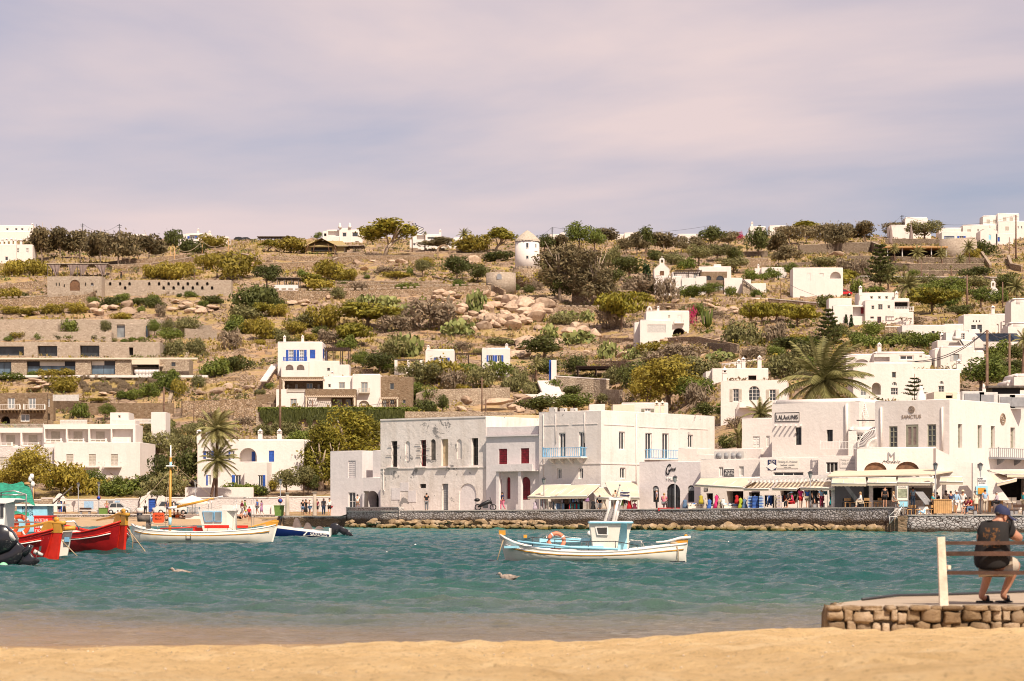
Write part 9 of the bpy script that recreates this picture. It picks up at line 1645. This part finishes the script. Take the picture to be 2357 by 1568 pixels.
for x,yt,yb,c,l in((350,445,560,'mustard','mustard dress hanging left of the shop door'),(412,500,650,'beige','cream dress on a form at the quay edge'),(465,500,645,'blue','royal blue dress next to the cream one'),(562,440,620,'hotpink','magenta long dress hanging in front of the sign shop'),(600,500,645,'khaki','olive dress on a form'),(648,495,570,'white','white blouse on a form beside the olive dress'),(835,440,555,'red','bright red dress right of the shop door'),(885,480,640,'lime','lime green dress on a form'),(938,490,635,'denim','patterned blue dress right of the lime one'),(2110,465,580,'teal','turquoise dress near the terrace end')):dress('D2',x,yt,yb,200,c,l)
for x,yt,yb,c,l in((205,430,545,'lilac','lilac dress on a form at the left end of the clothes shop'),(905,375,430,'purple','purple top hanging above the racks'),(1475,378,545,'red','long red dress hanging at the right of the clothes shop'),(1545,450,545,'maroon','dark red printed dress at the right of the clothes shop'),(2222,400,515,'denim','denim dress beside the black arched doors'),(985,420,550,'black','black t-shirt rail in the clothes shop'),(1130,380,545,'beige','leopard print dress in the clothes shop')):dress('D1',x,yt,yb,210,c,l)
def rack(r,x0,x1,yt,yb,Y,cols,label,n=14,seed=1):
 rr=random.Random(seed);px=P(r,(x0+x1)/2,0)[0];Y=clampY(px,Y)+.6;a,c=gt(r,x0,yt,Y),gt(r,x1,yb,Y);h=empty('clothes_rack',((a.x+c.x)/2,Y,c.z),label,'clothes rack','racks of clothes for sale');m=MB();m.tube([(a.x,Y,floorz(px,Y)),(a.x,Y,a.z),(c.x,Y,a.z),(c.x,Y,floorz(px,Y))],.025,'grey',5);sub(m,'frame',h);w=(c.x-a.x)/n
 for i in range(n):L=(a.z-c.z)*rr.uniform(.55,.95);m=MB();m.box((a.x+w*(i+.5),Y+rr.uniform(-.1,.1),a.z-.03-L/2),(w*.8,.4,L),'c_'+rr.choice(cols));sub(m,'garment',h)
DC=['black','grey','navy','maroon','brown','beige','lilac','denim','green','white']
rack('D1',275,370,375,550,214,DC,'dark clothes rack at the left of the clothes shop',8,1);rack('D1',385,460,425,552,212,DC,'rack of patterned black dresses in the clothes shop',7,2);rack('D1',465,595,450,555,211,['ltblue','beige','white','denim'],'round rack of pale blue clothes',8,3);rack('D1',560,680,370,470,214,DC,'row of clothes hanging under the second awning',9,4);rack('D1',660,800,455,555,210,['maroon','teal','brown','green','red'],'rack of bright printed skirts',11,5);rack('D1',700,900,370,440,213,DC,'upper row of dark clothes under the second awning',12,6)
rack('D1',1010,1110,385,480,211,['white','cream','lilac','grey'],'rack of white shirts below the small awning',6,7);rack('D1',1340,1450,375,480,210,DC+['orange','teal'],'rack of mixed clothes below the steep awning',8,8);rack('D1',1510,1580,375,450,210,['beige','grey','cream'],'rack of striped clothes next to the grey building',5,9)
rack('D2',1210,1330,440,630,205,['black','navy','blue','white'],'dark rack of blue and black souvenirs',9,10);rack('D2',1440,1650,440,560,205,DC+['orange','red'],'rack of bags and hats inside the souvenir shop',14,11);rack('D2',1900,2050,380,450,204,['teal','navy','denim'],'row of blue scarves above the hats',9,12)
for i,(x0,x1,c,l)in enumerate(((980,1030,'ltblue','tall blue postcard tower, leftmost'),(1040,1115,'blue','tall blue magnet tower, second'),(1130,1188,'ltblue','tall blue postcard tower, third'),(1335,1368,'beige','slim cream postcard tower'),(1372,1435,'lilac','wide pale postcard tower'))):
 px=P('D2',(x0+x1)/2,0)[0];Y=clampY(px,200);a,cc=gt('D2',x0,455,Y),gt('D2',x1,635,Y);h=empty('souvenir_stand',((a.x+cc.x)/2,Y,cc.z),l+' outside the souvenir shop','souvenir stand','souvenir stands');m=MB()
 for j in range(10):z=cc.z+(a.z-cc.z)*(j+.5)/10;m.box(((a.x+cc.x)/2,Y,z),(cc.x-a.x,.5,(a.z-cc.z)/10*.72),'c_'+(c if j%2 else 'blue' if i<3 else 'beige'))
 m=sB_(m,'shelves',h);m.box(((a.x+cc.x)/2,Y+.1,(a.z+cc.z)/2),(.1,.1,a.z-cc.z+.2),'white');sub(m,'pole',h)
for x0,x1,l in((180,380,'display table piled with straw bags and printed tops'),(660,850,'display table heaped with folded white and blue cloths'),(490,540,'small white display table between the dresses')):
 px=P('D2',(x0+x1)/2,0)[0];Y=clampY(px,200);a,cc=gt('D2',x0,590,Y),gt('D2',x1,650,Y);h=empty('display_table',((a.x+cc.x)/2,Y,cc.z),l,'display table','display tables');m=MB();m.box(((a.x+cc.x)/2,Y+.4,(a.z+cc.z)/2),(cc.x-a.x,.8,a.z-cc.z),'cvw');sub(m,'table',h);rr=random.Random(x0)
 for j in range(int((x1-x0)/12)):m=MB();m.ball((rr.uniform(a.x,cc.x),Y+rr.uniform(.1,.7),a.z+rr.uniform(.02,.22)),(.16,.14,.10),'c_'+rr.choice(['white','ltblue','cream','beige','blue']),6,4);sub(m,'goods',h)
bx('D1',1862,510,2152,552,205,.9,'c_red','cart','low red cargo cart parked before the black arched doors')
px=P('D4',1890,0)[0];q=at(px,clampY(px,220)+.6,1.78);h=empty('motorbike',q,'black motorbike with top box parked by the peeling building','motorbike')
for x in(-.7,.72):m=MB();m.tube([q+Vc((x+.27*cos(t),0,.32+.27*sin(t)))for t in np.linspace(0,6.28,15)],.06,'black',6);sub(m,'wheel',h)
m=MB();m.tube([q+Vc((-.7,0,.35)),q+Vc((-.2,0,.6)),q+Vc((.35,0,.85)),q+Vc((.6,0,.7))],[.08,.2,.2,.1],'black',8);m.tube([q+Vc((.72,0,.32)),q+Vc((.48,0,1.1)),q+Vc((.42,0,1.25))],.04,'iron',5);m.box(q+U_(.4),(.5,.25,.35),'iron');m=sB_(m,'body',h);m.ball(q+Vc((-.78,0,1.0)),(.28,.22,.17),'black',8,6);sub(m,'top_box',h)
def gbin(r,x,y,Y,label):
 px=P(r,x,y)[0];c=at(px,Y,floorz(px,Y)if Y<270 else 1.0);h=empty('wheeled_bin',c,label,'bin','green bins');m=MB();m.prism([c+Vc((u,-.35,v))for u,v in((-.42,.05),(.42,.05),(.52,1.1),(-.52,1.1))],(0,.7,0),'c_green');m=sB_(m,'body',h);m.box(c+U_(1.14),(1.1,.8,.07),'c_green');sub(m,'lid',h)
gbin('C1',1138,870,288,'green wheeled bin at the road edge left of the small grey car');gbin('C2',1146,860,256.5,'green wheeled bin at the left end of the column platform')
def car(c,L,H,mat,label,cat='car',kind='hatch',dir=1,group='parked vehicles',name='parked_car'):
 prof={'hatch':((-.5,.18),(-.5,.50),(-.44,.62),(-.33,.95),(-.05,1),(.12,.95),(.30,.62),(.46,.55),(.5,.40),(.5,.18)),'van':((-.5,.15),(-.5,.98),(-.4,1),(.18,1),(.26,.96),(.36,.62),(.48,.52),(.5,.35),(.5,.15))}[kind];W_=1.7;h=empty(name,c,label,cat,group);m=MB();V_=lambda x,z,y:Vc(c)+Vc((x*L*dir,y,z*H))
 R_=[]
 for y,k in((-W_/2,.96),(-W_/2-.03,1),(W_/2+.03,1),(W_/2,.96)):R_.append([V_(x*(1 if z<.6 else(k if abs(y)>W_/2 else 1)),z,y*(1 if z<.62 else .86))for x,z in prof])
 m.loft(R_ if dir>0 else[g_[::-1]for g_ in R_],mat,closed=True,capped=True,smooth=False);sub(m,'body',h);wn_=((-.38,.62,-.30,.90,-.10,.92,-.10,.62),(-.07,.62,-.07,.92,.09,.90,.24,.62))if kind=='hatch' else((.14,.62,.14,.9,.24,.88,.33,.62),)
 for w in wn_:m=MB();q_=[V_(w[i],w[i+1],-W_/2*.86-.05)for i in(0,2,4,6)];m.prism(q_ if dir<0 else q_[::-1],(0,.06,0),'glass');sub(m,'window',h)
 for x in(-.32,.32):
  for y in(-W_/2,W_/2-.18):m=MB();p=V_(x,0,y)+U_(.31);m.tube([p-Vc((0,.02,0)),p+Vc((0,.2,0))],.31,'black',14);w_=sub(m,'wheel',h);m=MB();m.tube([p-Vc((0,.04,0)),p-Vc((0,.02,0))],.18,'acg',10);sub(m,'rim',w_)
 m=MB();m.box(V_(.485,.46,-W_/2*.7),(.08,.3,.14),'glp');sub(m,'headlight',h)
car(at(P('C1',1315,0)[0],297,1.34),2.9,1.5,'acg','tiny grey hatchback parked by the white road wall');car(at(P('D6',955,0)[0],298,1.34),4.3,1.75,'acg','silver off-road car parked right of the wide blue gate')
g=G(*P('A1',1350,765));car(g+Vc((0,2.5,.2)),5.6,2.5,'wpt','white van parked before the niche wall','van','van',name='parked_van');car(G(*P('A1',1290,772))+Vc((0,-.5,.2)),4.0,1.7,'acg','small grey jeep parked before the white van');car(G(*P('A4',700,900))+Vc((0,1,.3)),4,1.5,'c_red','red car parked behind the flat pine');car(G(*P('A4',620,880))+Vc((0,3,.4)),4,1.5,'c_grey','dark car parked left of the red car')
for i,x in enumerate((2205,2270)):car(G(*P('A1',x,270))+Vc((0,1,.2)),4,1.5,'c_black','dark car on the ridge, %s of two'%('left','right')[i])
for i,x in enumerate((1655,1800,1895,1975,2215)):car(G(*P('A4',x,305))+Vc((0,-2,1.2)),4,1.5,('c_navy','acg','acg','wpt','c_black')[i],'%s car on the upper right road, place %d from left'%(('navy','silver','silver','white','black')[i],i+1))
bx('C2',520,715,1060,820,300,1,'gwh','cabinet_row','long low grey-white cabinet row against the road wall','cabinet');bx('C2',1060,712,1148,820,299.5,1.2,'white','cabinet','white end cabinet with rubbish bags on top');bx('C1',925,675,1028,760,304.6,.06,'c_ltblue','wall_map','pale map panel on the white road wall','map');bx('C1',1192,670,1243,722,304.6,.06,'c_grey','poster','dark poster beside the lamp post with sign');bx('C1',1262,668,1318,718,304.6,.06,'c_ltblue','poster','blue and ochre poster above the small grey car');bx('C1',1072,768,1116,826,297,.5,'c_grey','litter_bin','square grey litter bin at the lamp post','bin')
for x,l in((1543,'left'),(1728,'right')):
 c=at(P('C1',x,0)[0],301,1.34);h=empty('potted_olive_tree',c,'olive tree in a big white pot, %s of the wide blue door'%l,'potted tree','potted olives');m=MB();m.lathe(c,[(.35,0),(.62,.85),(.55,.86)],'white',12);m=sB_(m,'pot',h);m.tube([c+U_(.8),c+Vc((-.15,0,1.6)),c+Vc((.1,0,2.4))],.07,'bark',6);sub(m,'trunk',h);o=newo('crown',KINDS['otree'][0][0]);lnk(o);o.parent=h;o.scale=(1.0,1.0,.8);o.location=(0,0,1.8)
h=empty('beach_kiosk',at(P('C2',190,0)[0],280,.9),'white beach kiosk with pale fringed parasol and blue railing','kiosk');a,c=gt('C2',115,820,280),gt('C2',290,905,280);m=MB();m.box(((a.x+c.x)/2,281,(a.z+c.z)/2),(c.x-a.x,2,a.z-c.z),'white');m=sB_(m,'hut',h);m.lathe(gt('C2',190,690,280.5),[(1.9,-.15),(1.9,0),(.9,.55),(.05,.85)],'cvw',14,False);m.tube([gt('C2',190,820,280.5),gt('C2',190,690,280.5)],.05,'wfr');m=sB_(m,'parasol',h);fk=Face(gt('C2',130,800,279.8),gt('C2',270,800,279.8));rail(h,fk,'C2',135,745,272,808,0,'ltblue',12)
def pole(r,x,yt,yb,label,mat='pole',w=.13,cross=0,Y=None,lampend=0,name='utility_pole'):
 g=G(*P(r,x,yb))if Y is None else at(P(r,x,yb)[0],Y,1.2);t=W(*P(r,x,yt),g.y);h=empty(name,g,label,name.replace('_',' '),'poles of the hillside');m=MB();m.tube([g-U_(1),t],[w,w*.75],mat,7);sub(m,'shaft',h)
 if cross:m=MB();m.box(t-U_(.5),(cross,.12,.12),mat);m.box(t-U_(1.1),(cross*.7,.1,.1),mat);sub(m,'crossarm',h)
 return t
TP_={}
for k_,a in dC(a=('A1',760,125,240,'ridge pole among the left trees','iron',.16,1.6),b=('A1',1100,130,240,'ridge pole above the middle of the tree row','iron',.16,1.6),b0=('A1',338,132,250,'ridge pole beside the long skyline house','iron',.12),c=('A3',370,160,390,'black ridge pole right of the windmill','iron',.16,1),d=('A3',1820,145,300,'ridge pole with crossarm above the right trees','pole',.16,1.8),e=('A4',1232,140,300,'ridge pole left of the skyline cube house','iron',.16,1.2),f=('A4',2282,140,560,'tallest pole at the right edge of the ridge','pole',.25,1.5),g=('A4',2222,345,520,'thin pole left of the tallest ridge pole','pole',.12),h=('A4',355,620,880,'pole in front of the boxy white house','pole',.16),i=('A4',1410,560,712,'pole below the hillside pavilion','pole',.14),j=('A4',1833,690,1050,'thick brown pole among the right greenery','pole',.26),k=('A4',2160,755,1010,'brown pole near the tiny red-door chapel','pole',.18),l=('A4',118,740,960,'slim pole left of the boxy house','pole',.12),m=('A4',2305,945,1250,'pole with crossarms at the right edge','pole',.2,2.8),n=('A4',2225,975,1250,'dark pole left of the crossarm pole','pole',.18),o=('A3',1232,375,610,'slender pole left of the hillside chapel','pole',.14),p=('A2',175,345,545,'ridge terrace lamp pole, left','pole',.13),q=('A2',725,365,500,'ridge terrace lamp pole, right','pole',.13),r=('A2',853,550,655,'short lantern pole among feathery shrubs','iron',.12),s=('B2',222,255,850,'tallest brown double pole left of the terraced house','pole',.22),t=('B2',520,465,700,'thin pole in front of the ivy','pole',.12),u=('B2',1228,480,640,'short pole at the right end of the ivy','pole',.14),v=('B2',2080,255,570,'pole beside the overhanging rock','pole',.14,1),w=('B2',2115,455,610,'brown pole behind the peeling building','pole',.16),x=('B1',1510,340,705,'reddish pole behind the hotel','pole',.2),y=('B1',1785,490,700,'slim pole left of the big palm crown','pole',.1),z=('B3',632,250,385,'dark pole before the large garden wall','pole',.16),A=('B3',2038,165,290,'dark twisted pole above the shuttered house','pole',.18),B=('A2',2118,470,560,'sail post on the round bastion','pole',.1)).items():
 TP_[k_]=pole(*a[:5],*(a[5:]))
TP_['C']=pole('D7',1300,525,1380,'tall leaning pole at the right edge of the rooftops',w=.2,Y=262);TP_['D']=pole('D7',1635,580,1100,'second pole behind the tall leaning one',w=.17,Y=280)
for i,(x,yt,yb)in enumerate(((1262,355,505),(1568,345,470),(1605,345,500),(1862,285,400),(2102,270,430))):TP_['r%d'%i]=pole('A1',x,yt,yb,'pale rope-carrying post on the ridge, place %d from left'%(i+1),'wdl',.14,name='rope_post')
def wire(a,b,sag,label,r=.035,mat='iron'):
 a,b=(TP_[v]if isinstance(v,str)else v for v in(a,b));m=MB();m.tube([a.lerp(b,t/10)-Vc((0,0,sag*4*(t/10)*(1-t/10)))for t in range(11)],r,mat,4,smooth=False);tag(m.build('wire'),label,'wire','overhead wires')
wire('a','b',2.5,'sagging wire between the two left ridge poles');wire('c','d',2,'long wire crossing the ridge right of the windmill');wire('c',W(*P('A3',0,250),700),2,'wire from the black pole down behind the windmill');wire('e','f',3,'wire across the upper right skyline');wire('j','l',6,'long pale wire sloping over the right gardens');wire('C',W(*P('B4',1280,218),262),1,'upper black cable running down-left over the roofs',.04);wire('C',W(*P('B4',1350,225),262),1,'lower black cable running down-left over the roofs',.04);wire('D','C',.6,'short cable linking the two poles at right');wire('s','x',3,'wire from the double pole to the hotel pole');wire('r0','r2',2,'rope hanging between the left ridge posts',.07,'rope');wire('r2','r3',2,'rope hanging between the middle ridge posts',.07,'rope');wire('r3','r4',2,'rope hanging between the right ridge posts',.07,'rope');wire('t','u',.8,'thin wire in front of the ivy wall',.03);wire('e',W(*P('A4',1070,218),740),1,'short wire left of the cube house pole')
t=pole('A2',1438,120,400,'ridge flagpole with striped flag','wood',.16,name='flagpole');h=empty('flag',t,'blue and white striped flag flying on the ridge flagpole','flag')
for j in range(9):m=MB();m.loft([[t+Vc((u*.34,.1*sin(u),-.1-u*.14-.05*sin(u*1.3)-j*.23)),t+Vc((u*.34,.1*sin(u),-.1-u*.14-.05*sin(u*1.3)-(j+1)*.23))]for u in range(11)][::-1],'navy' if j%2==0 else 'wpt');sub(m,'stripe',h)
m=MB();m.box(t+Vc((.55,-.08,-.65)),(1.1,.05,1.1),'navy');o=sub(m,'canton',h);m=MB();m.box(t+Vc((.55,-.12,-.65)),(1.1,.03,.22),'wpt');m.box(t+Vc((.55,-.12,-.65)),(.22,.03,1.1),'wpt');sub(m,'cross',o)
for i,(x,l)in enumerate(((1130,'left'),(1318,'right'))):c=G(*P('A4',x,420));h=empty('closed_parasol',c,'closed grey parasol above the pavilion roof, %s one'%l,'parasol');m=MB();m.lathe(c,[(.7,.3),(.75,1),(.45,4),(.15,6.2),(.02,6.5)],'drape',8);m=sB_(m,'canopy',h);m.tube([c,c+U_(7)],.07,'wood');sub(m,'pole',h)
# labels of plants and hillside boulders: look + nearest landmark
LM=[('windmill',1213,590),('draped pergola',175,610),('parked van',338,665),('stone villa top level',280,765),('stone villa middle level',150,805),('stone villa lowest level',170,845),('stone hotel',50,935),('long white hotel',170,1030),('double palms',495,1040),('blue-shuttered villa',600,1070),('derelict building',1000,1060),('terraced house',740,900),('blue-balcony upper house',695,820),('left cube cottage',1012,830),('right cube cottage',1141,820),('three-pillar shelter',940,840),('central rock outcrop',1130,740),('safari tent',745,565),('ridge villa',790,540),('freestanding stone arch',1021,575),('twin-chimney ridge house',450,545),('rope posts',400,590),('hillside chapel',1523,620),('brown stone house',1640,640),('dark-arch house',1535,745),('brown pergola',1370,850),('white garden steps',1260,890),('tall shuttered house',1745,910),('huge palm',1920,870),('arched-passage house',2070,880),('tiny norfolk pine',2105,900),('boxy white house',1880,640),('red-door house',2020,700),('hillside pavilion',2110,580),('long low house',2130,755),('tiny red-door chapel',2290,670),('turquoise-door chapel',2275,545),('stacked white house',2210,810),('corner building',1400,1000),('ornate left-edge house',35,580),('ridge power pole',1635,530),('niche wall',430,655),('wide blue gate',352,1150),('narrow blue door',138,1165),('stone columns',720,1150),('stepped path',425,860),('crenellated wall',820,690),('small barn shed',662,655),('ivy wall',760,955),('white cube on ridge',1595,545)]
NUM=['','leftmost','second','third','fourth','fifth','sixth','seventh','eighth','ninth','tenth','eleventh','twelfth']
G_={}
for o in PLANTS:
 x,y=o['pp'][0],o['pp'][1]
 if 'label' not in o:
  n,lx,ly=min(LM,key=lambda q:(q[1]-x)**2+((q[2]-y)*1.3)**2);dx,dy=x-lx,y-ly
  rel=('left of' if dx<0 else 'right of')if abs(dx)>abs(dy)*1.2 else('above' if dy<0 else 'below')
  G_.setdefault((o['look'],rel,n),[]).append(o)
for(look,rel,n),L in G_.items():
 L.sort(key=lambda o:o['pp'][0]);k=len(L)
 for i,o in enumerate(L):
  lab='%s %s the %s'%(look,rel,n)
  if k==2:lab+=', the %s one'%('left','right')[i]
  elif k>2:lab+=', '+('leftmost of %d'%k if i==0 else 'rightmost of %d'%k if i==k-1 else '%s from left'%NUM[min(i+1,12)])
  o['label']=lab
for o in PLANTS:
 if 'group' not in o:o['group']='plants of the hillside and gardens' if o['category']!='tree' else 'trees of the hillside and gardens'
 for k in('look','pp'):del o[k]
